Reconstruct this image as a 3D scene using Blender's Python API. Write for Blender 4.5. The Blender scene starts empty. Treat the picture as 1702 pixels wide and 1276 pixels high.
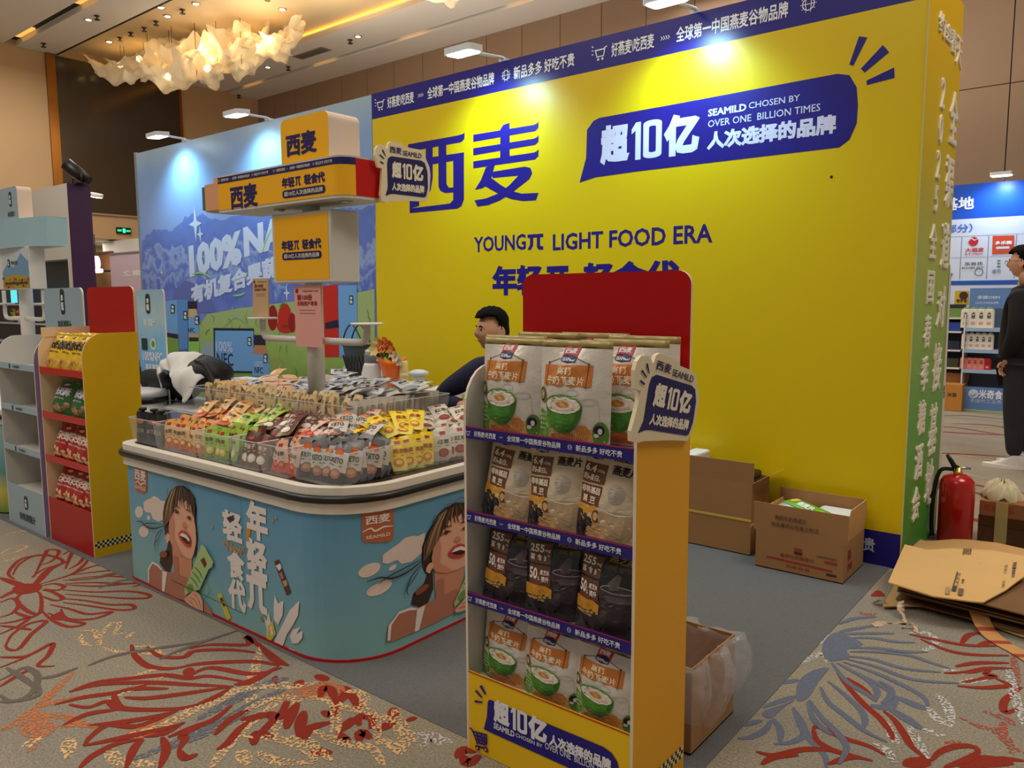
import bpy, bmesh, math, random
from mathutils import Vector, Matrix
from mathutils.geometry import tessellate_polygon
import numpy as np
R = random.Random(7)
SC = bpy.context.scene
COL = SC.collection
# ------------------------------------------------------------------ camera
CAM_F, CAM_YAW, CAM_PIT, CAM_ROL = 1291.93, math.radians(-38.8317), math.radians(6.29506), math.radians(-0.24075)
_f = Vector((math.sin(CAM_YAW) * math.cos(CAM_PIT), math.cos(CAM_YAW) * math.cos(CAM_PIT), -math.sin(CAM_PIT)))
_r0 = Vector((math.cos(CAM_YAW), -math.sin(CAM_YAW), 0)); _u0 = _r0.cross(_f)
_r = _r0 * math.cos(CAM_ROL) + _u0 * math.sin(CAM_ROL); _u = -_r0 * math.sin(CAM_ROL) + _u0 * math.cos(CAM_ROL)
CAM_POS = Vector((0, 0, 1.4))
cd = bpy.data.cameras.new('camera'); cam = bpy.data.objects.new('camera', cd); COL.objects.link(cam)
cd.sensor_width = 36; cd.lens = CAM_F * 36 / 1702; cd.clip_end = 100
cam.matrix_world = Matrix(((_r.x, _u.x, -_f.x, CAM_POS.x), (_r.y, _u.y, -_f.y, CAM_POS.y), (_r.z, _u.z, -_f.z, CAM_POS.z), (0, 0, 0, 1)))
SC.camera = cam
def on(ax, val, x, y):
    """measure the photograph: where the sight line through pixel (x, y) meets the plane axis=val"""
    d = _f * CAM_F + _r * (x - 851) - _u * (y - 638)
    return CAM_POS + d * ((val - CAM_POS[ax]) / d[ax])
def tr(ax, val, pts):
    """trace of pixels on an axis plane, as that plane's two coordinates"""
    o = [i for i in (0, 1, 2) if i != ax]
    return [(p[o[0]], p[o[1]]) for p in (on(ax, val, x, y) for x, y in pts)]
# ------------------------------------------------------------------ light
SC.view_settings.view_transform = 'Standard'; SC.view_settings.look = 'None'
SC.view_settings.exposure = 0.0; SC.view_settings.gamma = 1.0; SC.view_settings.use_curve_mapping = False
W = bpy.data.worlds.new('hall_light'); SC.world = W; W.use_nodes = True
W.node_tree.nodes['Background'].inputs[0].default_value = (1.0, 0.95, 0.85, 1)
W.node_tree.nodes['Background'].inputs[1].default_value = 0.19
def area(name, loc, size, power, col, rot=(0, 0, 0), sy=None):
    l = bpy.data.lights.new(name, 'AREA'); l.energy = power; l.color = col; l.size = size
    if sy: l.shape = 'RECTANGLE'; l.size_y = sy
    o = bpy.data.objects.new(name, l); o.location = loc; o.rotation_euler = rot; COL.objects.link(o); return o
for i, (x, y, p) in enumerate([(-1.5, -1.5, 150), (-6, -1.0, 170), (1.6, 4.2, 250), (-3.2, 2.2, 90), (-11, 2, 200), (-2.5, 8.5, 190), (-9, 8.5, 150), (-15.2, 5.5, 230), (-5, 10.6, 130)]):  # broad stand-ins for the downlights; the last two are added wall fill
    area('downlights_and_wall_fill', (x, y, 6.1), 2.4, p * 0.68, (1.0, 0.93, 0.80))
area('added_ceiling_fill', (-9, 7.6, 3.4), 3.0, 120, (1.0, 0.92, 0.80), (math.pi, 0, 0), 5.0); area('added_ceiling_fill', (-3, 8.2, 3.4), 3.0, 90, (1.0, 0.92, 0.80), (math.pi, 0, 0), 5.0)  # added upward area lights that brighten the ceiling, not real fittings
area('added_ceiling_fill', (-8, -2.5, 3.4), 3.0, 100, (1.0, 0.92, 0.82), (math.pi, 0, 0), 5.0)
def flood(loc, tgt, power, col=(0.42, 0.86, 1.0), ang=125, blend=0.9):
    l = bpy.data.lights.new('flood_beam', 'SPOT'); l.energy = power; l.color = col; l.spot_size = math.radians(ang); l.spot_blend = blend; l.shadow_soft_size = 0.07
    o = bpy.data.objects.new('flood_beam', l); o.location = loc
    o.rotation_euler = (Vector(tgt) - Vector(loc)).to_track_quat('-Z', 'Y').to_euler(); COL.objects.link(o); return o
# ------------------------------------------------------------------ materials
def lin(c): c /= 255.0; return c / 12.92 if c <= 0.04045 else ((c + 0.055) / 1.055) ** 2.4
def rgb(c): return (lin(c[0]), lin(c[1]), lin(c[2]), 1)
_MC = {}
def M(name, col, rough=0.5, metal=0.0, var=0.0, scale=20.0, bump=0.0, bscale=None, alpha=1.0, trans=0.0, coat=0.0, emit=0.0, spec=0.5, sss=0.0, ior=1.45):
    key = (name, col, rough, var)
    if key in _MC: return _MC[key]
    m = bpy.data.materials.new(name); m.use_nodes = True; nt = m.node_tree; b = nt.nodes['Principled BSDF']; I = b.inputs
    I['Base Color'].default_value = rgb(col); I['Roughness'].default_value = rough; I['Metallic'].default_value = metal
    I['Alpha'].default_value = alpha; I['Transmission Weight'].default_value = trans; I['Coat Weight'].default_value = coat; I['Specular IOR Level'].default_value = spec; I['IOR'].default_value = ior
    if coat: I['Coat Roughness'].default_value = 0.12
    if emit: I['Emission Color'].default_value = rgb(col); I['Emission Strength'].default_value = emit
    if var or bump:
        tc = nt.nodes.new('ShaderNodeTexCoord'); n = nt.nodes.new('ShaderNodeTexNoise'); n.inputs['Scale'].default_value = scale; n.inputs['Detail'].default_value = 5
        nt.links.new(tc.outputs['Object'], n.inputs['Vector'])
        if var:
            mx = nt.nodes.new('ShaderNodeMix'); mx.data_type = 'RGBA'; c = rgb(col)
            mx.inputs[6].default_value = tuple(min(1, x * (1 - var)) for x in c[:3]) + (1,); mx.inputs[7].default_value = tuple(min(1, x * (1 + var)) for x in c[:3]) + (1,)
            nt.links.new(n.outputs['Fac'], mx.inputs[0]); nt.links.new(mx.outputs[2], I['Base Color'])
        if bump:
            n2 = n
            if bscale: n2 = nt.nodes.new('ShaderNodeTexNoise'); n2.inputs['Scale'].default_value = bscale; n2.inputs['Detail'].default_value = 3; nt.links.new(tc.outputs['Object'], n2.inputs['Vector'])
            bp = nt.nodes.new('ShaderNodeBump'); bp.inputs['Strength'].default_value = bump; bp.inputs['Distance'].default_value = 0.01
            nt.links.new(n2.outputs['Fac'], bp.inputs['Height']); nt.links.new(bp.outputs['Normal'], I['Normal'])
    _MC[key] = m; return m
def ink(r, g, b, rough=0.4): return M('print_%d_%d_%d' % (r, g, b), (r, g, b), rough)
def ramp_mat(name, axis, lo, hi, stops, rough=0.4, noise=0.0, nscale=3.0, var=None):
    """printed gradient along a world axis between lo and hi"""
    m = bpy.data.materials.new(name); m.use_nodes = True; nt = m.node_tree; b = nt.nodes['Principled BSDF']; b.inputs['Roughness'].default_value = rough
    g = nt.nodes.new('ShaderNodeNewGeometry'); sp = nt.nodes.new('ShaderNodeSeparateXYZ'); nt.links.new(g.outputs['Position'], sp.inputs[0])
    mr = nt.nodes.new('ShaderNodeMapRange'); mr.inputs[1].default_value = lo; mr.inputs[2].default_value = hi; nt.links.new(sp.outputs['XYZ'.index(axis)], mr.inputs[0])
    src = mr.outputs[0]
    if noise:
        n = nt.nodes.new('ShaderNodeTexNoise'); n.inputs['Scale'].default_value = nscale; n.inputs['Detail'].default_value = 5; nt.links.new(g.outputs['Position'], n.inputs['Vector'])
        ma = nt.nodes.new('ShaderNodeMath'); ma.operation = 'MULTIPLY_ADD'; ma.inputs[1].default_value = noise; nt.links.new(n.outputs['Fac'], ma.inputs[0])
        sb = nt.nodes.new('ShaderNodeMath'); sb.operation = 'SUBTRACT'; sb.inputs[1].default_value = noise / 2; nt.links.new(src, sb.inputs[0]); nt.links.new(sb.outputs[0], ma.inputs[2]); src = ma.outputs[0]
    cr = nt.nodes.new('ShaderNodeValToRGB'); e = cr.color_ramp.elements
    e[0].position, e[0].color = stops[0][0], rgb(stops[0][1]); e[1].position, e[1].color = stops[-1][0], rgb(stops[-1][1])
    for p, c in stops[1:-1]: x = e.new(p); x.color = rgb(c)
    nt.links.new(src, cr.inputs[0]); nt.links.new(cr.outputs[0], b.inputs['Base Color']); return m
# ------------------------------------------------------------------ mesh builder
class MB:
    def lay(s): s.k = (s.k + 1) % 40; return .02 * s.k
    def __init__(s): s.k = 0; s.v = []; s.f = []; s.fm = []; s.mats = []; s.sm = []
    def mi(s, m):
        if m not in s.mats: s.mats.append(m)
        return s.mats.index(m)
    def face(s, idx, m, smooth=False): s.f.append(tuple(idx)); s.fm.append(s.mi(m)); s.sm.append(smooth)
    def poly(s, pts, m, smooth=False):
        b = len(s.v); s.v += [tuple(p) for p in pts]; s.face(range(b, b + len(pts)), m, smooth)
    def tris(s, vs, ts, m, smooth=False):
        b = len(s.v); s.v += [tuple(p) for p in vs]
        for t in ts: s.face([b + i for i in t], m, smooth)
    def box(s, x0, y0, z0, x1, y1, z1, m):
        b = len(s.v); s.v += [(x, y, z) for z in (z0, z1) for y in (y0, y1) for x in (x0, x1)]
        for q in ((0, 2, 3, 1), (4, 5, 7, 6), (0, 1, 5, 4), (2, 6, 7, 3), (0, 4, 6, 2), (1, 3, 7, 5)): s.face([b + i for i in q], m)
    def prism(s, pts, fn, c0, c1, m, cap0=None, cap1=None, smooth=False, caps=True):
        """2-D outline pts swept by fn(a, b, c) from c0 to c1"""
        n = len(pts); b = len(s.v); s.v += [tuple(fn(a, q, c0)) for a, q in pts] + [tuple(fn(a, q, c1)) for a, q in pts]
        for i in range(n): s.face((b + i, b + (i + 1) % n, b + n + (i + 1) % n, b + n + i), m, smooth)
        if caps:
            t = tess(pts)
            for q in t: s.face([b + i for i in q], cap0 or m); s.face([b + n + i for i in reversed(q)], cap1 or m)
    def grid(s, fn, nu, nv, m, smooth=True, cu=False):
        b = len(s.v); s.v += [tuple(fn(i / nu, j / nv)) for j in range(nv + 1) for i in range(nu + (0 if cu else 1))]; w = nu + (0 if cu else 1)
        for j in range(nv):
            for i in range(nu): s.face((b + j * w + i, b + j * w + (i + 1) % w if cu else b + j * w + i + 1, b + (j + 1) * w + ((i + 1) % w if cu else i + 1), b + (j + 1) * w + i), m, smooth)
    def tube(s, path, r, m, n=8, caps=True):
        P = [Vector(p) for p in path]; rr = r if isinstance(r, (list, tuple)) else [r] * len(P); b = len(s.v); up = None
        for i, p in enumerate(P):
            t = (P[min(i + 1, len(P) - 1)] - P[max(i - 1, 0)]).normalized()
            if up is None: up = t.orthogonal().normalized()
            up = (up - t * up.dot(t)).normalized(); w = t.cross(up)
            for k in range(n): a = 2 * math.pi * k / n; s.v.append(tuple(p + (up * math.cos(a) + w * math.sin(a)) * rr[i]))
        for i in range(len(P) - 1):
            for k in range(n): s.face((b + i * n + k, b + i * n + (k + 1) % n, b + (i + 1) * n + (k + 1) % n, b + (i + 1) * n + k), m, True)
        if caps: s.face([b + k for k in reversed(range(n))], m); s.face([b + (len(P) - 1) * n + k for k in range(n)], m)
    def lathe(s, prof, c, m, n=20, mats=None):
        b = len(s.v); c = Vector(c)
        for r, z in prof: s.v += [(c.x + r * math.cos(2 * math.pi * k / n), c.y + r * math.sin(2 * math.pi * k / n), c.z + z) for k in range(n)]
        for i in range(len(prof) - 1):
            mm = mats[i] if mats else m
            for k in range(n): s.face((b + i * n + k, b + i * n + (k + 1) % n, b + (i + 1) * n + (k + 1) % n, b + (i + 1) * n + k), mm, True)
        s.face([b + k for k in reversed(range(n))], mats[0] if mats else m); s.face([b + (len(prof) - 1) * n + k for k in range(n)], mats[-1] if mats else m)
    def build(s, name, parent=None, label=None, cat=None, kind=None, group=None, bev=0, auto=False, local=False, sub=0, solid=0):
        me = bpy.data.meshes.new(name); off = Vector((0, 0, 0))
        if parent is not None and not local:
            q = parent
            while q is not None: off = off + q.location; q = q.parent
        vs = s.v if local or parent is None else [(x - off.x, y - off.y, z - off.z) for x, y, z in s.v]
        me.from_pydata(vs, [], s.f)
        for m in s.mats: me.materials.append(m)
        me.polygons.foreach_set('material_index', s.fm); me.polygons.foreach_set('use_smooth', s.sm); me.update()
        o = bpy.data.objects.new(name, me); COL.objects.link(o)
        if parent is not None: o.parent = parent
        if label: o['label'] = label
        if cat: o['category'] = cat
        if kind: o['kind'] = kind
        if group: o['group'] = group
        if solid: md = o.modifiers.new('solid', 'SOLIDIFY'); md.thickness = solid; md.offset = 0
        if bev: md = o.modifiers.new('bevel', 'BEVEL'); md.width = bev; md.segments = 2; md.limit_method = 'ANGLE'; md.angle_limit = math.radians(50)
        if sub: md = o.modifiers.new('sub', 'SUBSURF'); md.levels = sub; md.render_levels = sub
        return o
def tess(pts): return tessellate_polygon([[Vector((p[0], p[1], 0)) for p in pts]])
def thing(name, label, cat, loc=(0, 0, 0), group=None, kind=None):
    o = bpy.data.objects.new(name, None); COL.objects.link(o); o.location = loc; o.empty_display_size = 0.1
    if label: o['label'] = label
    if cat: o['category'] = cat
    if group: o['group'] = group
    if kind: o['kind'] = kind
    return o
def copy_tree(o, loc=None, rot=None, label=None, group=None):
    r = o.copy(); COL.objects.link(r)
    if loc is not None: r.location = loc
    if rot is not None: r.rotation_euler = rot
    if label: r['label'] = label
    if group: r['group'] = group
    for ch in o.children:
        c = ch.copy(); COL.objects.link(c); c.parent = r
        for g in ch.children: d = g.copy(); COL.objects.link(d); d.parent = c
    return r
def base(pts3):  # ground point under a set of points
    return (sum(p[0] for p in pts3) / len(pts3), sum(p[1] for p in pts3) / len(pts3), min(p[2] for p in pts3))
# ------------------------------------------------------------------ flat print: shapes on a mapped surface, fn(a, b, layer) -> xyz
EPS = 0.0011
def YP(y, s=-1): return lambda a, b, l=1: (a, y + s * EPS * l, b)
def XP(x, s=1): return lambda a, b, l=1: (x + s * EPS * l, a, b)
def ZP(z): return lambda a, b, l=1: (a, b, z + EPS * l)
_TX = {}
def glyphs(s, bold=0.0, depth=0.0):
    k = (s, bold, depth)
    if k in _TX: return _TX[k]
    c = bpy.data.curves.new('t', 'FONT'); c.body = s; c.size = 1; c.fill_mode = 'FRONT' if not depth else 'BOTH'; c.resolution_u = 2; c.bevel_depth = bold; c.bevel_resolution = 0; c.extrude = depth
    o = bpy.data.objects.new('t', c); COL.objects.link(o)
    me = bpy.data.meshes.new_from_object(o.evaluated_get(bpy.context.evaluated_depsgraph_get()))
    vs = [v.co.copy() for v in me.vertices]; fs = [tuple(p.vertices) for p in me.polygons]
    bpy.data.objects.remove(o); bpy.data.curves.remove(c); bpy.data.meshes.remove(me)
    if bold and not depth:
        fs = [f for f in fs if sum(vs[i].z for i in f) / len(f) >= -1e-6]
    xs = [v.x for v in vs]; ys = [v.y for v in vs]; x0, x1, y0, y1 = min(xs), max(xs), min(ys), max(ys)
    r = ([((v.x - x0) / (x1 - x0), (v.y - y0) / (y1 - y0), v.z) for v in vs], fs, (x1 - x0) / (y1 - y0)); _TX[k] = r; return r
def text(mb, fn, s, box, m, l=2, bold=0.0, shear=0.0, depth=0.0, dz=0.0):
    l = l + mb.lay()
    """lettering stretched into box (a0, b0, a1, b1); depth > 0 gives raised letters"""
    vs, fs, _ = glyphs(s, bold, depth); a0, b0, a1, b1 = box; used = sorted({i for f in fs for i in f}); ix = {i: k for k, i in enumerate(used)}
    out = []
    for i in used:
        x, y, z = vs[i]; lay = l + (z / bold * 0.3 if bold and not depth else 0)
        if depth: lay = (z + depth) / (2 * depth) * dz / EPS
        out.append(fn(a0 + (a1 - a0) * x + shear * y * (b1 - b0), b0 + (b1 - b0) * y, lay))
    mb.tris(out, [[ix[i] for i in f] for f in fs], m)
def vtext(mb, fn, s, box, m, l=2, bold=0.04, gap=0.06, depth=0, dz=0):
    a0, b0, a1, b1 = box; n = len(s); h = (b1 - b0) / n
    for i, ch in enumerate(s):
        t = b1 - i * h; text(mb, fn, ch, (a0, t - h * (1 - gap), a1, t - h * gap), m, l, bold, depth=depth, dz=dz)
def split(vs, ts, L):
    vs = list(vs); out = []; st = list(ts); cache = {}
    while st:
        t = st.pop(); e = [((vs[t[i]][0] - vs[t[(i + 1) % 3]][0]) ** 2 + (vs[t[i]][1] - vs[t[(i + 1) % 3]][1]) ** 2) for i in range(3)]; k = e.index(max(e))
        if e[k] <= L * L or len(out) + len(st) > 1500: out.append(t); continue
        i, j, q = t[k], t[(k + 1) % 3], t[(k + 2) % 3]; key = (min(i, j), max(i, j))
        if key not in cache: vs.append(((vs[i][0] + vs[j][0]) / 2, (vs[i][1] + vs[j][1]) / 2)); cache[key] = len(vs) - 1
        n = cache[key]; st += [(i, n, q), (n, j, q)]
    return vs, out
def shape(mb, fn, pts, m, l=1, L=None, smooth=False):
    l = l + mb.lay(); pts = [(p[0], p[1]) for p in pts]; ts = [tuple(t) for t in tess(pts)]; vs = pts
    if L: vs, ts = split(vs, ts, L)
    mb.tris([fn(a, b, l) for a, b in vs], ts, m, smooth)
def rr(a0, b0, a1, b1, r, n=5, corners=(1, 1, 1, 1)):
    out = []
    for (cx, cy, st, on_) in ((a1 - r, b0 + r, -90, corners[0]), (a1 - r, b1 - r, 0, corners[1]), (a0 + r, b1 - r, 90, corners[2]), (a0 + r, b0 + r, 180, corners[3])):
        if on_: out += [(cx + r * math.cos(math.radians(st + 90 * i / n)), cy + r * math.sin(math.radians(st + 90 * i / n))) for i in range(n + 1)]
        else: out.append((a1 if cx > (a0 + a1) / 2 else a0, b1 if cy > (b0 + b1) / 2 else b0))
    return out
def ell(a, b, ra, rb, n=20, t0=0, t1=360): return [(a + ra * math.cos(math.radians(t0 + (t1 - t0) * i / n)), b + rb * math.sin(math.radians(t0 + (t1 - t0) * i / n))) for i in range(n + (1 if t1 - t0 < 360 else 0))]
def cat(pts, k=6, closed=False):
    """Catmull-Rom through pts"""
    P = [Vector(p) for p in pts]; out = []; n = len(P)
    for i in range(n if closed else n - 1):
        p0, p1, p2, p3 = (P[(i - 1) % n], P[i], P[(i + 1) % n], P[(i + 2) % n]) if closed else (P[max(i - 1, 0)], P[i], P[i + 1], P[min(i + 2, n - 1)])
        for j in range(k):
            t = j / k; out.append(0.5 * (2 * p1 + (p2 - p0) * t + (2 * p0 - 5 * p1 + 4 * p2 - p3) * t * t + (3 * p1 - p0 - 3 * p2 + p3) * t ** 3))
    if not closed: out.append(P[-1])
    return out
def stroke(mb, fn, pts, w, m, l=1, k=6, taper=True, w2=None):
    """ribbon along pts (a, b); tapering to both ends"""
    l = l + mb.lay()
    P = cat([(a, b) for a, b in pts], k) if k else [Vector(p) for p in pts]; n = len(P); q = []
    for i, p in enumerate(P):
        t = (P[min(i + 1, n - 1)] - P[max(i - 1, 0)]); t = t.normalized() if t.length > 1e-9 else Vector((1, 0)); s = i / (n - 1)
        h = (w + ((w2 if w2 is not None else w) - w) * s) / 2 * ((0.35 + 0.65 * math.sin(math.pi * min(1, max(0, s)))) if taper else 1)
        q.append((p.x - t.y * h, p.y + t.x * h)); q.append((p.x + t.y * h, p.y - t.x * h))
    b = len(mb.v); mb.v += [tuple(fn(a, c, l)) for a, c in q]
    for i in range(n - 1): mb.face((b + 2 * i, b + 2 * i + 1, b + 2 * i + 3, b + 2 * i + 2), m)
def pi_sign(mb, fn, box, m, l=2):
    a0, b0, a1, b1 = box; w, h = a1 - a0, b1 - b0
    for p in ([(0, .78), (1, .78), (1, 1), (0, 1)], [(.16, .8), (.36, .8), (.36, .3), (.2, 0), (.0, .06), (.16, .34)], [(.6, .8), (.8, .8), (.8, .25), (1, .2), (1, 0), (.72, 0), (.6, .16)]): shape(mb, fn, [(a0 + x * w, b0 + y * h) for x, y in p], m, l)
def slogan(mb, fn, box, m, l=2, bold=.05):
    a0, b0, a1, b1 = box; w = a1 - a0
    text(mb, fn, '年轻', (a0, b0, a0 + .31 * w, b1), m, l, bold); pi_sign(mb, fn, (a0 + .33 * w, b0 + .03 * (b1 - b0), a0 + .45 * w, b1 - .08 * (b1 - b0)), m, l); text(mb, fn, '轻食代', (a0 + .53 * w, b0, a1, b1), m, l, bold)
ONES = 'first second third fourth fifth sixth seventh eighth ninth tenth eleventh twelfth thirteenth fourteenth fifteenth sixteenth seventeenth eighteenth nineteenth twentieth'.split()
def ordinal(k): return ONES[k] if k < 20 else ('twenty-' if k < 29 else 'thirty-') + ONES[(k - 20) % 10] if k not in (29, 39) else ('thirtieth', 'fortieth')[k > 30]
def img_x(p): d = Vector(p) - CAM_POS; return d.dot(_r) / d.dot(_f)
def billion(mb, fn, box, m, l=2):
    a0, b0, a1, b1 = box; w, h = a1 - a0, b1 - b0
    text(mb, fn, '超', (a0, b0, a0 + .315 * w, b1), m, l, .06); text(mb, fn, '亿', (a0 + .66 * w, b0, a1, b1), m, l, .065)
    shape(mb, fn, [(a0 + x * w, b0 + y * h) for x, y in ((.335, .80), (.38, .96), (.43, .96), (.43, .03), (.375, .03), (.375, .76), (.335, .68))], m, l)
    O, N = rr(.455, .03, .64, .96, .085), rr(.512, .17, .583, .82, .034); n = len(O); l = l + mb.lay()
    for i in range(n): mb.poly([fn(a0 + x * w, b0 + y * h, l) for x, y in (O[i], O[(i + 1) % n], N[(i + 1) % n], N[i])], m)
def bbox(ax, val, bl, t_r):
    """plane box between the pixels of its lower-left and upper-right corners"""
    (a0, b0), (a1, b1) = tr(ax, val, [bl, t_r]); return (a0, b0, a1, b1)
def prop(o, **k):
    for a, b in k.items(): o[a] = b
    return o
# ================================================================== the hall
HC, XW, YW = 6.5, -18.03, 12.05
YEL, NAVY = (252, 205, 6), (34, 24, 122)
white = M('white_paint', (225, 222, 218), 0.55); offw = M('offwhite_laminate', (232, 224, 212), 0.45)
mdark = M('dark_shadow_gap', (38, 30, 24), 0.6); mbrass = M('brushed_gold_trim', (150, 98, 42), 0.3, 0.8)
# floor: patterned carpet
fm = M('hall_carpet', (150, 142, 126), 0.95, var=0.22, scale=1.3, bump=0.5, bscale=420)
nt = fm.node_tree; tcn = [n for n in nt.nodes if n.type == 'TEX_COORD'][0]; bsdf = nt.nodes['Principled BSDF']
mxn = [n for n in nt.nodes if n.type == 'MIX'][0]; mxn.inputs[6].default_value = rgb((172, 157, 130)); mxn.inputs[7].default_value = rgb((126, 124, 124))
mpn = nt.nodes.new('ShaderNodeMapping'); mpn.inputs['Scale'].default_value = (0.55, 2.4, 1); mpn.inputs['Rotation'].default_value = (0, 0, 0.5); nt.links.new(tcn.outputs['Object'], mpn.inputs[0])
nzn = [n for n in nt.nodes if n.type == 'TEX_NOISE' and n.inputs['Scale'].default_value < 2][0]; nt.links.new(mpn.outputs[0], nzn.inputs['Vector'])
sp_ = nt.nodes.new('ShaderNodeTexNoise'); sp_.inputs['Scale'].default_value = 130; sp_.inputs['Detail'].default_value = 2; nt.links.new(tcn.outputs['Object'], sp_.inputs['Vector'])
m2 = nt.nodes.new('ShaderNodeMix'); m2.data_type = 'RGBA'; m2.blend_type = 'OVERLAY'; m2.inputs[0].default_value = 0.75
nt.links.new(mxn.outputs[2], m2.inputs[6]); nt.links.new(sp_.outputs['Fac'], m2.inputs[7]); nt.links.new(m2.outputs[2], bsdf.inputs['Base Color'])
mb = MB(); mb.box(XW, -5, -0.1, 7, YW, 0, fm); floor = mb.build('floor', kind='structure', label='patterned hall carpet in beige, grey and red')
# ceiling: panels along x, with dark slots, a recess with a lit cove
cm = M('ceiling_plaster', (222, 216, 210), 0.8); cw = M('recess_plaster', (205, 184, 150), 0.8)
cov = M('cove_strip_light', (255, 190, 70), 0.5, emit=4.5); gold = M('slot_gold_glint', (255, 190, 90), 0.4, emit=0.9)  # gold: reflections in the slots, put in as a faint glow
X0, X1 = XW, 7
ceil = MB(); ceil.box(X0, -5, HC, X1, 6.24, HC + 0.1, cm); ceil.box(X0, 6.47, HC, X1, 7.22, HC + 0.1, cm)
ceil.box(X0, 10.0, HC, X1, 11.04, HC + 0.1, cm); ceil.box(X0, 11.2, HC, X1, YW, HC + 0.1, cm)
ceiling = ceil.build('ceiling', kind='structure', label='pale hall ceiling with long dark slots')
mb = MB(); mb.box(X0, 7.25, HC + 0.16, X1, 10.45, HC + 0.22, cw); mb.box(X0, 7.2, HC, X1, 7.25, HC + 0.2, mdark); mb.box(X0, 9.985, HC - 0.0, X1, 10.0, HC + 0.06, cw); mb.build('recess', ceiling)
mb = MB(); mb.box(X0 + 0.2, 10.05, HC + 0.101, X1, 10.42, HC + 0.125, cov); mb.build('cove_light', ceiling)
for i, (ya, yb_) in enumerate(((6.24, 6.47), (11.04, 11.2))):
    mb = MB(); mb.box(X0, ya - .02, HC + 0.12, X1, yb_ + .02, HC + 0.16, mdark); mb.build('dark_slot', ceiling)
    for k in range(9):
        x = -17.7 + k * 2.75 + i * 0.35; mb = MB(); mb.box(x, ya + 0.03, HC + 0.09, x + 0.75, yb_ - 0.02, HC + 0.119, gold); mb.build('slot_glint', ceiling)  # glowing strips imitate gold reflections; no lamps here
# back wall in fabric panels
wm = M('wall_fabric_brown', (146, 120, 98), 0.85, var=0.08, scale=2, bump=0.06, bscale=90); wj = M('wall_joint', (70, 52, 40), 0.8)
mb = MB(); mb.box(XW, YW, 0, 7, YW + 0.15, HC + .3, wj); wb = mb.build('wall_back', kind='structure', label='brown fabric panelled wall at the back of the hall')
pm = MB(); pm.box(0.006, -0.03, 0, 0.872, 0.0, 4.1, wm); pan = None
pm2 = MB(); pm2.box(0.006, -0.03, 4.112, 0.872, 0.0, HC, wm); protoA = protoB = None
for k in range(24):
    x = -18.2 + 0.88 * k + 0.0
    for j, pmm in ((0, pm), (1, pm2)):
        if k == 0: o = pmm.build('wall_panel', wb, local=True); protoA, protoB = (o, protoB) if j == 0 else (protoA, o)
        else: o = (protoA, protoB)[j].copy(); COL.objects.link(o); o.parent = wb
        o.location = (x, YW, 0)
# left wall
lm = M('wall_left_plaster', (184, 152, 114), 0.8, var=0.06, scale=1.5); dk = M('smoked_glass_panel', (62, 50, 38), 0.16, 0.0, spec=0.6)
mb = MB(); mb.box(XW - 0.15, -5, 2.75, XW, YW, HC + .3, lm); mb.box(XW - 0.15, -5, 0, XW, 5.2, 2.75, lm); mb.box(XW - 0.15, 10.6, 0, XW, YW, 2.75, lm)
wl = mb.build('wall_left', kind='structure', label='tan side wall with tall smoked panel')
mb = MB(); mb.box(XW, 7.18, 3.3, XW + 0.03, 9.86, HC - .02, dk); mb.build('smoked_panel', wl)
mb = MB(); mb.box(XW, 7.0, 3.25, XW + 0.05, 7.18, HC - .01, mbrass); mb.build('gold_trim', wl); mb = MB(); mb.box(XW, 9.86, 3.25, XW + 0.05, 9.93, HC - .01, mbrass); mb.build('gold_trim', wl)
mb = MB(); mb.box(XW, 5.2, 3.26, XW + 0.04, 10.6, 3.3, M('pale_ledge', (150, 130, 105), .6)); mb.build('ledge', wl)
# lit corridor beyond the opening in the left wall
mb = MB(); mb.box(XW - 2.5, 5.0, 0, XW - 2.4, 10.8, 2.8, M('corridor_wall', (196, 178, 150), .8)); mb.box(XW - 2.5, 5.0, 2.75, XW - 0.15, 10.8, 2.8, white); mb.box(XW - 2.5, 5, -0.1, XW - .0, 10.8, 0, fm)
mb.build('trim_1', kind='structure', label='lit corridor beyond the opening')
area('corridor_lamp', (XW - 1.2, 8, 2.7), 1.0, 45, (1, 0.9, 0.75))
# exit sign on the left wall
t = thing('exit_sign', 'small green lit exit sign on the tan wall above the opening', 'exit sign', (XW, 8.4, 2.88))
mb = MB(); mb.box(XW, 8.24, 2.88, XW + 0.05, 8.56, 3.02, M('exit_sign_body', (18, 26, 22), .4)); mb.build('housing', t, bev=.008)
mb = MB(); gx = M('exit_green', (40, 255, 150), .5, emit=2.5); f = XP(XW + .05)
text(mb, f, 'EXIT', (8.26, 2.93, 8.35, 2.97), gx, 2, .02); text(mb, f, '出口', (8.45, 2.93, 8.54, 2.97), gx, 2, .02); shape(mb, f, rr(8.37, 2.905, 8.43, 2.995, .01), gx, 2); mb.build('lit_legend', t)
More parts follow.
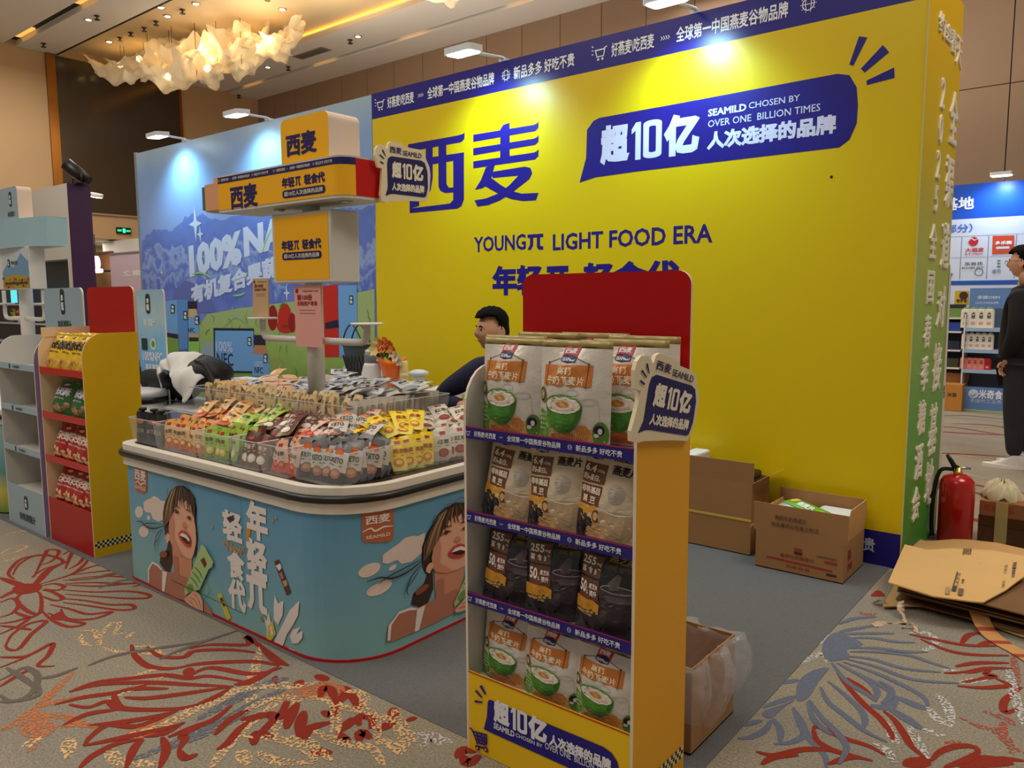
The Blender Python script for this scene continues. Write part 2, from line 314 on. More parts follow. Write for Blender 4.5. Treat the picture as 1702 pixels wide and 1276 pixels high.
# ceiling fittings: small downlights and sprinklers
dl = M('downlight_lens', (255, 240, 215), .5, emit=4.0); chrome = M('chrome', (190, 188, 184), .25, 1.0)
sp = None; dn = None
def ceilz(x, y): return on(2, HC, x, y)
for i, (x, y) in enumerate(((147, 32), (182, 82), (279, 41), (326, 21), (595, 60), (445, 111), (268, 27), (470, 30))):
    p = ceilz(x, y); z = HC + (0.158 if 7.3 < p.y < 10 else 0)
    if dn is None:
        t = thing('recessed_downlight', '', 'downlight', (p.x, p.y, z)); dn = t
        mb = MB(); mb.lathe([(0.075, 0), (0.075, -0.012), (0.055, -0.014)], (0, 0, 0), chrome, 14); mb.build('rim', t, local=True)
        mb = MB(); mb.lathe([(0.054, -0.010), (0.05, -0.016)], (0, 0, 0), dl, 14); mb.build('lens', t, local=True)
    else: t = copy_tree(dn, (p.x, p.y, z))
    t['label'] = 'small round downlight in the hall ceiling, %s of eight from left' % ONES[sorted((147, 182, 279, 326, 595, 445, 268, 470)).index(x)]; t['group'] = 'downlights in the hall ceiling'
for i, (x, y) in enumerate(((161, 26), (72, 72), (445, 10), (582, 66), (479, 111), (218, 68), (200, 76), (240, 60), (260, 50), (304, 31), (397, 158))):
    p = ceilz(x, y); z = HC + (0.158 if 7.3 < p.y < 10 else 0)
    if sp is None:
        t = thing('sprinkler', '', 'sprinkler', (p.x, p.y, z)); sp = t
        mb = MB(); mb.lathe([(0.05, 0), (0.05, -0.01), (0.02, -0.015), (0.014, -0.06), (0.05, -0.065), (0.05, -0.075)], (0, 0, 0), M('dull_steel', (70, 64, 60), .4, .6), 12); mb.build('head', t, local=True)
    else: t = copy_tree(sp, (p.x, p.y, z))
    t['label'] = 'small dark sprinkler on the hall ceiling, %s of eleven from left' % ONES[sorted((161, 72, 445, 582, 479, 218, 200, 240, 260, 304, 397)).index(x)]; t['group'] = 'sprinklers in the hall ceiling'
# air grille near the chandelier
t = thing('air_grille', 'grey rectangular air grille in the ceiling right of the chandelier', 'grille', (0, 0, 0)); p = ceilz(518, 88); t.location = (p.x, p.y, HC)
mb = MB(); mb.box(p.x - .5, p.y - .13, HC - .012, p.x + .5, p.y + .13, HC, M('grille_frame', (140, 130, 124), .5)); mb.build('frame', t)
for k in range(6): mb = MB(); mb.box(p.x - .46, p.y - .1 + k * .036, HC - .02, p.x + .46, p.y - .085 + k * .036, HC - .012, M('grille_slat', (112, 104, 98), .5)); mb.build('slat', t)
# ------------------------------------------------------------------ chandeliers of crumpled glass petals
gp = M('mesh_glass_petal', (244, 224, 184), 0.22, 0.0, alpha=0.72, spec=0.8, emit=0.10, bump=.6, scale=9, bscale=60)
bulb = M('chandelier_bulb', (255, 214, 140), .5, emit=14.0); wire = M('hanging_wire', (120, 104, 84), .4, .5)
def petal_mb(seed, w, h):
    r = random.Random(seed); ph = [r.uniform(0, 6.28) for _ in range(6)]; mb = MB()
    def fn(u, v):
        a = (u - .5) * w; b = (v - .5) * h; k = math.hypot(u - .5, v - .5)
        z = .10 * math.sin(5.5 * u + ph[0]) + .10 * math.sin(6 * v + ph[1]) + .05 * math.sin(13 * u + 9 * v + ph[2]) + .03 * math.sin(24 * v + ph[3] + 6 * u) + .5 * k * k
        ed = 1 + .10 * math.sin(9 * math.atan2(v - .5, u - .5) + ph[4]); return (a * ed, b * ed, z * min(w, h) * 1.15)
    mb.grid(fn, 18, 14, gp); return mb
petals = {}
def chandelier(label, loc, spots, nw):
    t = thing('chandelier', label, 'chandelier', loc)
    for k, (dx, dy, dz, rx, ry, rz, s) in enumerate(spots):
        v = k % 5
        if v not in petals: o = petal_mb(40 + v, 1.5, 1.05).build('glass_petal', t, local=True); petals[v] = o
        else: o = petals[v].copy(); COL.objects.link(o); o.parent = t
        o.location = (dx, dy, dz); o.rotation_euler = (rx, ry, rz); o.scale = (s, s, s)
    mb = MB()
    for k in range(nw):
        dx, dy, dz = spots[k % len(spots)][:3]; mb.tube([(dx + .2, dy, dz), (dx + .2, dy, 6.65 - loc[2])], .006, wire, 4)
    w = mb.build('hanging_wires', t, local=True); w['kind'] = 'stuff'
    for k in range(0, len(spots), 2):
        dx, dy, dz = spots[k][:3]; mb = MB(); mb.lathe([(.01, -.06), (.05, -.03), (.06, 0), (.05, .04), (.01, .07)], (dx, dy, dz + .12), bulb, 10); mb.build('bulb', t, local=True)
    return t
CH = (-12.9, 8.55, 5.45); r = random.Random(5); S = []
def cpos(x, y, yy): p = on(1, yy, x, y); return (p.x - CH[0], p.y - CH[1], p.z - CH[2])
for (x, y, yy, rx, s) in ((200, 118, 8.1, .5, .85), (195, 128, 8.0, -.2, .8), (232, 108, 8.2, .8, .8), (240, 130, 8.0, .1, .9), (262, 100, 8.6, .9, .9), (275, 118, 8.2, .3, 1.0), (280, 138, 8.1, -.1, .9), (302, 82, 8.7, 1.1, 1.0), (312, 105, 8.5, .5, 1.1), (318, 128, 8.3, .0, .95), (335, 66, 8.9, 1.3, 1.0), (345, 92, 8.7, .6, 1.1), (352, 112, 8.5, .1, 1.0), (380, 60, 9.0, 1.3, 1.05), (385, 88, 8.9, .7, 1.1), (392, 110, 8.7, .1, .9), (415, 75, 9.1, 1.0, .95), (425, 95, 9.0, .5, .95), (452, 78, 9.1, .8, 1.0), (470, 72, 9.2, .9, .95), (455, 96, 9.1, .3, .8), (485, 68, 9.3, .9, .6), (345, 125, 8.4, 0, .7)):
    a, b, c = cpos(x, y, yy); S.append((a, b, c, rx * .62 + r.uniform(-.2, .2), r.uniform(-.25, .25), r.uniform(-.5, .5), s * .80))
chandelier('large crumpled golden glass petal chandelier hanging over the juice backdrop', CH, S, 16)
for dx in (-1.3, 0.2, 1.8):
    l = bpy.data.lights.new('chandelier_glow', 'POINT'); l.energy = 45; l.color = (1, .80, .50); l.shadow_soft_size = .3; o = bpy.data.objects.new('chandelier_glow', l); o.location = (CH[0] + dx, CH[1] + .15 * dx, CH[2] + .55); COL.objects.link(o)
p = on(1, 8.6, 752, -6); C2 = (p.x, p.y, p.z); S2 = [(r.uniform(-.45, .45), r.uniform(-.2, .2), r.uniform(-.02, .25), r.uniform(-.3, .6), r.uniform(-.3, .3), r.uniform(0, 6), .4) for _ in range(7)]
chandelier('second golden glass chandelier just showing at the top edge above the navy band', C2, S2, 4)
# ================================================================== yellow backdrop
YB = 4.27; navy = ink(*NAVY, .32); yel = ink(222, 190, 4, .34); wht = ink(236, 236, 240, .4)
bd = thing('yellow_backdrop', 'tall yellow exhibition backdrop with big navy lettering and navy top band', 'backdrop', (-2.86, YB, 0))
XR, XJ, XL_ = -0.875, -4.85, -8.775
mb = MB(); mb.box(XJ, YB, 0.185, XR - 0.006, YB + .06, 2.815, yel); mb.build('yellow_panel', bd)
mb = MB(); mb.box(XJ, YB, 2.815, XR - 0.006, YB + .06, 3.01, navy); mb.build('top_band', bd)
mb = MB(); mb.box(XJ, YB, 0, XR - 0.006, YB + .06, 0.185, navy); mb.build('base_band', bd)
green = ramp_mat('print_yellow_to_green', 'Z', 0.0, 3.0, [(0, (72, 150, 52)), (.25, (92, 166, 50)), (.48, (164, 182, 34)), (.72, (216, 184, 20)), (1, (240, 186, 14))], .4)
mb = MB(); mb.box(XR - .004, YB, 0, XR, 5.12, 3.01, green); mb.box(XJ, 5.06, 0, XR - .004, 5.12, 3.01, white); mb.build('green_side_panel', bd)
mb = MB(); mb.box(XR - .005, YB - .004, 0, XR + .002, YB, 3.01, M('edge_strip', (206, 190, 120), .5)); mb.build('corner_strip', bd)
F = YP(YB)
def bb(bl, t_r): return bbox(1, YB, bl, t_r)
# --- running motto used on the bands
A_, B_, C_ = '好燕麦\\吃西麦', '全球第一中国燕麦谷物品牌', '新品多多 好吃不贵'
def cart(mb, fn, a, b, s, m, l=2):
    stroke(mb, fn, [(a - .45 * s, b + .3 * s), (a - .3 * s, b - .25 * s), (a + .3 * s, b - .25 * s), (a + .42 * s, b + .35 * s), (a + .6 * s, b + .4 * s)], .1 * s, m, l, 0, False)
    stroke(mb, fn, [(a - .42 * s, b + .25 * s), (a + .38 * s, b + .25 * s)], .1 * s, m, l, 0, False)
    for q in (-.18, .2): shape(mb, fn, ell(a + q * s, b - .45 * s, .1 * s, .1 * s, 8), m, l)
    for q in (.5, .25, 0): stroke(mb, fn, [(a - .62 * s, b + q * s), (a - .78 * s, b + (q * 1.3 - .02) * s)], .07 * s, m, l, 0, False)
def globe(mb, fn, a, b, s, m, l=2):
    o = ell(a, b, .42 * s, .42 * s, 16); stroke(mb, fn, o + [o[0]], .07 * s, m, l, 0, False)
    for k in (.16, -.16): stroke(mb, fn, [(a + k * s, b - .36 * s), (a + k * 1.4 * s, b), (a + k * s, b + .36 * s)], .05 * s, m, l, 0, False)
    stroke(mb, fn, [(a - .4 * s, b), (a + .4 * s, b)], .05 * s, m, l, 0, False)
    for k in range(10): c, q = math.cos(k * .628), math.sin(k * .628); stroke(mb, fn, [(a + c * .5 * s, b + q * .5 * s), (a + c * .58 * s, b + q * .58 * s)], .05 * s, m, l, 0, False)
def chev(mb, fn, a, b, s, m, l=2, n=4):
    for k in range(n): x = a + k * .22 * s; stroke(mb, fn, [(x, b + .16 * s), (x + .14 * s, b), (x, b - .16 * s)], .07 * s, m, l, 0, False)
def motto(mb, fn, a0, period, z, h, m, a1, l=2):
    """repeat icon + A + chevrons + B + globe + C from a0 until a1"""
    a = a0
    while a < a1:
        for kind, x, w in (('i', 0, .03), ('A', .055, .145), ('v', .222, .03), ('B', .27, .32), ('g', .632, .02), ('C', .675, .245)):
            x, w = a + x * period, w * period
            if x + w > a1: break
            if kind in 'ABC': text(mb, fn, {'A': A_, 'B': B_, 'C': C_}[kind], (x, z - h / 2, x + w, z + h / 2), m, l, .02)
            elif kind == 'i': cart(mb, fn, x + w * .5, z, h * .95, m, l)
            elif kind == 'v': chev(mb, fn, x, z, h * .8, m, l)
            else: globe(mb, fn, x + w * .5, z, h * .85, m, l)
        a += period
mb = MB(); motto(mb, F, -4.78, 2.03, 2.913, .085, wht, -1.0); mb.build('band_lettering', bd)
mb = MB(); motto(mb, F, -2.868, 2.03, .105, .075, ink(206, 206, 214), XR - .03); motto(mb, F, -4.84, 1.97, .105, .075, ink(206, 206, 214), -2.9); mb.build('base_lettering', bd)
# --- big wordmark
Z1 = lambda pts: tr(1, YB, [(620 + x / 5.006, 120 + y / 5.006) for x, y in pts])
mb = MB(); nv = ink(30, 20, 128, .35)
for p in ([(292, 600), (700, 527), (745, 515), (762, 500), (760, 555), (735, 582), (292, 662)], [(300, 735), (757, 666), (757, 722), (300, 800)], [(668, 690), (757, 676), (757, 1060), (735, 1115), (700, 1135), (306, 1172), (306, 1133), (640, 1092), (668, 1062)], [(300, 745), (375, 733), (385, 1112), (306, 1135)],
          [(440, 625), (497, 615), (497, 880), (480, 985), (430, 1040), (395, 1045), (440, 960)], [(545, 610), (610, 600), (612, 930), (630, 960), (672, 958), (672, 1000), (600, 1005), (560, 985), (545, 950)],
          [(835, 520), (1340, 437), (1365, 425), (1378, 407), (1376, 462), (1350, 490), (835, 580)], [(835, 633), (1340, 552), (1365, 540), (1378, 522), (1376, 578), (1350, 604), (835, 692)], [(835, 742), (1340, 668), (1365, 655), (1378, 640), (1376, 698), (1348, 726), (835, 800)],
          [(1060, 475), (1085, 438), (1137, 420), (1137, 750), (1058, 760)], [(1262, 785), (1310, 795), (1325, 840), (1300, 890), (1160, 1000), (1060, 1065), (960, 1105), (870, 1118), (845, 1065), (940, 1050), (1040, 1010), (1130, 945), (1210, 860), (995, 880), (985, 830)],
          [(985, 880), (1060, 935), (1140, 985), (1240, 1010), (1378, 1003), (1355, 1065), (1250, 1072), (1150, 1055), (1060, 1020), (935, 950), (905, 967), (848, 978), (900, 895), (940, 790), (1015, 765)]): shape(mb, F, Z1(p), nv, 1)
mb.build('wordmark', bd)
def wall_px(pts): return tr(1, YB, pts)
mb = MB(); shape(mb, F, wall_px([(963.3, 303.4), (974.2, 263), (975.8, 216), (986.8, 200.6), (996.2, 195.9), (1120, 173.4), (1392, 122.6), (1412, 125), (1424, 145), (1426, 175), (1424, 205), (1412, 232), (1395, 245), (1060, 284.8), (990, 294.7), (980, 298)]), nv, 1)
pw = ink(214, 214, 246, .4)
billion(mb, F, bb((997.7, 275.5), (1163.7, 183.3)), pw, 2); text(mb, F, 'SEAMILD', bb((1177, 194.3), (1241, 171.6)), pw, 2, .035); text(mb, F, 'CHOSEN BY', bb((1244.8, 181), (1330, 156.5)), pw, 2, .005)
text(mb, F, 'OVER ONE  BILLION TIMES', bb((1177, 212), (1364, 171.6)), pw, 2, .005); text(mb, F, '人次选择的品牌', bb((1175, 250), (1390.8, 188.6)), pw, 2, .05)
mb.build('speech_bubble_print', bd)
mb = MB(); z6 = lambda pts: wall_px([(1060 + x / 2.651, y / 2.651) for x, y in pts])
for p in ([(975, 160), (1012, 165), (950, 290), (932, 285)], [(1080, 198), (1108, 230), (1000, 320), (983, 303)], [(1130, 297), (1132, 343), (1010, 375), (1008, 355)]): shape(mb, F, z6(p), nv, 1)
shape(mb, F, ell(*wall_px([(1382, 294)])[0], .008, .008, 8), ink(20, 18, 16), 1); mb.build('accent_rays', bd)
mb = MB(); text(mb, F, 'YOUNG', bb((788, 419.5), (874, 388)), nv, 1, .022); pi_sign(mb, F, bb((877, 416), (903, 388)), nv, 1); text(mb, F, 'LIGHT FOOD ERA', bb((919, 416.5), (1185, 371)), nv, 1, .022); slogan(mb, F, bb((818, 491), (1131, 430)), nv, 1); mb.build('headline_lettering', bd)
# --- raised letters on the green side
mb = MB(); FG = lambda a, b, l=1: (XR + EPS * l, a, b); rl = M('raised_letter_face', (236, 226, 206), .45)
def col_text(s, ys, x_a, y_a, x_b, y_b, wa, wb):
    for ch, (ya, yb_) in zip(s, ys):
        xc = lambda y: x_a + (x_b - x_a) * (y - y_a) / (y_b - y_a)
        top = on(0, XR, xc(ya), ya); bot = on(0, XR, xc(yb_), yb_); yc = (top.y + bot.y) / 2
        text(mb, FG, ch, (yc - wa / 2, bot.z, yc + wa / 2, top.z), rl, 1, .02, depth=.02, dz=.006)
col_text('2025', ((130, 181), (190, 240), (250, 297), (308, 353)), 1566, 155, 1521, 836, .085, .1)
col_text('全国春季糖酒会', ((372, 430), (450, 505), (522, 578), (592, 650), (665, 722), (737, 796), (808, 866)), 1566, 155, 1521, 836, .17, .2)
col_text('全渠道对接基地', ((153, 240), (260, 345), (370, 448), (475, 545), (570, 650), (670, 755), (764, 840)), 1584, 196, 1543, 802, .22, .26)
for ch, (x, y0, y1) in zip('约会春天', ((1566, 22, 62), (1576, 40, 74), (1585, 50, 92), (1594, 62, 116))):
    p, q = on(0, XR, x, y0), on(0, XR, x, y1); text(mb, FG, ch, (p.y - .08, q.z, p.y + .08, p.z), rl, 1, .015, depth=.02, dz=.006)
mb.build('raised_lettering', bd)
# ================================================================== juice backdrop
jb = thing('juice_backdrop', 'blue mountain and meadow printed juice backdrop left of the yellow wall', 'backdrop', (-6.8, YB, 0))
sky = ramp_mat('print_sky', 'Z', 0.0, 3.0, [(0, (120, 130, 190)), (.35, (104, 122, 200)), (.55, (128, 150, 216)), (.75, (140, 166, 222)), (.9, (132, 164, 212)), (1, (160, 182, 200))], .4, .16, 2.2)
mb = MB(); mb.box(XL_, YB, 0, XJ - .006, YB + .06, 3.005, sky); mb.build('printed_panel', jb)
mb = MB(); mb.box(XL_ - .02, YB - .006, 0, XL_ + .012, YB + .07, 3.02, M('aluminium_edge', (176, 180, 186), .35, .6)); mb.build('end_frame', jb)
J = lambda pts: tr(1, YB, [(220 + x / 3.7, 160 + y / 3.7) for x, y in pts])
J2 = lambda pts: tr(1, YB, [(220 + x / 3.7, 420 + y / 3.7) for x, y in pts])
mtn = ramp_mat('print_mountain', 'Z', 0.9, 2.1, [(0, (120, 132, 204)), (.40, (98, 118, 198)), (.52, (84, 106, 190)), (.60, (140, 160, 212)), (.66, (90, 112, 194)), (.78, (150, 168, 216)), (.84, (96, 118, 198)), (1, (104, 128, 204))], .4, .9, 4.5); snow = ink(186, 196, 226); hill = ink(96, 108, 176)
mb = MB(); rj = random.Random(2); jag = lambda P: [P[0]] + [q for a, b in zip(P[1:-2], P[2:-1]) for q in [a] + [(a[0] + (b[0] - a[0]) * t, a[1] + (b[1] - a[1]) * t + rj.uniform(-12, 9)) for t in (.2, .4, .6, .8)]] + P[-2:]
shape(mb, F, J(jag([(52, 1330), (60, 885), (100, 850), (135, 815), (150, 830), (165, 812), (182, 832), (210, 822), (245, 832), (290, 790), (330, 735), (345, 742), (370, 712), (400, 742), (430, 718), (470, 748), (560, 760), (640, 735), (760, 700), (900, 720), (1020, 690), (1180, 700), (1300, 680), (1400, 700), (1496, 660), (1500, 1330)])), mtn, 1)
shape(mb, F, J([(230, 1330), (262, 1190), (330, 1130), (400, 1160), (470, 1210), (520, 1330)]), hill, 2)
mb.build('mountain_print', jb)
grass = ramp_mat('print_grass', 'Z', 0.55, 1.2, [(0, (116, 150, 70)), (.5, (148, 176, 84)), (1, (160, 180, 120))], .45, .6, 16)
mb = MB(); shape(mb, F, tr(1, YB, [(328, 700), (328, 545), (345, 522), (400, 512), (470, 503), (560, 494), (623, 480), (624, 720)]), grass, 3); gl = ink(176, 196, 104)
for k in range(90):
    x = R.uniform(335, 620); y = R.uniform(525, 640); h = R.uniform(8, 18); stroke(mb, F, tr(1, YB, [(x, y), (x + R.uniform(-2, 3), y - h * .6), (x + R.uniform(-5, 7), y - h)]), .012, gl if k % 2 else ink(104, 140, 60), 4, 2)
for p, c in ((ell(600, 615, 30, 20), (196, 200, 200)), (ell(348, 588, 14, 22), (150, 168, 176)), (ell(460, 608, 14, 13), (150, 160, 90))): shape(mb, F, tr(1, YB, p), ink(*c), 4)
mb.build('meadow_print', jb)
lt = ink(200, 208, 236, .45)
mb = MB(); SH = lambda k, a0: (lambda a, b, l=1: F(a, b + k * (a - a0), l))
text(mb, SH(.112, -7.74), '100%', (-7.74, 1.623, -6.76, 1.955), lt, 3, .06); text(mb, SH(.112, -6.722), 'NA', (-6.722, 1.80, -6.05, 2.08), lt, 3, .06); text(mb, SH(.169, -7.737), '有机复合果蔬', (-7.737, 1.335, -6.17, 1.545), lt, 3, .05)
for x, y, s in ((325, 372, 16), (333, 389, 8), (477, 487, 9), (269, 453, 4), (386, 352, 5)):
    (a, b), (c, _) = tr(1, YB, [(x, y), (x + s, y)]); q = c - a; shape(mb, F, [(a, b + q), (a + .16 * q, b + .16 * q), (a + .7 * q, b), (a + .16 * q, b - .16 * q), (a, b - q), (a - .16 * q, b - .16 * q), (a - .7 * q, b), (a - .16 * q, b + .16 * q)], lt, 3)
gln = ink(150, 200, 130); stroke(mb, F, tr(1, YB, [(320, 456), (335, 453), (352, 462)]), .02, gln, 4); stroke(mb, F, tr(1, YB, [(437, 418), (443, 400), (452, 380)]), .02, gln, 4); stroke(mb, F, tr(1, YB, [(388, 491), (400, 490), (408, 486)]), .02, gln, 4)
mb.build('printed_lettering', jb)
# printed produce and packs on the juice backdrop
mb = MB(); rd, rdd, bx, bxd, dkc = ink(196, 40, 32), ink(150, 24, 26), ink(112, 164, 222), ink(88, 140, 204), ink(28, 34, 58)
for p, c in ((ell(865, 400, 30, 78), rdd), (ell(940, 400, 42, 90), rd), (ell(945, 450, 55, 45), rd), (ell(985, 430, 25, 60), rdd)): shape(mb, F, J2(p), c, 5)
for a in range(5): stroke(mb, F, J2([(940, 452), (940 + 24 * math.cos(a * 1.26), 452 + 18 * math.sin(a * 1.26))]), .02, ink(60, 70, 40), 6, 0)
shape(mb, F, J2([(918, 318), (925, 300), (932, 318), (950, 322), (930, 330), (905, 326)]), ink(74, 120, 48), 6)
for p, c in (([(205, 300), (275, 288), (285, 500), (208, 490)], bx), ([(275, 288), (345, 290), (345, 590), (290, 600)], bxd), ([(208, 490), (283, 505), (290, 640), (208, 640)], ink(120, 158, 70)), ([(208, 488), (283, 503), (283, 530), (208, 515)], dkc),
             ([(348, 355), (400, 355), (412, 395), (415, 700), (348, 700)], bx), ([(342, 300), (398, 296), (400, 342), (345, 345)], dkc), ([(350, 345), (398, 345), (398, 395), (345, 395)], ink(208, 176, 120)), ([(350, 500), (412, 500), (412, 520), (350, 520)], ink(208, 160, 88)), ([(352, 520), (410, 520), (410, 545), (352, 545)], dkc), ([(350, 545), (414, 545), (416, 700), (350, 700)], ink(140, 196, 92)),
             ([(502, 462), (750, 465), (758, 740), (505, 735)], dkc), ([(512, 478), (748, 480), (750, 728), (512, 722)], bx), ([(748, 505), (820, 505), (822, 568), (750, 566)], dkc), ([(755, 568), (818, 568), (838, 625), (742, 622)], ink(190, 130, 96)), ([(742, 622), (840, 625), (848, 760), (740, 755)], bx),
             ([(1175, 205), (1265, 195), (1275, 640), (1180, 640)], rd), ([(1268, 200), (1385, 198), (1385, 640), (1278, 640)], bx), ([(1190, 430), (1268, 410), (1275, 460), (1190, 470)], dkc)): shape(mb, F, J2(p), c, 5)
def jb2(bl, t_r): return bb((220 + bl[0] / 3.7, 420 + bl[1] / 3.7), (220 + t_r[0] / 3.7, 420 + t_r[1] / 3.7))
text(mb, F, '100%', jb2((520, 605), (618, 548)), lt, 6, .01); text(mb, F, 'NFC', jb2((526, 688), (622, 620)), dkc, 6, .01); text(mb, F, '100%', jb2((756, 702), (804, 668)), lt, 6, .01); text(mb, F, 'NFC', jb2((756, 738), (806, 704)), dkc, 6, .01); text(mb, F, 'NFC', jb2((349, 488), (386, 462)), dkc, 6, .01)
for x, y in ((95, 280), (252, 345), (330, 385), (400, 415), (724, 545), (822, 650), (1350, 290)):
    if x < 100: continue
    shape(mb, F, J2(rr(x - 13, y - 28, x + 13, y + 28, 6)), ink(20, 60, 60), 6); text(mb, F, '享', jb2((x - 8, y - 2), (x + 8, y - 20)), wht, 7, .02); text(mb, F, '甄', jb2((x - 8, y + 22), (x + 8, y + 3)), wht, 7, .02)
stroke(mb, F, J2([(565, 460), (600, 420), (640, 398), (690, 425), (735, 462)]), .012, ink(150, 170, 150), 5)
mb.build('printed_packs', jb)
# ------------------------------------------------------------------ flood lamps on arms over the backdrops
lamp_body = M('lamp_housing', (205, 208, 212), .4); lens = M('led_lens', (225, 240, 255), .4, emit=16.0)
def arm_lamp(label, X, hy, hz, w, fl=True):
    t = thing('arm_floodlight', label, 'floodlight', (X, YB + .03, 3.01), group='floodlights on arms along the backdrop')
    mb = MB(); mb.tube([(X, YB + .03, 3.03), (X, YB + .0, 3.035), (X, hy + .06, hz + .012)], .011, lamp_body, 8); mb.box(X - .03, YB, 3.011, X + .03, YB + .06, 3.03, lamp_body); mb.build('arm', t)
    mb = MB(); h = .075; mb.prism(rr(X - w, hy - h, X + w, hy + h, .03 if w > .1 else .05), lambda a, b, c: (a, b, hz + .045 * c + (b - hy) * .10), -.35, .55, lamp_body); mb.build('head', t)
    mb = MB(); mb.prism(rr(X - w * .86, hy - h * .84, X + w * .86, hy + h * .84, .025), lambda a, b, c: (a, b, hz - .0165 + (b - hy) * .10 - .004 * c), 0, 1, lens); mb.build('lens', t)
    del t['group']
    if fl: flood((X, hy - .01, hz - .07), (X, YB, hz - .72), 50)
arm_lamp('square white floodlight on an arm above the big navy wordmark', -3.51, 3.874, 2.985, .115)
arm_lamp('white floodlight cut by the top edge of the picture over the navy band', -2.087, 3.93, 2.99, .115)
arm_lamp('slim white floodlight on an arm near the middle of the juice backdrop', -6.28, 3.968, 3.016, .115)
arm_lamp('slim white floodlight on an arm at the left end of the juice backdrop', -7.739, 4.001, 3.026, .115)
# ================================================================== promotion counter
CX0, CX1, CY0, CY1, CR = -3.945, -2.215, 1.755, 2.95, .28
def rrc(g=0.0, n=10):
    x0, x1, y0, y1 = CX0 - g, CX1 + g, CY0 - g, CY1 + g; out = []
    for cx, cy, r, st in ((x1 - CR - g, y0 + CR + g, CR + g, -90), (x1 - .12, y1 - .12, .12, 0), (x0 + .12, y1 - .12, .12, 90), (x0 + .10, y0 + .10, .10, 180)):
        out += [(cx + r * math.cos(math.radians(st + 90 * i / n)), cy + r * math.sin(math.radians(st + 90 * i / n))) for i in range(n + 1)]
    return out
Zf = lambda a, b, c: (a, b, c)
ct = thing('promotion_counter', 'rounded tasting counter wrapped in blue sky print with cream rim and black bumper', 'counter', (-3.08, 2.35, 0))
cs = ramp_mat('print_counter_sky', 'Z', 0.0, 0.6, [(0, (140, 190, 190)), (.45, (116, 172, 196)), (1, (92, 156, 198))], .38, .7, 1.4)
mb = MB(); mb.prism(rrc(), Zf, .014, .60, cs, smooth=False); mb.build('printed_body', ct)
mb = MB(); mb.prism(rrc(.004), Zf, 0, .014, M('red_base_strip', (188, 24, 34), .4)); mb.build('base_strip', ct)
mb = MB(); mb.prism(rrc(.012), Zf, .592, .634, offw); mb.prism(rrc(.012), Zf, .664, .694, offw); mb.prism(rrc(.004), Zf, .634, .664, offw); mb.build('rim', ct, bev=.003)
mb = MB(); bmp = M('black_rubber_bumper', (30, 27, 25), .35, spec=.6); o = rrc(.016, 6)
mb.tube([(a, b, .649) for a, b in o] + [(o[0][0], o[0][1], .649)], .0165, bmp, 8, caps=False); mb.build('bumper', ct)
mb = MB(); mb.prism(rrc(-.03), Zf, .694, .6955, M('dark_counter_deck', (52, 40, 32), .25)); mb.build('deck', ct)  # shadow on the recessed top is put into the dark deck colour
# print on the front
FC = YP(CY0); W1 = lambda pts: tr(1, CY0, [(230 + x / 5.318, 790 + y / 5.317) for x, y in pts]); W2 = lambda pts: tr(1, CY0, [(190 + x / 3.357, 740 + y / 3.357) for x, y in pts]); W3 = lambda pts: tr(1, CY0, [(360 + x / 4.556, 820 + y / 4.556) for x, y in pts])
def w3b(x0, y0, x1, y1): p = W3([(x0, y0), (x1, y1)]); return (p[0][0], p[0][1], p[1][0], p[1][1])
def w2b(x0, y0, x1, y1): p = W2([(x0, y0), (x1, y1)]); return (p[0][0], p[0][1], p[1][0], p[1][1])
cream, pnk = ink(236, 224, 214), ink(232, 214, 204)
badge = ink(186, 106, 72)
def badge_print(mb, fn, P, tb, l=2):
    shape(mb, fn, P([(112, 125), (172, 121), (184, 138), (184, 258), (165, 270), (130, 258), (115, 236)]), badge, l)
mb = MB(); badge_print(mb, FC, W2, None)
text(mb, FC, '西麦', w2b(118, 188, 178, 142), cream, 3, .03); stroke(mb, FC, W2([(116, 210), (135, 200), (150, 218), (165, 210), (182, 213)]), .008, cream, 3); text(mb, FC, 'SEAMILD', w2b(120, 238, 178, 238), cream, 3, .03) if 0 else text(mb, FC, 'SEAMILD', w2b(119, 236, 177, 235), cream, 3, .02)
mb.build('brand_badge', ct)
SK, SK2, SK3 = ink(236, 178, 148), ink(216, 146, 118), ink(188, 122, 100); HR, HR2, HR3 = ink(66, 46, 42), ink(120, 88, 66), ink(168, 136, 96); LIP, DKR, TEE = ink(206, 72, 62), ink(70, 22, 24), ink(246, 238, 230); PKT = ink(176, 206, 140); WHT = ink(238, 234, 230)
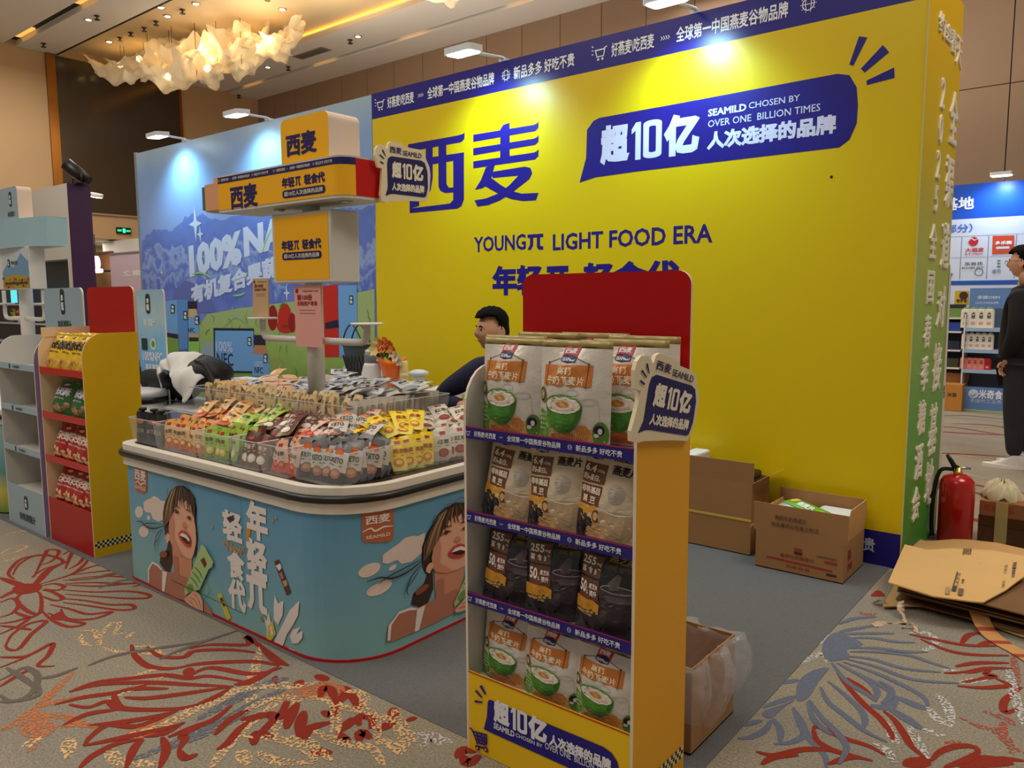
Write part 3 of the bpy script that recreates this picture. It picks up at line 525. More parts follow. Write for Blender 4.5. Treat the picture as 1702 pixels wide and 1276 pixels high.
def woman(mb, fn, T, L=.04):
    """flat printed portrait: laughing woman with windblown hair holding a green sachet; T maps the tracing to the surface"""
    def s(pts, m, l): shape(mb, fn, T(pts), m, l, L)
    def k(pts, w, m, l): stroke(mb, fn, T(pts), w, m, l, 4)
    for p in ([(50, 300), (48, 240), (75, 215), (110, 200), (140, 180), (175, 195), (200, 220), (240, 225), (236, 380), (180, 410), (130, 380), (110, 330), (70, 325)], ell(8, 322, 36, 52), ell(50, 495, 44, 50), ell(92, 372, 16, 20)): s(p, pnk, 1)
    s([(300, 120), (340, 92), (400, 88), (460, 130), (500, 190), (518, 280), (515, 400), (528, 560), (516, 700), (500, 730), (500, 560), (470, 400), (400, 320), (300, 300), (292, 560), (306, 760), (282, 850), (240, 840), (192, 770), (200, 690), (252, 660), (265, 600), (250, 560), (240, 520), (232, 460), (228, 330), (250, 230), (280, 170)], HR, 2)
    s([(300, 560), (480, 690), (478, 860), (440, 1100), (310, 1070), (320, 850)], SK2, 3)
    s([(92, 952), (94, 820), (130, 762), (190, 792), (225, 832), (320, 862), (440, 900), (475, 1000), (440, 1112), (330, 1072), (240, 1030)], SK3, 4); s([(320, 700), (360, 720), (380, 1090), (320, 1070)], SK3, 4)
    s([(96, 940), (94, 822), (132, 756), (186, 782), (226, 834), (214, 836), (180, 800), (134, 776), (106, 830), (106, 948)], WHT, 5); s([(222, 838), (264, 852), (240, 1028), (218, 1016)], WHT, 5)
    s([(290, 330), (312, 240), (350, 185), (400, 175), (455, 205), (488, 280), (505, 400), (522, 480), (520, 600), (500, 690), (480, 735), (430, 725), (370, 690), (312, 622), (286, 560), (280, 470)], SK, 5)
    s([(290, 330), (312, 300), (330, 420), (330, 560), (400, 690), (440, 728), (370, 690), (312, 622), (286, 560), (280, 470)], SK2, 6); s(ell(272, 545, 19, 38), SK, 6); s(ell(272, 585, 5, 6), TEE, 7)
    s([(300, 122), (345, 100), (330, 300), (292, 380), (270, 420), (235, 460), (230, 330), (252, 230), (280, 170)], HR2, 7); s([(345, 105), (400, 92), (455, 130), (495, 190), (514, 290), (514, 400), (497, 330), (474, 250), (455, 262), (440, 205), (415, 232), (395, 186), (372, 230), (358, 190), (340, 262), (325, 240), (322, 200)], HR, 7)
    for p, w, m in (([(330, 110), (285, 220), (250, 400)], .012, HR3), ([(345, 110), (310, 230), (295, 360)], .01, HR3), ([(300, 150), (250, 260), (240, 420)], .01, HR), ([(370, 110), (350, 200), (345, 300)], .008, HR2), ([(400, 105), (405, 190), (425, 290)], .008, HR2), ([(420, 110), (450, 220), (478, 320)], .008, HR2), ([(385, 110), (375, 200), (380, 285)], .006, HR3), ([(360, 120), (330, 220), (318, 320)], .010, HR), ([(372, 120), (356, 220), (352, 268)], .007, HR), ([(395, 120), (392, 210), (402, 270)], .007, HR), ([(430, 125), (446, 230), (452, 300)], .008, HR), ([(445, 130), (480, 240), (498, 360)], .010, HR), ([(280, 100), (270, 150), (275, 180)], .004, HR),
                    ([(235, 440), (160, 465), (90, 450), (45, 405), (0, 402)], .008, HR), ([(235, 430), (150, 420), (80, 420), (40, 450)], .005, HR), ([(230, 470), (180, 520), (160, 620), (170, 665)], .006, HR), ([(225, 480), (190, 560), (150, 610)], .004, HR), ([(520, 440), (535, 580), (548, 680)], .005, HR), ([(345, 100), (420, 55), (470, 120), (510, 220), (518, 300)], .004, HR2), ([(310, 95), (340, 60), (390, 80)], .003, HR2), ([(622, 930), (645, 1020), (600, 1090)], .004, ink(50, 96, 110))): k(p, w, m, 8)
    s(ell(238, 692, 34, 30), ink(150, 78, 56), 8)
    for p in ([(318, 272), (345, 260), (382, 282)], [(432, 298), (462, 306), (478, 322)]): k(p, .006, HR, 9)
    for p in ([(322, 322), (350, 302), (382, 332)], [(440, 372), (466, 358), (488, 390)]): k(p, .006, DKR, 9)
    s(ell(354, 320, 12, 12), HR, 9); s(ell(466, 376, 10, 12), HR, 9); s([(398, 425), (415, 400), (440, 430), (448, 458), (430, 465), (405, 446)], SK2, 6); k([(402, 436), (426, 458), (444, 456)], .005, SK3, 9)
    s([(370, 508), (398, 478), (440, 488), (472, 530), (484, 590), (470, 627), (440, 622), (400, 582), (376, 548)], LIP, 9); s([(384, 522), (410, 505), (445, 520), (472, 560), (473, 602), (445, 596), (410, 562)], DKR, 10); s([(384, 520), (410, 502), (445, 517), (474, 558), (470, 582), (440, 546), (405, 532)], TEE, 11)
    s([(575, 606), (602, 622), (682, 760), (668, 802), (640, 822), (560, 1002), (470, 1028), (430, 1052), (425, 1012), (505, 795)], PKT, 9); s([(568, 742), (600, 716), (624, 776), (606, 810)], ink(120, 40, 40), 10)
    for i in range(3): k([(515 - i * 18, 800 + i * 45), (560 - i * 18, 850 + i * 45), (585 - i * 18, 900 + i * 45)], .010, ink(96, 140, 70), 10)
    s(ell(475, 990, 30, 40), ink(120, 160, 90), 10); s([(430, 1080), (460, 1058), (520, 1000), (562, 1040), (590, 1100), (596, 1192), (540, 1172), (480, 1142), (440, 1110)], SK, 11)
    for p in ([(470, 1068), (520, 1090), (560, 1168)], [(500, 1032), (545, 1070), (585, 1180)], [(452, 1085), (490, 1110), (520, 1160)]): k(p, .004, SK3, 12)
    s([(596, 1110), (640, 1160), (680, 1240), (596, 1196)], SK3, 8)
mb = MB(); woman(mb, FC, W1, None); mb.build('printed_portrait', ct)
mb = MB(); hl = ink(238, 230, 226)
for ch, b in (('年', (235, 326, 385, 78)), ('轻', (238, 616, 383, 372)), ('轻', (55, 338, 195, 151)), ('食', (90, 625, 215, 452)), ('代', (100, 859, 222, 674))): text(mb, FC, ch, w3b(*b), hl, 3, .05)
pi_sign(mb, FC, w3b(240, 860, 380, 664), hl, 3); org = ink(222, 150, 44); text(mb, FC, 'New!', w3b(85, 424, 215, 396), org, 5, .01)
mb.build('slogan_lettering', ct)
mb = MB(); stk = ink(226, 204, 60); brn = ink(92, 52, 48)
for p, m, l in (([(10, 765), (40, 750), (115, 940), (85, 960)], stk, 3), ([(440, 515), (475, 497), (568, 745), (535, 770)], brn, 3), ([(455, 545), (488, 525), (500, 560), (480, 585)], hl, 4), ([(505, 660), (535, 650), (545, 690), (520, 705)], ink(206, 160, 120), 4), ([(482, 600), (502, 590), (515, 640), (498, 648)], ink(190, 120, 110), 4), ([(30, 790), (50, 784), (62, 815), (40, 822)], brn, 4), ([(48, 828), (66, 824), (74, 848), (56, 852)], brn, 4),
                ([(445, 765), (470, 830), (512, 808), (505, 920), (470, 995), (440, 950), (438, 860)], hl, 3), ([(632, 808), (622, 920), (580, 1000), (540, 1060), (500, 1172), (430, 1140), (500, 1000), (560, 880)], hl, 3), ([(642, 1005), (610, 1062), (655, 1035), (655, 1090), (620, 1132), (580, 1132), (560, 1080), (580, 1030)], hl, 3), ([(500, 1172), (560, 1168), (598, 1188), (580, 1212)], hl, 3), ([(360, 920), (385, 965), (400, 885), (415, 970), (455, 1060), (420, 1110), (385, 1098), (385, 1020)], hl, 3), ([(396, 1000), (430, 960), (455, 1060), (420, 1110), (390, 1098)], stk, 4), ([(412, 1010), (425, 995), (440, 1060), (424, 1080)], hl, 5), ([(228, 262), (250, 190), (262, 290), (240, 370), (230, 330)], org, 2),
                ([(335, 935), (350, 925), (372, 945), (360, 965), (342, 960)], ink(140, 150, 90), 3)): shape(mb, FC, W3(p), m, l)
for x, y, q in ((430, 205, 26), (455, 182, 16), (65, 372, 20), (-28, 250, 14)):
    c = org if q > 15 else ink(150, 200, 120); shape(mb, FC, W3([(x, y + q), (x + 4, y + 4), (x + q * .7, y), (x + 4, y - 4), (x, y - q), (x - 4, y - 4), (x - q * .7, y), (x - 4, y + 4)]), c, 4)
shape(mb, FC, W3([(85, 180), (140, 160), (135, 195), (100, 208)]), ink(60, 48, 50), 5); sl = ink(24, 28, 40)
stroke(mb, FC, W2([(330, 172), (705, 280)]), .0022, sl, 12, 0, False); stroke(mb, FC, W2([(335, 745), (735, 930)]), .003, sl, 14, 0, False); stroke(mb, FC, W2([(706, 280), (735, 930)]), .0012, ink(50, 96, 140), 2, 0, False)
mb.build('printed_products', ct)
# print on the right flank, wrapping round the corner
def FRt(a, b, l=1):
    yc = CY0 + CR; o = EPS * l
    if a >= yc: return (CX1 + o, a, b)
    th = (yc - a) / CR; return (CX1 - CR + (CR + o) * math.cos(th), yc - (CR + o) * math.sin(th), b)
V = lambda pts: tr(0, CX1, [(500 + x / 3.357, 740 + y / 3.357) for x, y in pts])
(l0, zl0), (l1, zl1) = W1([(92, 880), (375, 520)]); (r0, zr0), (r1, zr1) = V([(485, 1050), (818, 600)]); sc_ = (r1 - r0) / (l1 - l0); zs = (zr1 - zr0) / (zl1 - zl0)
TR_ = lambda pts: [(r0 + (a - l0) * sc_, zr0 + (b - zl0) * zs) for a, b in W1(pts)]
mb = MB(); woman(mb, FRt, TR_, .05); mb.build('printed_portrait', ct)
def vb(x0, y0, x1, y1): p = V([(x0, y0), (x1, y1)]); return (p[0][0], p[0][1], p[1][0], p[1][1])
mb = MB(); shape(mb, FRt, V([(372, 385), (490, 350), (518, 365), (517, 520), (490, 540), (390, 553), (373, 540)]), badge, 2, .05); text(mb, FRt, '西麦', vb(388, 456, 500, 372), cream, 3, .03); stroke(mb, FRt, V([(374, 498), (410, 470), (430, 482), (470, 455), (512, 450)]), .008, cream, 3); text(mb, FRt, 'SEAMILD', vb(390, 536, 500, 482), cream, 3, .02); mb.build('brand_badge', ct)
# ================================================================== display tower standing in the counter
tw = thing('display_tower', 'white pole tower with orange canopy header and lightbox standing in the counter', 'display tower', (-3.08, 2.32, .9))
oy = ink(246, 178, 16, .42); gry = M('tower_white', (206, 202, 196), .5); nvt = ink(36, 26, 92)
mb = MB(); mb.tube([(-3.08, 2.32, .7), (-3.08, 2.32, 1.9)], .042, gry, 18); mb.build('pole', tw)
bx0, bx1, by0, by1 = -3.285, -2.835, 2.24, 2.40
mb = MB(); mb.box(bx0, by0, 1.475, bx1, by1, 1.80, gry); mb.build('lightbox', tw, bev=.006)
mb = MB(); f = YP(by0); shape(mb, f, [(bx0 + .02, 1.49), (bx1 - .02, 1.49), (bx1 - .02, 1.785), (bx0 + .02, 1.785)], oy, 1)
def tb(y, x0, y0, x1, y1): return bbox(1, y, (320 + x0 / 4.117, 170 + y0 / 4.117), (320 + x1 / 4.117, 170 + y1 / 4.117))
slogan(mb, f, tb(by0, 612, 1018, 882, 925), nvt, 2); q = tb(by0, 617, 1082, 885, 1012); shape(mb, f, rr(*q, (q[3] - q[1]) * .48), nvt, 2); h = q[3] - q[1]; text(mb, f, '超10亿人次选择的品牌', (q[0] + h * .45, q[1] + h * .2, q[2] - h * .45, q[3] - h * .2), ink(222, 214, 200), 3, .02); mb.build('lightbox_print', tw)
cx0, cx1, cy0, cy1, cz0, cz1 = -3.665, -2.69, 2.195, 2.44, 1.835, 2.015
mb = MB(); mb.prism(rr(cx0, cy0, cx1, cy1, .07, 6, (1, 1, 0, 0)), Zf, cz0, cz1, gry); mb.build('canopy', tw, bev=.004)
fcan = YP(cy0 - .001)
mb = MB(); shape(mb, fcan, [(cx0 + .003, cz0 + .012), (cx1 - .07, cz0 + .012), (cx1 - .07, cz1 - .008), (cx0 + .003, cz1 - .008)], oy, 1)
th = math.radians
arc = lambda t, l=1: (cx1 - .07 + (.071 + EPS * l) * math.sin(t), cy0 + .07 - (.071 + EPS * l) * math.cos(t))
b = 8
for i in range(b):
    a0, a1 = th(90 * i / b), th(90 * (i + 1) / b); p0, p1 = arc(a0), arc(a1); mb.poly([(*p0, cz0 + .012), (*p1, cz0 + .012), (*p1, cz1 - .008), (*p0, cz1 - .008)], oy)
    p0, p1 = arc(a0, 2), arc(a1, 2); mb.poly([(*p0, cz1 - .038), (*p1, cz1 - .038), (*p1, cz1 - .008), (*p0, cz1 - .008)], nvt)
red = ink(196, 16, 14, .3); mb.box(cx1, cy0 + .07, cz0 + .012, cx1 + .0015, cy1 - .004, cz1 - .008, red)
shape(mb, fcan, [(cx0 + .003, cz1 - .038), (cx1 - .07, cz1 - .038), (cx1 - .07, cz1 - .008), (cx0 + .003, cz1 - .008)], nvt, 2); motto(mb, fcan, cx0 + .01, .47, cz1 - .023, .014, ink(214, 204, 190), cx1 - .05, 3)
text(mb, fcan, '西麦', tb(cy0, 266, 735, 446, 545), nvt, 2, .035); slogan(mb, fcan, tb(cy0, 615, 590, 908, 470), nvt, 2); q = tb(cy0, 620, 660, 912, 562); shape(mb, fcan, rr(*q, (q[3] - q[1]) * .48), nvt, 2); h = q[3] - q[1]; text(mb, fcan, '超10亿人次选择的品牌', (q[0] + h * .45, q[1] + h * .2, q[2] - h * .45, q[3] - h * .2), ink(222, 214, 200), 3, .02)
mb.build('canopy_print', tw)
mb = MB(); pc = M('peach_end_cap', (222, 158, 120), .5); mb.prism(rr(-3.86, 2.20, cx0 - .001, 2.43, .08, 6, (0, 0, 1, 1)), Zf, 1.855, 1.985, pc); mb.prism(rr(-3.77, 2.22, cx0 - .001, 2.42, .03, 4, (0, 0, 1, 1)), Zf, 1.985, 2.015, pc); mb.prism(rr(-3.868, 2.21, -3.80, 2.42, .03, 4, (0, 0, 1, 1)), Zf, 1.865, 1.978, M('teal_edge', (70, 110, 90), .5)); mb.build('end_cap', tw, bev=.012)
mb = MB(); a0, a1 = -3.165, -2.815; mb.prism(rr(a0, cz1 + .001, a1, 2.222, .035, 6, (0, 1, 1, 0)), lambda a, b, c: (a, c, b), 2.225, 2.40, M('cream_sign_edge', (222, 198, 180), .5), cap0=oy); ft = YP(2.225); text(mb, ft, '西麦', tb(2.225, 645, 378, 848, 178), nvt, 2, .035); mb.build('top_sign', tw)
for sgn, yy, rch, dh in ((-1, 2.3, .40, 1.30), (1, 2.3, .40, 1.285)):
    mb = MB(); x = -3.08; ex = x + sgn * rch
    mb.tube(cat([(x + sgn * .04, yy, 1.205), (ex - sgn * .06, yy, 1.205), (ex - sgn * .012, yy, 1.22), (ex, yy, 1.25), (ex, yy, dh)], 5), .016, gry, 10); mb.build('bracket_arm', tw)
    mb = MB(); mb.lathe([(.07, 0), (.075, .004), (.07, .009)], (ex, yy, dh), M('white_plate', (226, 224, 220), .4), 20); mb.build('shelf_disc', tw)
for x in (-3.3, -2.8): mb = MB(); mb.lathe([(.01, -.012), (.028, -.010), (.03, 0)], (x, 2.3, cz0), chrome, 12); mb.build('spot_ring', tw)
# speech bubble sign on the right end of the canopy
def bubble_sign(name, label, ax, val, P, thick, par=None, px=None):
    """cut-out sign: P maps tracing units to the plane; white board, navy bubble and lettering"""
    t = thing(name, label, 'sign', (0, 0, 0)) if par is None else par
    fn = XP(val)
    mb = MB(); out = P([(28, 740), (18, 690), (22, 640), (40, 608), (70, 600), (100, 612), (118, 640), (128, 590), (150, 574), (240, 592), (250, 618), (405, 648), (428, 680), (440, 720), (470, 790), (478, 850), (470, 1010), (440, 1075), (330, 1070), (150, 1075), (110, 1085), (75, 1075), (62, 1020), (72, 900), (75, 800), (40, 790)])
    mb.prism(out, lambda a, b, c: (val + c, a, b), -thick, 0, M('cream_foam_board', (232, 214, 180), .5), cap1=None); mb.build('board', t)
    mb = MB(); nb = ink(30, 22, 92); shape(mb, fn, P([(102, 1030), (122, 960), (116, 760), (124, 715), (150, 698), (400, 735), (430, 755), (452, 830), (456, 960), (440, 1035), (420, 1042), (170, 1012), (140, 1014)]), nb, 1)
    cw_ = ink(240, 228, 206)
    def tx(s_, x0, yb, x1, yt, m_, k, bold):  # box from its lower left to its upper right corner, lines falling by k
        w_ = x1 - x0
        def g(a, b, l=1): q_ = P([(x0 + a * w_, yb + b * (yt - k * w_ - yb) + k * a * w_)])[0]; return fn(q_[0], q_[1], l)
        billion(mb, g, (0, 0, 1, 1), m_, 2) if bold < 0 else text(mb, g, s_, (0, 0, 1, 1), m_, 2, bold)
    tx('西麦', 138, 668, 238, 630, nb, .17, .02); tx('SEAMILD', 248, 692, 402, 676, nb, .17, .012); tx('超10亿', 155, 880, 416, 775, cw_, .13, -1); tx('人次选择的品牌', 155, 984, 424, 944, cw_, .10, .05)
    for p in ([(72, 648), (82, 642), (104, 696), (100, 700)], [(50, 690), (58, 682), (92, 716), (88, 724)], [(54, 748), (60, 738), (88, 756), (86, 766)]): shape(mb, fn, P(p), nb, 2)
    mb.build('sign_print', t); return t
PS = lambda pts: tr(0, -2.66, [(620 + x / 5.006, 120 + y / 5.006) for x, y in pts])
bubble_sign('bubble_sign', '', 0, -2.66, PS, .012, tw)
# pink price cards without their codes
def card(label, x0, z0, x1, z1, y, lean, c, head):
    t = thing('promotion_card', label, 'sign card', ((x0 + x1) / 2, y, z0)); cc = M('card_%d' % c[0], c, .4)
    fm_ = lambda a, b, l=1: (a, y - EPS * l + (b - z0) * lean, b)
    mb = MB(); mb.prism([(x0, z0), (x1, z0), (x1, z1), (x0, z1)], lambda a, b, c_: (a, y + c_ + (b - z0) * lean, b), 0, .006, cc); mb.build('card', t)
    w, h = x1 - x0, z1 - z0; mb = MB(); r_ = ink(150, 40, 44)
    shape(mb, fm_, rr(x0 + .06 * w, z1 - .12 * h, x0 + .17 * w, z1 - .05 * h, .003), r_, 1); text(mb, fm_, '下单送 新用户专享', (x0 + .3 * w, z1 - .105 * h, x0 + .92 * w, z1 - .075 * h), ink(120, 90, 84), 1, .01); text(mb, fm_, head[0], (x0 + .12 * w, z1 - .24 * h, x0 + .7 * w, z1 - .14 * h), r_, 1, .035); text(mb, fm_, head[1], (x0 + .12 * w, z1 - .33 * h, x0 + .88 * w, z1 - .25 * h), r_, 1, .03)
    for k in (.40, .45): stroke(mb, fm_, [(x0 + .2 * w, z1 - k * h), (x0 + .8 * w, z1 - k * h)], .008 * h, ink(120, 90, 84), 1, 0, False)
    mb.build('print', t); return t
card('pink code card hanging in front of the white pole', -3.155, 1.175, -2.955, 1.463, 2.262, .0, (232, 168, 160), ('前100份', '扫码用户尊享'))
card('beige code card standing on the left bracket disc of the tower', -3.565, 1.31, -3.43, 1.505, 2.30, .03, (204, 170, 128), ('前100份', '扫码用户尊享'))
# ================================================================== clear bins of sachets
acr = M('clear_acrylic', (236, 240, 240), .08, alpha=.13, spec=.6); acre = M('acrylic_edge', (236, 240, 246), .15, alpha=.55)
def bin_(label, x0, y0, x1, y1, z0, z1, fl=.012, divs=()):
    t = thing('clear_bin', label, 'bin', ((x0 + x1) / 2, (y0 + y1) / 2, z0)); e = .002
    B0 = [(x0 + fl, y0 + fl), (x1 - fl, y0 + fl), (x1 - fl, y1), (x0 + fl, y1)]; T0 = [(x0, y0), (x1, y0), (x1, y1), (x0, y1)]
    for i in range(4):
        j = (i + 1) % 4; mb = MB(); mb.poly([(*B0[i], z0), (*B0[j], z0), (*T0[j], z1), (*T0[i], z1)], acr); mb.build('side_wall', t)
    mb = MB(); mb.tube([(*p, z1) for p in T0] + [(*T0[0], z1)], .0022, acre, 5); mb.build('rim', t)
    mb = MB(); mb.poly([(*p, z0 + .001) for p in B0], acr); mb.build('base', t)
    for d in divs: mb = MB(); mb.poly([(d, y0, z0), (d, y1, z0), (d, y1, z1), (d, y0, z1)], acr); mb.build('divider', t)
    return t
def sachet_mesh(w, h, top, mid, low, acc, thick=.010, words=None, bowl=None, wc=(60, 40, 30)):
    """small sealed packet standing on its base, front towards -y"""
    mb = MB(); mt, mm, ml = [M('sachet_%d_%d_%d' % c, c, .32, spec=.5) for c in (top, mid, low)]
    nu, nv = 4, 10
    def P(u, v, s):
        k = (1 - abs(2 * u - 1) ** 2.5) * (1 - abs(2 * v - 1) ** 4); x = (u - .5) * w * (1 - .04 * k); return (x, s * thick * k * (1 + .2 * math.sin(9 * v + 4 * u)) + .003 * math.sin(7 * v), v * h)
    for s in (-1, 1):
        b = len(mb.v); mb.v += [P(i / nu, j / nv, s) for j in range(nv + 1) for i in range(nu + 1)]
        for j in range(nv):
            m = ml if j < 3 else mt if j >= 8 else mm
            for i in range(nu): a = b + j * (nu + 1) + i; mb.face((a, a + 1, a + nu + 2, a + nu + 1), m, True)
    fn = lambda a, b, l=1: (a * w, P(a + .5, b, -1)[1] - .0008 * l, b * h)
    am = ink(*acc)
    if words:
        text(mb, fn, words, (-.32, .50, .32, .64), ink(*wc), 2, .02); stroke(mb, fn, [(-.3, .44), (.3, .44)], .02, ink(*wc), 2, 0, False)
    shape(mb, fn, ell(0, .24 if bowl else .82, .30, .13 if bowl else .07, 10), am, 2, .2)
    if bowl: shape(mb, fn, ell(0, .26, .2, .07, 8), ink(*bowl), 3, .2); shape(mb, fn, [(-.16, .78), (.16, .78), (.16, .88), (-.16, .88)], ink(176, 40, 36), 2)
    return mb
SA = {}
def img_x_of(s): return img_x(s[:3])
def sachets(kind, name, label, group, spots, mesh):
    tags = {}
    for s in spots: tags.setdefault(s[6] if len(s) > 6 else '', []).append(s)
    for v in tags.values(): v.sort(key=img_x_of)
    for s in spots:
        x, y, z, rx, rz, ry = s[:6]; tg = s[6] if len(s) > 6 else ''
        if kind not in SA: o = mesh.build(name, local=True); SA[kind] = o
        else: o = SA[kind].copy(); COL.objects.link(o)
        o.location = (x, y, z); o.rotation_euler = (rx, ry, rz); o['label'] = '%s%s, %s from left' % (label, ', ' + tg if tg else '', ordinal(tags[tg].index(s))); o['category'] = 'sachet'; o['group'] = group
def stand_rows(x0, x1, y0, y1, z, n, rows, face=0, lean=.25, jit=.18):
    """spots for sachets standing in rows; face: turn about z"""
    out = []
    for r_ in range(rows):
        m = n // rows
        for k in range(m):
            u = (k + .5 + R.uniform(-.25, .25)) / m; v = (r_ + .3) / rows
            if abs(face) < .3: x, y = x0 + (x1 - x0) * u, y0 + (y1 - y0) * v
            else: y, x = y0 + (y1 - y0) * u, x1 - (x1 - x0) * v
            out.append((x, y, z + R.uniform(0, .006) + .012 * r_, -lean * (1 + .9 * r_ / max(1, rows)) + R.uniform(-.12, .12), face + R.uniform(-jit, jit) * 1.5, R.uniform(-.2, .2), (('front row', 'back row') if rows == 2 else ('front row', 'middle row', 'back row'))[r_] if abs(face) < .3 else (('outer row', 'inner row') if rows == 2 else ('outer row', 'middle row', 'inner row'))[r_]))
    return out
def lying(x0, x1, y0, y1, z0, z1, n, face=0, tilt=1.2, jit=.5):
    out = []
    for k in range(n):
        u, v = R.random(), (k + R.random()) / n; out.append((x0 + (x1 - x0) * u, y0 + (y1 - y0) * v, z0 + (z1 - z0) * v + R.uniform(-.004, .008), -tilt + R.uniform(-.2, .2), face + R.uniform(-jit, jit), R.uniform(-.16, .16), 'lying on top'))
    return out
ZD, ZT = .698, .82
bins = [('chips', -3.62, -3.25), ('green', -3.245, -2.98), ('brown', -2.975, -2.76), ('pink', -2.755, -2.565)]
for nm, a, b, what in (('chips', -3.62, -3.25, 'orange chip sachets'), ('green', -3.245, -2.98, 'green sachets'), ('brown', -2.975, -2.76, 'brown coconut sachets'), ('pink', -2.755, -2.565, 'pink sachets')):
    bin_('clear acrylic bin holding the %s along the counter front' % what, a, 1.772, b, 2.03, ZD, ZT)
bin_('clear acrylic bin holding black spouted pouches at the left end of the counter', -3.885, 1.785, -3.625, 2.03, ZD, ZT)
bin_('clear acrylic corner bin holding grey sachets at the near corner', -2.56, 1.79, -2.285, 2.08, ZD, ZT)
bin_('clear acrylic bin holding yellow sachets on the right flank', -2.50, 2.085, -2.275, 2.34, ZD, ZT)
bin_('clear acrylic bin holding white red-date sachets beside the yellow ones', -2.50, 2.345, -2.275, 2.62, ZD, ZT)
m = sachet_mesh(.085, .135, (226, 160, 84), (236, 190, 120), (200, 110, 62), (206, 96, 40), words='燕麦', bowl=(240, 200, 120))
sachets('chips', 'snack_sachet', 'orange sachet in the second counter bin', 'orange sachets in the second bin', stand_rows(-3.60, -3.27, 1.80, 1.99, ZD, 15, 3) + lying(-3.56, -3.25, 1.9, 2.12, .83, .86, 11), m)
m = sachet_mesh(.08, .14, (150, 186, 60), (168, 200, 84), (120, 160, 50), (222, 190, 80), words='轻食', bowl=(236, 220, 160))
sachets('green', 'snack_sachet', 'green sachet in the third counter bin', 'green sachets in the third bin', stand_rows(-3.22, -3.0, 1.80, 1.99, ZD, 12, 3) + lying(-3.2, -2.95, 1.9, 2.14, .83, .87, 11), m)
m = sachet_mesh(.075, .145, (84, 46, 34), (104, 60, 42), (120, 84, 58), (228, 216, 200), words='椰子', bowl=(240, 236, 226), wc=(230, 214, 190))
sachets('brown', 'snack_sachet', 'dark brown sachet in the fourth counter bin', 'brown sachets in the fourth bin', stand_rows(-2.95, -2.78, 1.80, 1.99, ZD, 10, 3) + lying(-2.95, -2.75, 1.9, 2.14, .83, .86, 10), m)
m = sachet_mesh(.07, .135, (226, 168, 136), (232, 196, 180), (212, 96, 76), (190, 70, 66), words='草莓', bowl=(230, 120, 90))
sachets('pink', 'snack_sachet', 'pink sachet in the fifth counter bin', 'pink sachets in the fifth bin', stand_rows(-2.74, -2.58, 1.80, 1.99, ZD, 10, 3) + lying(-2.74, -2.5, 1.9, 2.14, .83, .86, 12), m)
m = sachet_mesh(.085, .155, (112, 112, 112), (206, 200, 194), (58, 54, 66), (168, 110, 84), words='KETO', bowl=(196, 150, 120), wc=(30, 28, 26))
shape(m, lambda a, b, l=1: (a * .085, -.011 - .0008 * l, b * .155), ell(0, .76, .26, .07, 10), ink(226, 120, 50), 3)
sachets('keto', 'snack_sachet', 'grey white sachet in the near corner bin', 'grey sachets in the near corner bin', stand_rows(-2.54, -2.33, 1.82, 1.98, ZD, 12, 3, .29) + stand_rows(-2.42, -2.29, 1.86, 2.07, ZD, 12, 2, 1.0, .2, .1) + lying(-2.55, -2.36, 1.95, 2.1, .83, .855, 9, .5), m)
m = sachet_mesh(.08, .14, (238, 206, 30), (246, 218, 50), (230, 214, 110), (206, 120, 30), words='燕麦', bowl=(240, 200, 80), wc=(170, 70, 30))
sachets('yellow', 'snack_sachet', 'bright yellow sachet on the counter flank', 'yellow sachets on the right flank', stand_rows(-2.46, -2.285, 2.10, 2.33, ZD, 12, 3, 1.45) + lying(-2.52, -2.32, 2.05, 2.32, .83, .85, 12, 1.2), m)
m = sachet_mesh(.09, .145, (214, 206, 196), (228, 220, 204), (190, 180, 166), (150, 60, 44), words='红枣', bowl=(170, 80, 60), wc=(70, 60, 56))
sachets('tan', 'snack_sachet', 'white red-date sachet behind the yellow ones', 'white sachets behind the yellow ones', stand_rows(-2.46, -2.285, 2.37, 2.6, ZD, 8, 2, 1.45) + lying(-2.5, -2.3, 2.36, 2.6, .82, .84, 8, 1.2), m)
m = sachet_mesh(.10, .15, (150, 158, 166), (186, 190, 194), (130, 138, 146), (226, 226, 226), words=None)
sachets('greyflat', 'oat_sachet', 'grey sachet at the far right counter corner', 'grey sachet pile at the far right corner', lying(-2.48, -2.3, 2.66, 2.85, .72, .86, 12, 1.0, 1.45, .6), m)
m = sachet_mesh(.085, .13, (34, 28, 34), (44, 38, 46), (60, 50, 50), (214, 196, 150), words=None)
sachets('dark', 'snack_sachet', 'dark sachet behind the black spouted pouches', 'dark sachet pile at the left end', lying(-3.84, -3.56, 2.06, 2.5, .76, .86, 22, .3, 1.25, .8), m)
# black spouted pouches
def pouch(label, x, y, rz):
    t = thing('spouted_pouch', label, 'pouch', (x, y, ZD)); t.rotation_euler = (0, 0, rz); blk = M('black_pouch_film', (34, 28, 28), .22, spec=.7)
    mb = MB(); w, h = .095, .15
    for s in (-1, 1): mb.grid(lambda u, v: ((u - .5) * w * (1 - .12 * max(0, v - .85) / .15), s * (.024 * (1 - v) ** .6 + .004) * (1 - abs(2 * u - 1) ** 3), v * h), 6, 8, blk)
    mb.build('pouch_body', t, local=True)
    mb = MB(); fn = lambda a, b, l=1: (a, -.026 * (1 - b / .15) ** .6 - .005 - .0008 * l, b); text(mb, fn, '黑芝麻', (-.03, .05, .03, .07), ink(150, 140, 130), 2, .02); shape(mb, fn, ell(0, .105, .025, .012, 10), ink(176, 90, 50), 2); mb.build('label_print', t, local=True)
    mb = MB(); mb.lathe([(.009, 0), (.009, .008), (.019, .008), (.019, .02), (.016, .022)], (0, 0, .148), M('black_cap', (22, 20, 22), .4), 12); mb.build('cap', t, local=True)
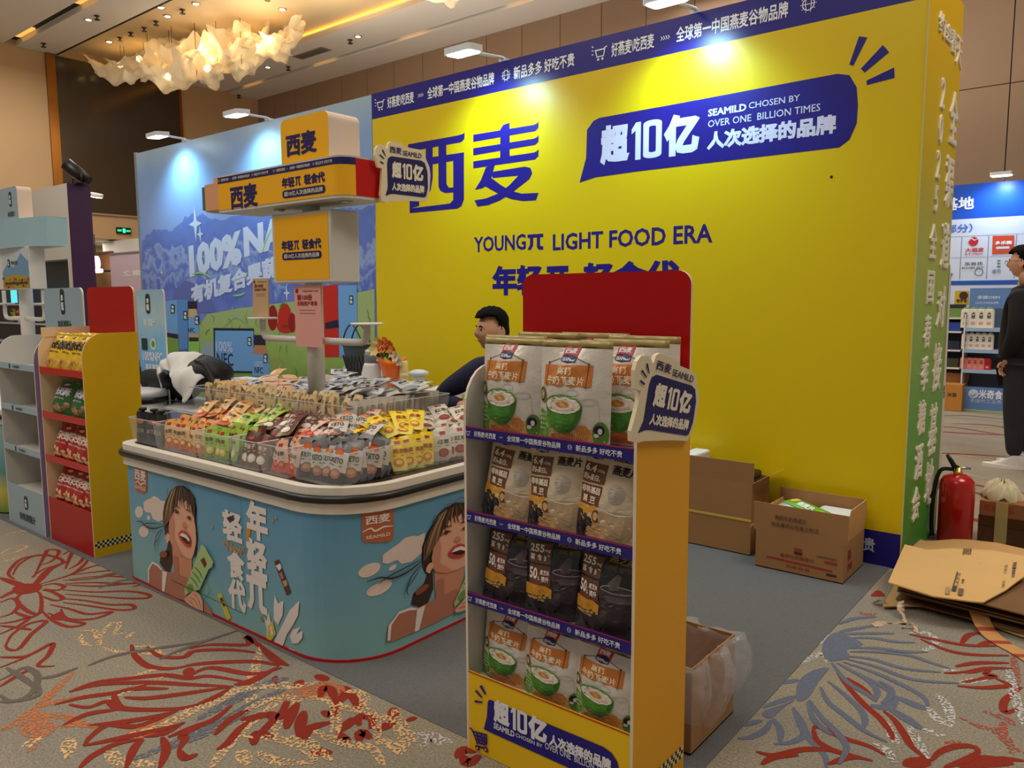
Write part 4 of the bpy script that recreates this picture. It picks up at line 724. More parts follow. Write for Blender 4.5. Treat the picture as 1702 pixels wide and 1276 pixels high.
pouch('black spouted pouch at the left front corner of the counter', -3.83, 1.83, .25); pouch('black spouted pouch second from the left counter corner, half behind the first', -3.745, 1.845, .5); pouch('black spouted pouch next to the orange sachets', -3.665, 1.84, .1)
# upper tray round the pole
rs = thing('tray_riser', 'low dark riser carrying the upper clear tray in the middle of the counter', 'riser', (-3.15, 2.35, .696)); mb = MB(); mb.box(-3.72, 2.12, .696, -2.58, 2.60, .808, M('riser_dark', (46, 36, 30), .4)); mb.build('riser_box', rs)
bin_('long clear acrylic upper tray around the white pole', -3.79, 2.055, -2.512, 2.65, .81, .955, .03, (-2.9,))
ZU = .815; tanb = (206, 178, 128)
for i, (nm, low, a, b, nn) in enumerate((('amber', (176, 110, 40), -3.75, -3.5, 10), ('honey', (200, 150, 50), -3.5, -3.28, 9), ('plum', (96, 50, 66), -3.28, -3.06, 9), ('berry', (176, 80, 72), -3.06, -2.86, 8), ('cocoa', (84, 50, 34), -2.86, -2.6, 10))):
    m = sachet_mesh(.042, .16, (222, 196, 150), (214, 186, 138), low, (150, 120, 76), .008, words=None)
    fnn = lambda a_, b_, l=1: (a_ * .042, -.009 - .0006 * l, b_ * .16); vtext(m, fnn, '燕麦乳茶', (-.2, .36, .2, .76), ink(84, 66, 44), 2, .02)
    sachets(nm, 'stick_sachet', 'tan stick sachet with %s base in the upper tray' % nm, 'tan %s stick sachets' % nm, stand_rows(a, b, 2.10, 2.18, ZU, nn, 2, 0, .1, .3), m)
m = sachet_mesh(.10, .15, (196, 186, 176), (190, 178, 166), (150, 140, 132), (120, 100, 80), .005, words=None)
sachets('edge', 'oat_sachet', 'pale edge-on sachet at the upper tray end', 'edge-on sachets along the upper tray end', [(-2.60 + R.uniform(-.004, .004), 2.12 + k * .0215, ZU, R.uniform(-.05, .05) - .12, R.uniform(-.12, .12) + .1, -.05) for k in range(24)], m)
m1 = sachet_mesh(.085, .13, (190, 194, 206), (214, 214, 220), (150, 154, 166), (96, 100, 116), .006, words='燕麦')
m2 = sachet_mesh(.085, .13, (150, 140, 132), (196, 184, 168), (90, 78, 70), (60, 50, 46), .006, words=None)
m3 = sachet_mesh(.07, .13, (200, 80, 70), (222, 190, 150), (190, 90, 60), (200, 60, 60), .006, words=None)
sachets('top1', 'oat_sachet', 'silver sachet heaped around the pole', 'silver sachets heaped around the pole', lying(-3.55, -2.62, 2.2, 2.66, .94, .985, 34, .6, 1.45, 1.3), m1)
sachets('top2', 'oat_sachet', 'brown edged sachet heaped around the pole', 'brown edged sachets heaped around the pole', lying(-3.3, -2.6, 2.16, 2.5, .94, .97, 18, -.6, 1.4, 1.2), m2)
sachets('top3', 'oat_sachet', 'red ended sachet on the pole heap', 'red ended sachets on the heap', lying(-3.6, -3.0, 2.16, 2.4, .94, .96, 12, .9, 1.4, .6), m3)
m = sachet_mesh(.07, .13, (222, 160, 96), (232, 180, 110), (206, 130, 70), (236, 220, 170), .006, words=None)
sachets('top4', 'oat_sachet', 'orange sachet at the upper tray left end', 'orange sachets on the upper tray', lying(-3.72, -3.4, 2.14, 2.5, .93, .965, 12, .7, 1.3, .6), m)
# ================================================================== booth carpet and carpet motifs
gc = M('grey_booth_carpet', (108, 108, 110), .98, var=.35, scale=160, bump=.6, bscale=300)
t = thing('booth_carpet', 'plain dark grey exhibition carpet under the booth', 'carpet', (-3.5, 3, 0))
mb = MB(); mb.box(-8.9, 1.735, 0, -.925, 5.05, .0025, gc); mb.box(-14, 1.735, 0, -8.9, 4.7, .0025, gc); mb.build('carpet_sheet', t)
cred = M('carpet_red', (140, 40, 22), .95, var=.3, scale=90); cblu = M('carpet_slate', (98, 104, 124), .95, var=.3, scale=90); cdk = M('carpet_grey_dark', (104, 94, 86), .95, var=.3, scale=90)
def flecked(name, col, thr):
    m = M(name, col, .95, var=.2, scale=90); nt = m.node_tree; b = nt.nodes['Principled BSDF']; g = nt.nodes.new('ShaderNodeNewGeometry'); n = nt.nodes.new('ShaderNodeTexNoise'); n.inputs['Scale'].default_value = 95; n.inputs['Detail'].default_value = 1
    nt.links.new(g.outputs['Position'], n.inputs['Vector']); c = nt.nodes.new('ShaderNodeMath'); c.operation = 'GREATER_THAN'; c.inputs[1].default_value = thr; nt.links.new(n.outputs['Fac'], c.inputs[0]); nt.links.new(c.outputs[0], b.inputs['Alpha']); return m
ccrm = flecked('carpet_cream_fleck', (222, 180, 130), .5); corg = flecked('carpet_orange_fleck', (198, 112, 62), .48); cwht = flecked('carpet_white_fleck', (200, 196, 196), .5); cslf = flecked('carpet_slate_fleck', (104, 106, 118), .47); credf = flecked('carpet_red_fleck', (170, 80, 62), .5)
FZ = ZP(.0); cl = MB()
K1 = lambda pts: tr(2, 0, [(x / 2.86, 830 + y / 2.86) for x, y in pts]); K2 = lambda pts: tr(2, 0, [(400 + x / 3.7, 1060 + y / 3.7) for x, y in pts]); K3 = lambda pts: tr(2, 0, [(1180 + x / 3.26, 930 + y / 3.26) for x, y in pts])
def ck(K, m, w, *lines):
    for ln in lines: stroke(cl, FZ, K(ln), w * (.82 if m in (cred, cblu, cdk) else .8), m, 1, 5)
def cf(K, m, *polys):
    for p in polys: shape(cl, FZ, [tuple(v) for v in cat(K(p), 3, True)], m, 1)
# left flower, red outlines
ck(K1, cred, .05, [(0, 470), (60, 440), (130, 420), (200, 400)], [(150, 420), (190, 380), (240, 330), (330, 290)], [(150, 425), (80, 400), (0, 372)])
ck(K1, cred, .026, [(60, 360), (90, 310), (160, 270), (250, 270), (300, 300), (210, 330), (150, 370)], [(70, 380), (40, 350), (90, 290), (170, 265), (240, 262)], [(160, 370), (190, 310), (215, 260), (230, 240), (280, 245), (250, 290), (200, 310)], [(300, 262), (345, 240), (330, 280), (310, 330)], [(345, 255), (400, 260), (380, 300), (330, 330)], [(430, 268), (400, 310), (350, 350), (300, 370)], [(200, 400), (330, 360), (440, 318), (520, 310)], [(330, 360), (450, 345), (560, 335), (580, 345), (450, 375), (330, 385)], [(300, 385), (470, 365), (600, 370), (650, 390), (600, 400), (440, 395), (310, 400)],
   [(310, 405), (460, 412), (640, 398), (665, 405), (630, 415)], [(300, 430), (450, 440), (600, 436), (700, 450), (700, 468), (600, 470), (470, 462), (310, 450)], [(280, 470), (400, 480), (520, 500), (620, 500), (635, 520), (560, 525), (420, 505), (300, 490)], [(240, 500), (330, 520), (420, 545), (530, 535), (440, 568), (320, 565), (290, 520)], [(190, 520), (250, 575), (330, 605), (400, 590), (300, 570), (230, 540)], [(200, 410), (260, 400), (305, 415), (270, 432), (210, 425)], [(200, 430), (250, 440), (300, 470), (260, 480), (200, 460)],
   [(150, 430), (100, 450), (80, 480), (130, 530), (190, 540), (195, 460), (170, 430)], [(0, 490), (60, 470), (90, 500), (60, 540), (0, 560)], [(60, 530), (140, 560), (190, 540)], [(0, 590), (70, 580), (140, 560), (90, 600), (0, 640)], [(30, 690), (60, 640), (140, 590), (220, 580), (150, 640), (90, 710), (40, 712), (25, 690)], [(0, 600), (90, 610), (150, 620)], [(0, 800), (100, 760), (180, 720), (250, 685), (230, 740), (180, 790), (260, 792)], [(0, 750), (110, 748), (180, 720)], [(0, 890), (80, 840), (160, 800)])
cf(K1, cred, [(60, 420), (130, 400), (200, 410), (170, 440), (80, 450)], [(240, 560), (270, 540), (300, 530), (290, 575)])
ck(K1, cdk, .03, [(600, 360), (540, 350), (430, 380)], [(640, 380), (560, 390), (470, 420)], [(0, 860), (60, 830), (120, 800), (180, 840), (150, 920), (60, 960), (0, 930)], [(180, 850), (260, 840), (370, 800)], [(0, 960), (60, 960), (180, 930), (170, 860)], [(30, 800), (110, 850), (180, 900)], [(420, 790), (560, 740), (800, 700), (1000, 670)], [(760, 760), (900, 700), (1140, 620)])
ck(K1, ccrm, .03, [(380, 630), (450, 625), (460, 660), (470, 700)], [(385, 640), (390, 680), (440, 695)], [(480, 690), (480, 650), (530, 590), (570, 590), (545, 640), (600, 630)], [(470, 700), (540, 720), (650, 735), (760, 730)], [(640, 700), (720, 700), (780, 740), (850, 730)], [(600, 850), (700, 820), (800, 790)], [(500, 960), (640, 900), (800, 830)], [(600, 660), (640, 630)], [(0, 270), (80, 250), (130, 220), (60, 230), (0, 260)], [(0, 300), (60, 285), (120, 260)], [(20, 170), (110, 150), (160, 160)])
ck(K1, cred, .036, [(625, 690), (640, 740), (700, 790), (800, 805), (900, 790)], [(700, 700), (760, 745), (870, 750), (930, 720), (1100, 715), (1230, 730)], [(900, 710), (1000, 690), (1180, 690), (1170, 650), (1240, 700), (1370, 790)], [(330, 915), (450, 870), (620, 850), (780, 835), (900, 850), (1000, 840), (1180, 870)], [(330, 915), (480, 880), (700, 870), (900, 880), (1110, 890)], [(900, 840), (1000, 800), (1200, 830), (1340, 800)], [(850, 800), (960, 780), (1200, 770), (1330, 790)], [(260, 975), (400, 940), (540, 920), (700, 880)], [(330, 975), (420, 988), (510, 960), (560, 990), (700, 1000), (880, 990), (1010, 950)], [(540, 920), (560, 980), (620, 1000)], [(590, 940), (700, 945), (900, 920), (1100, 890)], [(560, 915), (640, 900), (800, 900)],
   [(300, 1075), (420, 1020), (560, 1000)], [(400, 1170), (440, 1120), (520, 1070), (640, 1080), (760, 1040), (850, 1000)], [(400, 1170), (500, 1150), (640, 1120), (780, 1090), (880, 1060)], [(420, 1075), (560, 1060), (700, 1040), (820, 1010)], [(380, 1276), (440, 1220), (560, 1160), (680, 1140)], [(600, 1276), (640, 1180), (680, 1140)], [(760, 1276), (790, 1190), (770, 1130)], [(850, 1190), (880, 1140), (870, 1120), (990, 1060)], [(850, 1190), (880, 1230), (940, 1210)], [(1030, 1190), (1080, 1160), (1140, 1090), (1190, 1050)], [(1020, 1120), (1090, 1050), (1180, 1000)], [(1200, 1160), (1250, 1100), (1340, 1010), (1373, 960)], [(800, 1130), (900, 1090), (1010, 1050), (1100, 980)], [(1240, 700), (1300, 760), (1373, 790)])
cf(K1, cred, [(1110, 880), (1180, 855), (1330, 790), (1250, 850), (1180, 885)], [(870, 815), (900, 800), (925, 810), (910, 850), (880, 845)], [(930, 975), (1040, 920), (1100, 890), (1060, 930), (990, 965)], [(680, 1130), (820, 1090), (880, 1060), (790, 1120)], [(1290, 850), (1320, 840), (1320, 890), (1300, 880)])
cf(K1, corg, [(90, 1100), (130, 1010), (160, 990), (220, 1030), (260, 1080), (180, 1140)], [(600, 1110), (720, 1060), (860, 1030), (800, 1080), (660, 1140)])
ck(K1, corg, .045, [(160, 1000), (240, 930), (350, 820)], [(130, 1000), (280, 960), (500, 920)], [(200, 1020), (340, 1040), (410, 1060)], [(140, 1200), (180, 1140), (260, 1090)], [(0, 1100), (80, 1060), (130, 1010)], [(260, 1080), (340, 1070), (460, 1080)])
ck(K1, ccrm, .06, [(560, 1130), (760, 1080), (960, 980), (1150, 900), (1373, 870)], [(880, 1000), (1000, 970), (1160, 900)], [(1000, 1276), (1100, 1150), (1200, 1050), (1373, 930)], [(520, 1170), (560, 1240), (760, 1260)], [(1140, 1190), (1180, 1260)], [(1210, 1000), (1190, 900), (1240, 700)], [(330, 1130), (320, 1230)], [(110, 1180), (200, 1130)])
ck(K1, cslf, .07, [(620, 1240), (860, 1150), (1060, 1060), (1230, 960), (1373, 890)], [(750, 1200), (1010, 1090), (1200, 990)], [(930, 1050), (1100, 960), (1260, 880), (1373, 850)])
# near-corner flower
cf(K2, corg, [(150, 390), (300, 330), (480, 270), (600, 280), (640, 330), (480, 370), (330, 380)])
ck(K2, ccrm, .05, [(0, 330), (140, 300), (330, 300), (480, 270)], [(0, 470), (150, 390), (340, 350)], [(200, 640), (230, 520), (300, 400), (340, 350)], [(300, 400), (480, 370), (640, 430), (800, 460), (840, 560), (840, 660)], [(0, 600), (200, 620), (330, 650), (450, 720), (430, 780)], [(380, 540), (600, 640), (800, 680), (880, 790)], [(640, 330), (740, 340), (760, 420), (690, 440)], [(800, 460), (940, 520), (1010, 640), (980, 720)], [(840, 620), (930, 660), (990, 720)], [(940, 440), (980, 520), (1080, 640)], [(100, 700), (220, 760), (420, 770)], [(560, 400), (590, 520), (560, 640)], [(300, 610), (420, 640), (560, 760)])
ck(K2, cred, .05, [(0, 500), (90, 490), (130, 460)], [(100, 500), (170, 470), (240, 490), (280, 390)], [(280, 560), (310, 470), (350, 400)], [(360, 610), (370, 520), (390, 450)], [(390, 630), (420, 560), (550, 520)], [(490, 370), (510, 310), (560, 330), (590, 410)], [(590, 420), (650, 330), (620, 300)], [(730, 440), (700, 370), (640, 320)], [(500, 450), (560, 470), (590, 400)], [(600, 580), (660, 530), (690, 490)], [(600, 580), (640, 630), (650, 610)], [(730, 540), (720, 500), (760, 480), (810, 500), (800, 560)], [(730, 640), (740, 580), (800, 620)], [(840, 570), (900, 540), (950, 510)], [(940, 430), (940, 500)], [(440, 690), (480, 700), (560, 710)], [(460, 230), (540, 260)], [(370, 260), (350, 300)], [(80, 660), (100, 590), (200, 610)], [(1040, 490), (1060, 510)], [(1330, 740), (1370, 690), (1450, 700)], [(1360, 720), (1400, 770), (1470, 720)])
ck(K2, cwht, .05, [(1090, 580), (1200, 610), (1300, 650)], [(1120, 680), (1160, 620), (1240, 660)], [(1000, 560), (1090, 640)])
# right flower, slate with red
cf(K3, cblu, [(620, 440), (680, 395), (760, 420), (830, 460), (740, 490), (760, 530), (650, 550), (610, 510)], [(480, 660), (560, 600), (640, 590), (590, 660), (530, 750), (470, 760)], [(280, 830), (380, 790), (460, 760), (400, 800), (330, 860)])
ck(K3, cblu, .030, [(700, 395), (760, 380), (930, 350)], [(700, 405), (860, 400), (1000, 400)], [(760, 425), (880, 425), (1000, 445), (1110, 450)], [(750, 480), (900, 480), (1060, 500), (1180, 500)], [(760, 500), (900, 500), (1080, 520), (1200, 560), (1300, 590)], [(750, 525), (880, 540), (1050, 590), (1250, 610)], [(740, 540), (900, 580), (1100, 650), (1350, 670)], [(720, 555), (860, 600), (1000, 660), (1150, 740), (1180, 800)], [(690, 560), (800, 620), (920, 680), (1000, 740)], [(660, 560), (740, 660), (850, 730), (900, 770)], [(830, 640), (900, 700), (900, 760)], [(920, 660), (980, 700), (970, 750), (930, 780)], [(700, 350), (780, 320), (900, 310)], [(640, 590), (560, 640), (490, 660)],
   [(600, 690), (640, 770), (750, 860), (840, 930), (960, 990)], [(640, 660), (740, 740), (820, 820), (840, 880), (820, 920)], [(540, 760), (600, 850), (690, 940), (740, 1020), (700, 1110)], [(530, 770), (560, 860), (620, 920), (660, 950)], [(450, 800), (500, 880), (530, 960), (620, 1060), (630, 1128)], [(340, 860), (380, 920), (380, 990)], [(330, 870), (300, 920), (230, 960), (150, 970)], [(450, 810), (490, 900), (510, 950), (440, 990), (350, 1000)], [(390, 670), (480, 650)], [(290, 800), (400, 760), (470, 740)], [(180, 900), (280, 870)])
ck(K3, cblu, .05, [(870, 790), (960, 800), (1010, 750)], [(1000, 740), (1120, 790), (1180, 810)], [(960, 800), (1060, 860), (1150, 920)])
ck(K3, cwht, .045, [(560, 470), (640, 400)], [(480, 570), (600, 510), (640, 560)], [(1180, 800), (1240, 870), (1320, 900)], [(1230, 730), (1290, 800), (1310, 910)], [(1150, 920), (1280, 960)], [(1080, 400), (1180, 400), (1230, 460), (1140, 500)], [(1260, 600), (1400, 620)], [(1350, 670), (1520, 640)], [(1620, 580), (1640, 700), (1702, 900)], [(960, 880), (990, 960), (1010, 1000)], [(880, 1000), (950, 1030), (1000, 1100)], [(1080, 900), (1130, 1000), (1180, 1080)])
ck(K3, cred, .032, [(690, 610), (740, 680), (830, 780), (920, 860), (980, 940), (990, 980)], [(740, 640), (830, 700), (890, 765)], [(940, 820), (1000, 870), (1060, 960), (1090, 1010), (1170, 1080)], [(560, 920), (580, 905), (650, 930), (730, 970), (860, 1010), (950, 1060)], [(560, 920), (580, 980), (660, 1030), (760, 1060), (880, 1090)], [(250, 1040), (350, 1060), (500, 1030), (620, 1030), (740, 1050)], [(280, 1110), (350, 1070), (480, 1060)], [(640, 1110), (760, 1070), (840, 1080)], [(1200, 1090), (1250, 1040), (1350, 1010), (1440, 1020), (1450, 1060)], [(1270, 1128), (1400, 1080), (1460, 1040)], [(1080, 405), (1200, 430), (1400, 465), (1600, 465)], [(1140, 430), (1280, 490), (1420, 515), (1620, 520)], [(1360, 460), (1400, 410), (1480, 395)], [(1450, 465), (1560, 430)], [(1330, 580), (1450, 560), (1620, 560)], [(1270, 615), (1400, 610), (1500, 590), (1640, 590)], [(1370, 665), (1480, 645), (1540, 630), (1490, 620), (1520, 600)], [(1340, 685), (1460, 695), (1560, 690), (1620, 680), (1540, 640)], [(1690, 690), (1620, 740), (1590, 780), (1600, 830), (1680, 800)], [(1500, 1080), (1600, 1080), (1702, 1090)])
ck(K3, credf, .04, [(800, 280), (850, 300), (900, 290)], [(1350, 850), (1450, 900), (1560, 930), (1620, 1000), (1702, 1050)], [(1480, 820), (1600, 860), (1650, 900)], [(1500, 920), (1600, 960), (1640, 1060)], [(1590, 880), (1580, 980)], [(1640, 510), (1660, 640), (1640, 700)], [(1270, 990), (1360, 1000), (1450, 1010)])
cf(K3, cred, [(1060, 1080), (1170, 1070), (1200, 1110), (1150, 1128), (1050, 1120)], [(870, 195), (910, 165), (950, 195), (900, 200)], [(1490, 620), (1550, 625), (1510, 645)], [(1330, 1090), (1440, 1060), (1560, 1070), (1650, 1110), (1500, 1128), (1360, 1128)])
# far carpet swirls behind the booth
for k in range(26):
    x, y = R.uniform(-2.0, .6), R.uniform(5.4, 10.5); stroke(cl, FZ, [(x, y), (x + R.uniform(.2, .4), y + R.uniform(-.2, .25)), (x + R.uniform(.5, .8), y + R.uniform(-.3, .3))], R.uniform(.03, .06), (cred, cred, cblu, ccrm, cdk)[k % 5], 1, 5)
for k in range(60):
    x, y = R.uniform(-16, -6), R.uniform(-1.5, 1.6); stroke(cl, FZ, [(x, y), (x + R.uniform(.2, .5), y + R.uniform(-.2, .25)), (x + R.uniform(.5, 1), y + R.uniform(-.3, .3))], R.uniform(.02, .05), (cred, cdk, ccrm, cblu)[k % 4], 1, 5)
o = cl.build('woven_motif', floor); o['kind'] = 'stuff'
# ================================================================== shelf stands
LIPS = (1.022, .766, .511, .257); SD = .30
oyl = ink(236, 166, 18, .42); inner = M('stand_inner_white', (206, 200, 194), .5); rhd = M('gloss_red_board', (178, 8, 8), .28, spec=.35)
def make_stand(label, x0, y0, outer, lipm, headm, bottm, innm, edge, w=.59, top=1.2):
    t = thing('shelf_stand', label, 'shelf stand', (x0 + w / 2, y0 + SD / 2, 0)); x1 = x0 + w; y1 = y0 + SD
    prof = [(y0, 0), (y1, 0), (y1, top)] + [(y0 + .11 + .11 * math.cos(math.radians(a)), top - .13 + .13 * math.sin(math.radians(a))) for a in (90, 105, 120, 135, 150, 165)] + [(y0, top - .13)]
    for xa, xb, oute in ((x0, x0 + .009, x0), (x1 - .009, x1, x1)):
        mb = MB(); mb.prism(prof, lambda a, b, c: (c, a, b), xa, xb, edge, cap0=outer if oute == x0 else innm, cap1=innm if oute == x0 else outer); mb.build('side_panel', t)
    mb = MB(); mb.box(x0 + .009, y1 - .02, 0, x1 - .009, y1 - .012, 1.0, innm); mb.build('back_panel', t)
    mb = MB(); mb.prism(rr(x0 + .001, .95, x1 - .001, 1.475, .04, 6, (0, 1, 1, 0)), lambda a, b, c: (a, c, b), y1 - .0115, y1 - .001, edge, cap0=headm, cap1=headm); mb.build('header_board', t)
    for z in LIPS:
        mb = MB(); mb.box(x0 + .0095, y0 + .004, z - .037, x1 - .0095, y1 - .0205, z - .031, innm); mb.build('shelf', t)
        if z > .3: mb = MB(); mb.box(x0 + .0092, y0 - .001, z - .037, x1 - .0092, y0 + .003, z, lipm); mb.build('shelf_lip', t)
    mb = MB(); mb.box(x0 + .0092, y0, 0.002, x1 - .0092, y0 + .004, .257, bottm); mb.build('bottom_panel', t); return t
def checker(t, x, y0, zc=.075):
    mb = MB(); f = XP(x); bk, wt = ink(24, 20, 30), ink(230, 214, 150); c = .0125
    for r_ in range(3):
        for k in range(int((SD - .01) / c)): a = y0 + .004 + k * c; b = zc - .019 + r_ * c; shape(mb, f, [(a, b), (a + c, b), (a + c, b + c), (a, b + c)], bk if (k + r_) % 2 else wt, 1)
    mb.build('checker_strip', t)
FX0, FY0 = -1.555, 1.70
ybt = ink(244, 196, 20, .42)
st = make_stand('yellow shelf stand with red header in the foreground stacked with oat bags', FX0, FY0, oyl, navy, rhd, ybt, inner, M('stand_edge_cream', (232, 214, 196), .5))
checker(st, FX0 + .59, FY0)
ff = YP(FY0 - .001); mb = MB(); wl_ = ink(226, 224, 232); rl_ = ink(190, 30, 40)
for z in LIPS[:3]:
    a0 = FX0 + .012; motto(mb, ff, a0, .585, z - .0195, .017, wl_, a0 + .585, 2); shape(mb, ff, [(FX0 + .0095, z - .003), (FX0 + .58, z - .003), (FX0 + .58, z), (FX0 + .0095, z)], rl_, 1)
mb.build('lip_lettering', st)
mb = MB(); B4 = lambda pts: tr(1, FY0, [(760 + x / 3.7, 980 + y / 3.7) for x, y in pts])
shape(mb, ff, [(FX0 + .0095, .2535), (FX0 + .58, .2535), (FX0 + .58, .257), (FX0 + .0095, .257)], rl_, 1)
q = B4([(190, 690), (940, 935), (165, 855), (1000, 1010)]); zt = q[0][1] + .012; zb = zt - .105; xa = q[0][0]; xb = q[3][0]
shape(mb, ff, [(q[2][0], q[2][1]), (xa - .004, zt - .06)] + [(xa + .012 - .012 * math.cos(th(a)), zt - .012 + .012 * math.sin(th(a))) for a in (0, 45, 90)] + [(xb - .05 + .05 * math.sin(th(a)), zt - .05 + .05 * math.cos(th(a))) for a in (0, 30, 60, 90)] + [(xb - .004, zb + .01), (xb - .02, zb), (xa + .02, zb)], nv, 1)
def b4(x0, y0, x1, y1): p = B4([(x0, y0), (x1, y1)]); return (p[0][0], p[0][1], p[1][0], p[1][1])
wb_ = ink(236, 234, 240); billion(mb, ff, b4(228, 808, 556, 800), wb_, 2); text(mb, ff, 'SEAMILD', b4(228, 848, 356, 868), wb_, 2, .03); text(mb, ff, 'CHOSEN BY', b4(364, 898, 528, 948), wb_, 2, .004); text(mb, ff, 'OVER ONE  BILLION TIMES', b4(544, 972, 950, 1110), wb_, 2, .004); text(mb, ff, '人次选择的品牌', b4(570, 950, 950, 1040), wb_, 2, .05)
for p in ([(140, 590), (155, 582), (182, 638), (172, 642)], [(112, 620), (122, 612), (160, 655), (152, 662)], [(110, 675), (112, 690), (160, 694), (158, 684)]): shape(mb, ff, B4(p), nv, 2)
for ln in ([(80, 845), (95, 855), (125, 935), (180, 950)], [(100, 868), (188, 890), (182, 945)], [(108, 890), (186, 912)], [(115, 912), (184, 930)], [(125, 872), (140, 940)], [(150, 880), (160, 945)], [(172, 888), (176, 948)], [(125, 935), (120, 955), (185, 975)]): stroke(mb, ff, B4(ln), .006, nv, 2, 0, False)
for x, y in ((128, 968), (180, 978)): c = B4([(x, y)])[0]; shape(mb, ff, ell(c[0], c[1], .009, .009, 10), nv, 2); shape(mb, ff, ell(c[0], c[1], .004, .004, 8), ybt, 3)
mb.build('bottom_print', st)
# bubble sign on the stand side: map the sign tracing with three matched points
SX = FX0 + .59 + .012
def aff(ax, val, src, dst):
    s = np.array([[x, y, 1] for x, y in src]); d = np.array(tr(ax, val, dst)); A = np.linalg.solve(s, d); return lambda pts: [tuple(np.array([x, y, 1]) @ A) for x, y in pts]
z2 = lambda x, y: (760 + x / 3.645, 430 + y / 3.645)
bubble_sign('speech_bubble_sign', 'white cut-out speech bubble sign tilted on the side of the yellow foreground stand', 0, SX, aff(0, SX, [(138, 668), (402, 692), (155, 984)], [z2(1200, 668), z2(1428, 726), z2(1155, 1006)]), .011, st)
# ------------------------------------------------------------------ oat bags
def bag_fn(w, h, T, s0=0.0):
    def P(u, v):
        u_, v_ = min(1, max(0, u)), min(1, max(0, v)); e = 1 - abs(2 * u_ - 1) ** 2.6; f = (.55 + .45 * min(1, v_ / .22)) * (1 - max(0, (v_ - .55) / .40) ** 1.6 if v_ > .55 else 1); f = max(0, f)
        wr = .0022 * math.sin(31 * u_ + 17 * v_ + s0) * math.sin(23 * v_ + s0) + .003 * math.sin(9 * u_ - 13 * v_ + 2 * s0)
        return ((u - .5) * w * (1 - .03 * e * f), -(T * e * f + wr * e) , v * h)
    return P
def bag(name, label, w, h, T, film, seal, back, s0, printer):
    t = thing(name, label, 'bag'); P = bag_fn(w, h, T, s0)
    mb = MB(); mb.grid(lambda u, v: P(u, v * .93), 10, 14, film); mb.grid(lambda u, v: (P(1 - u, v * .93)[0], -.8 * P(1 - u, v * .93)[1] + .001, v * .93 * h), 10, 14, film); mb.build('film_bag', t, local=True)
    mb = MB(); mb.grid(lambda u, v: ((u - .5) * w, .002 * math.sin(20 * u + s0), (.93 + .07 * v) * h), 14, 1, seal); mb.build('top_seal', t, local=True, solid=.002)
    def fn(a, b, l=1): p = P(a, 1 - b); return (p[0], p[1] - .00045 * l - .0003, p[2])
    mb = MB(); printer(mb, fn); mb.build('printed_front', t, local=True); return t
L_ = .12
def logo(mb, fn, u0, v0, u1, v1):
    s = (u1 - u0) * .12; vm = v0 + (v1 - v0) * .58
    shape(mb, fn, [(u0 + s * .5, v0 + .01), (u0 + s * 2, v0), (u1, v0), (u1 - s * .4, vm), (u0, vm)], ink(200, 34, 34), 3, L_); shape(mb, fn, [(u0, vm), (u0 + (u1 - u0) * .5, vm - .02), (u1 - s * .4, vm), (u1 - s, v1 - .015), (u0 + (u1 - u0) * .4, v1), (u0 - s * .2, v1 - .02)], ink(32, 34, 90), 4, L_)
    text(mb, fn, '西麦', (u0 + s, v0 + (v1 - v0) * .42, u1 - s, v0 + (v1 - v0) * .10), wht, 5, .03); text(mb, fn, 'SEAMILD', (u0 + s * .5, v0 + (v1 - v0) * .86, u1 - s * 1.2, v0 + (v1 - v0) * .66), wht, 5, .03)
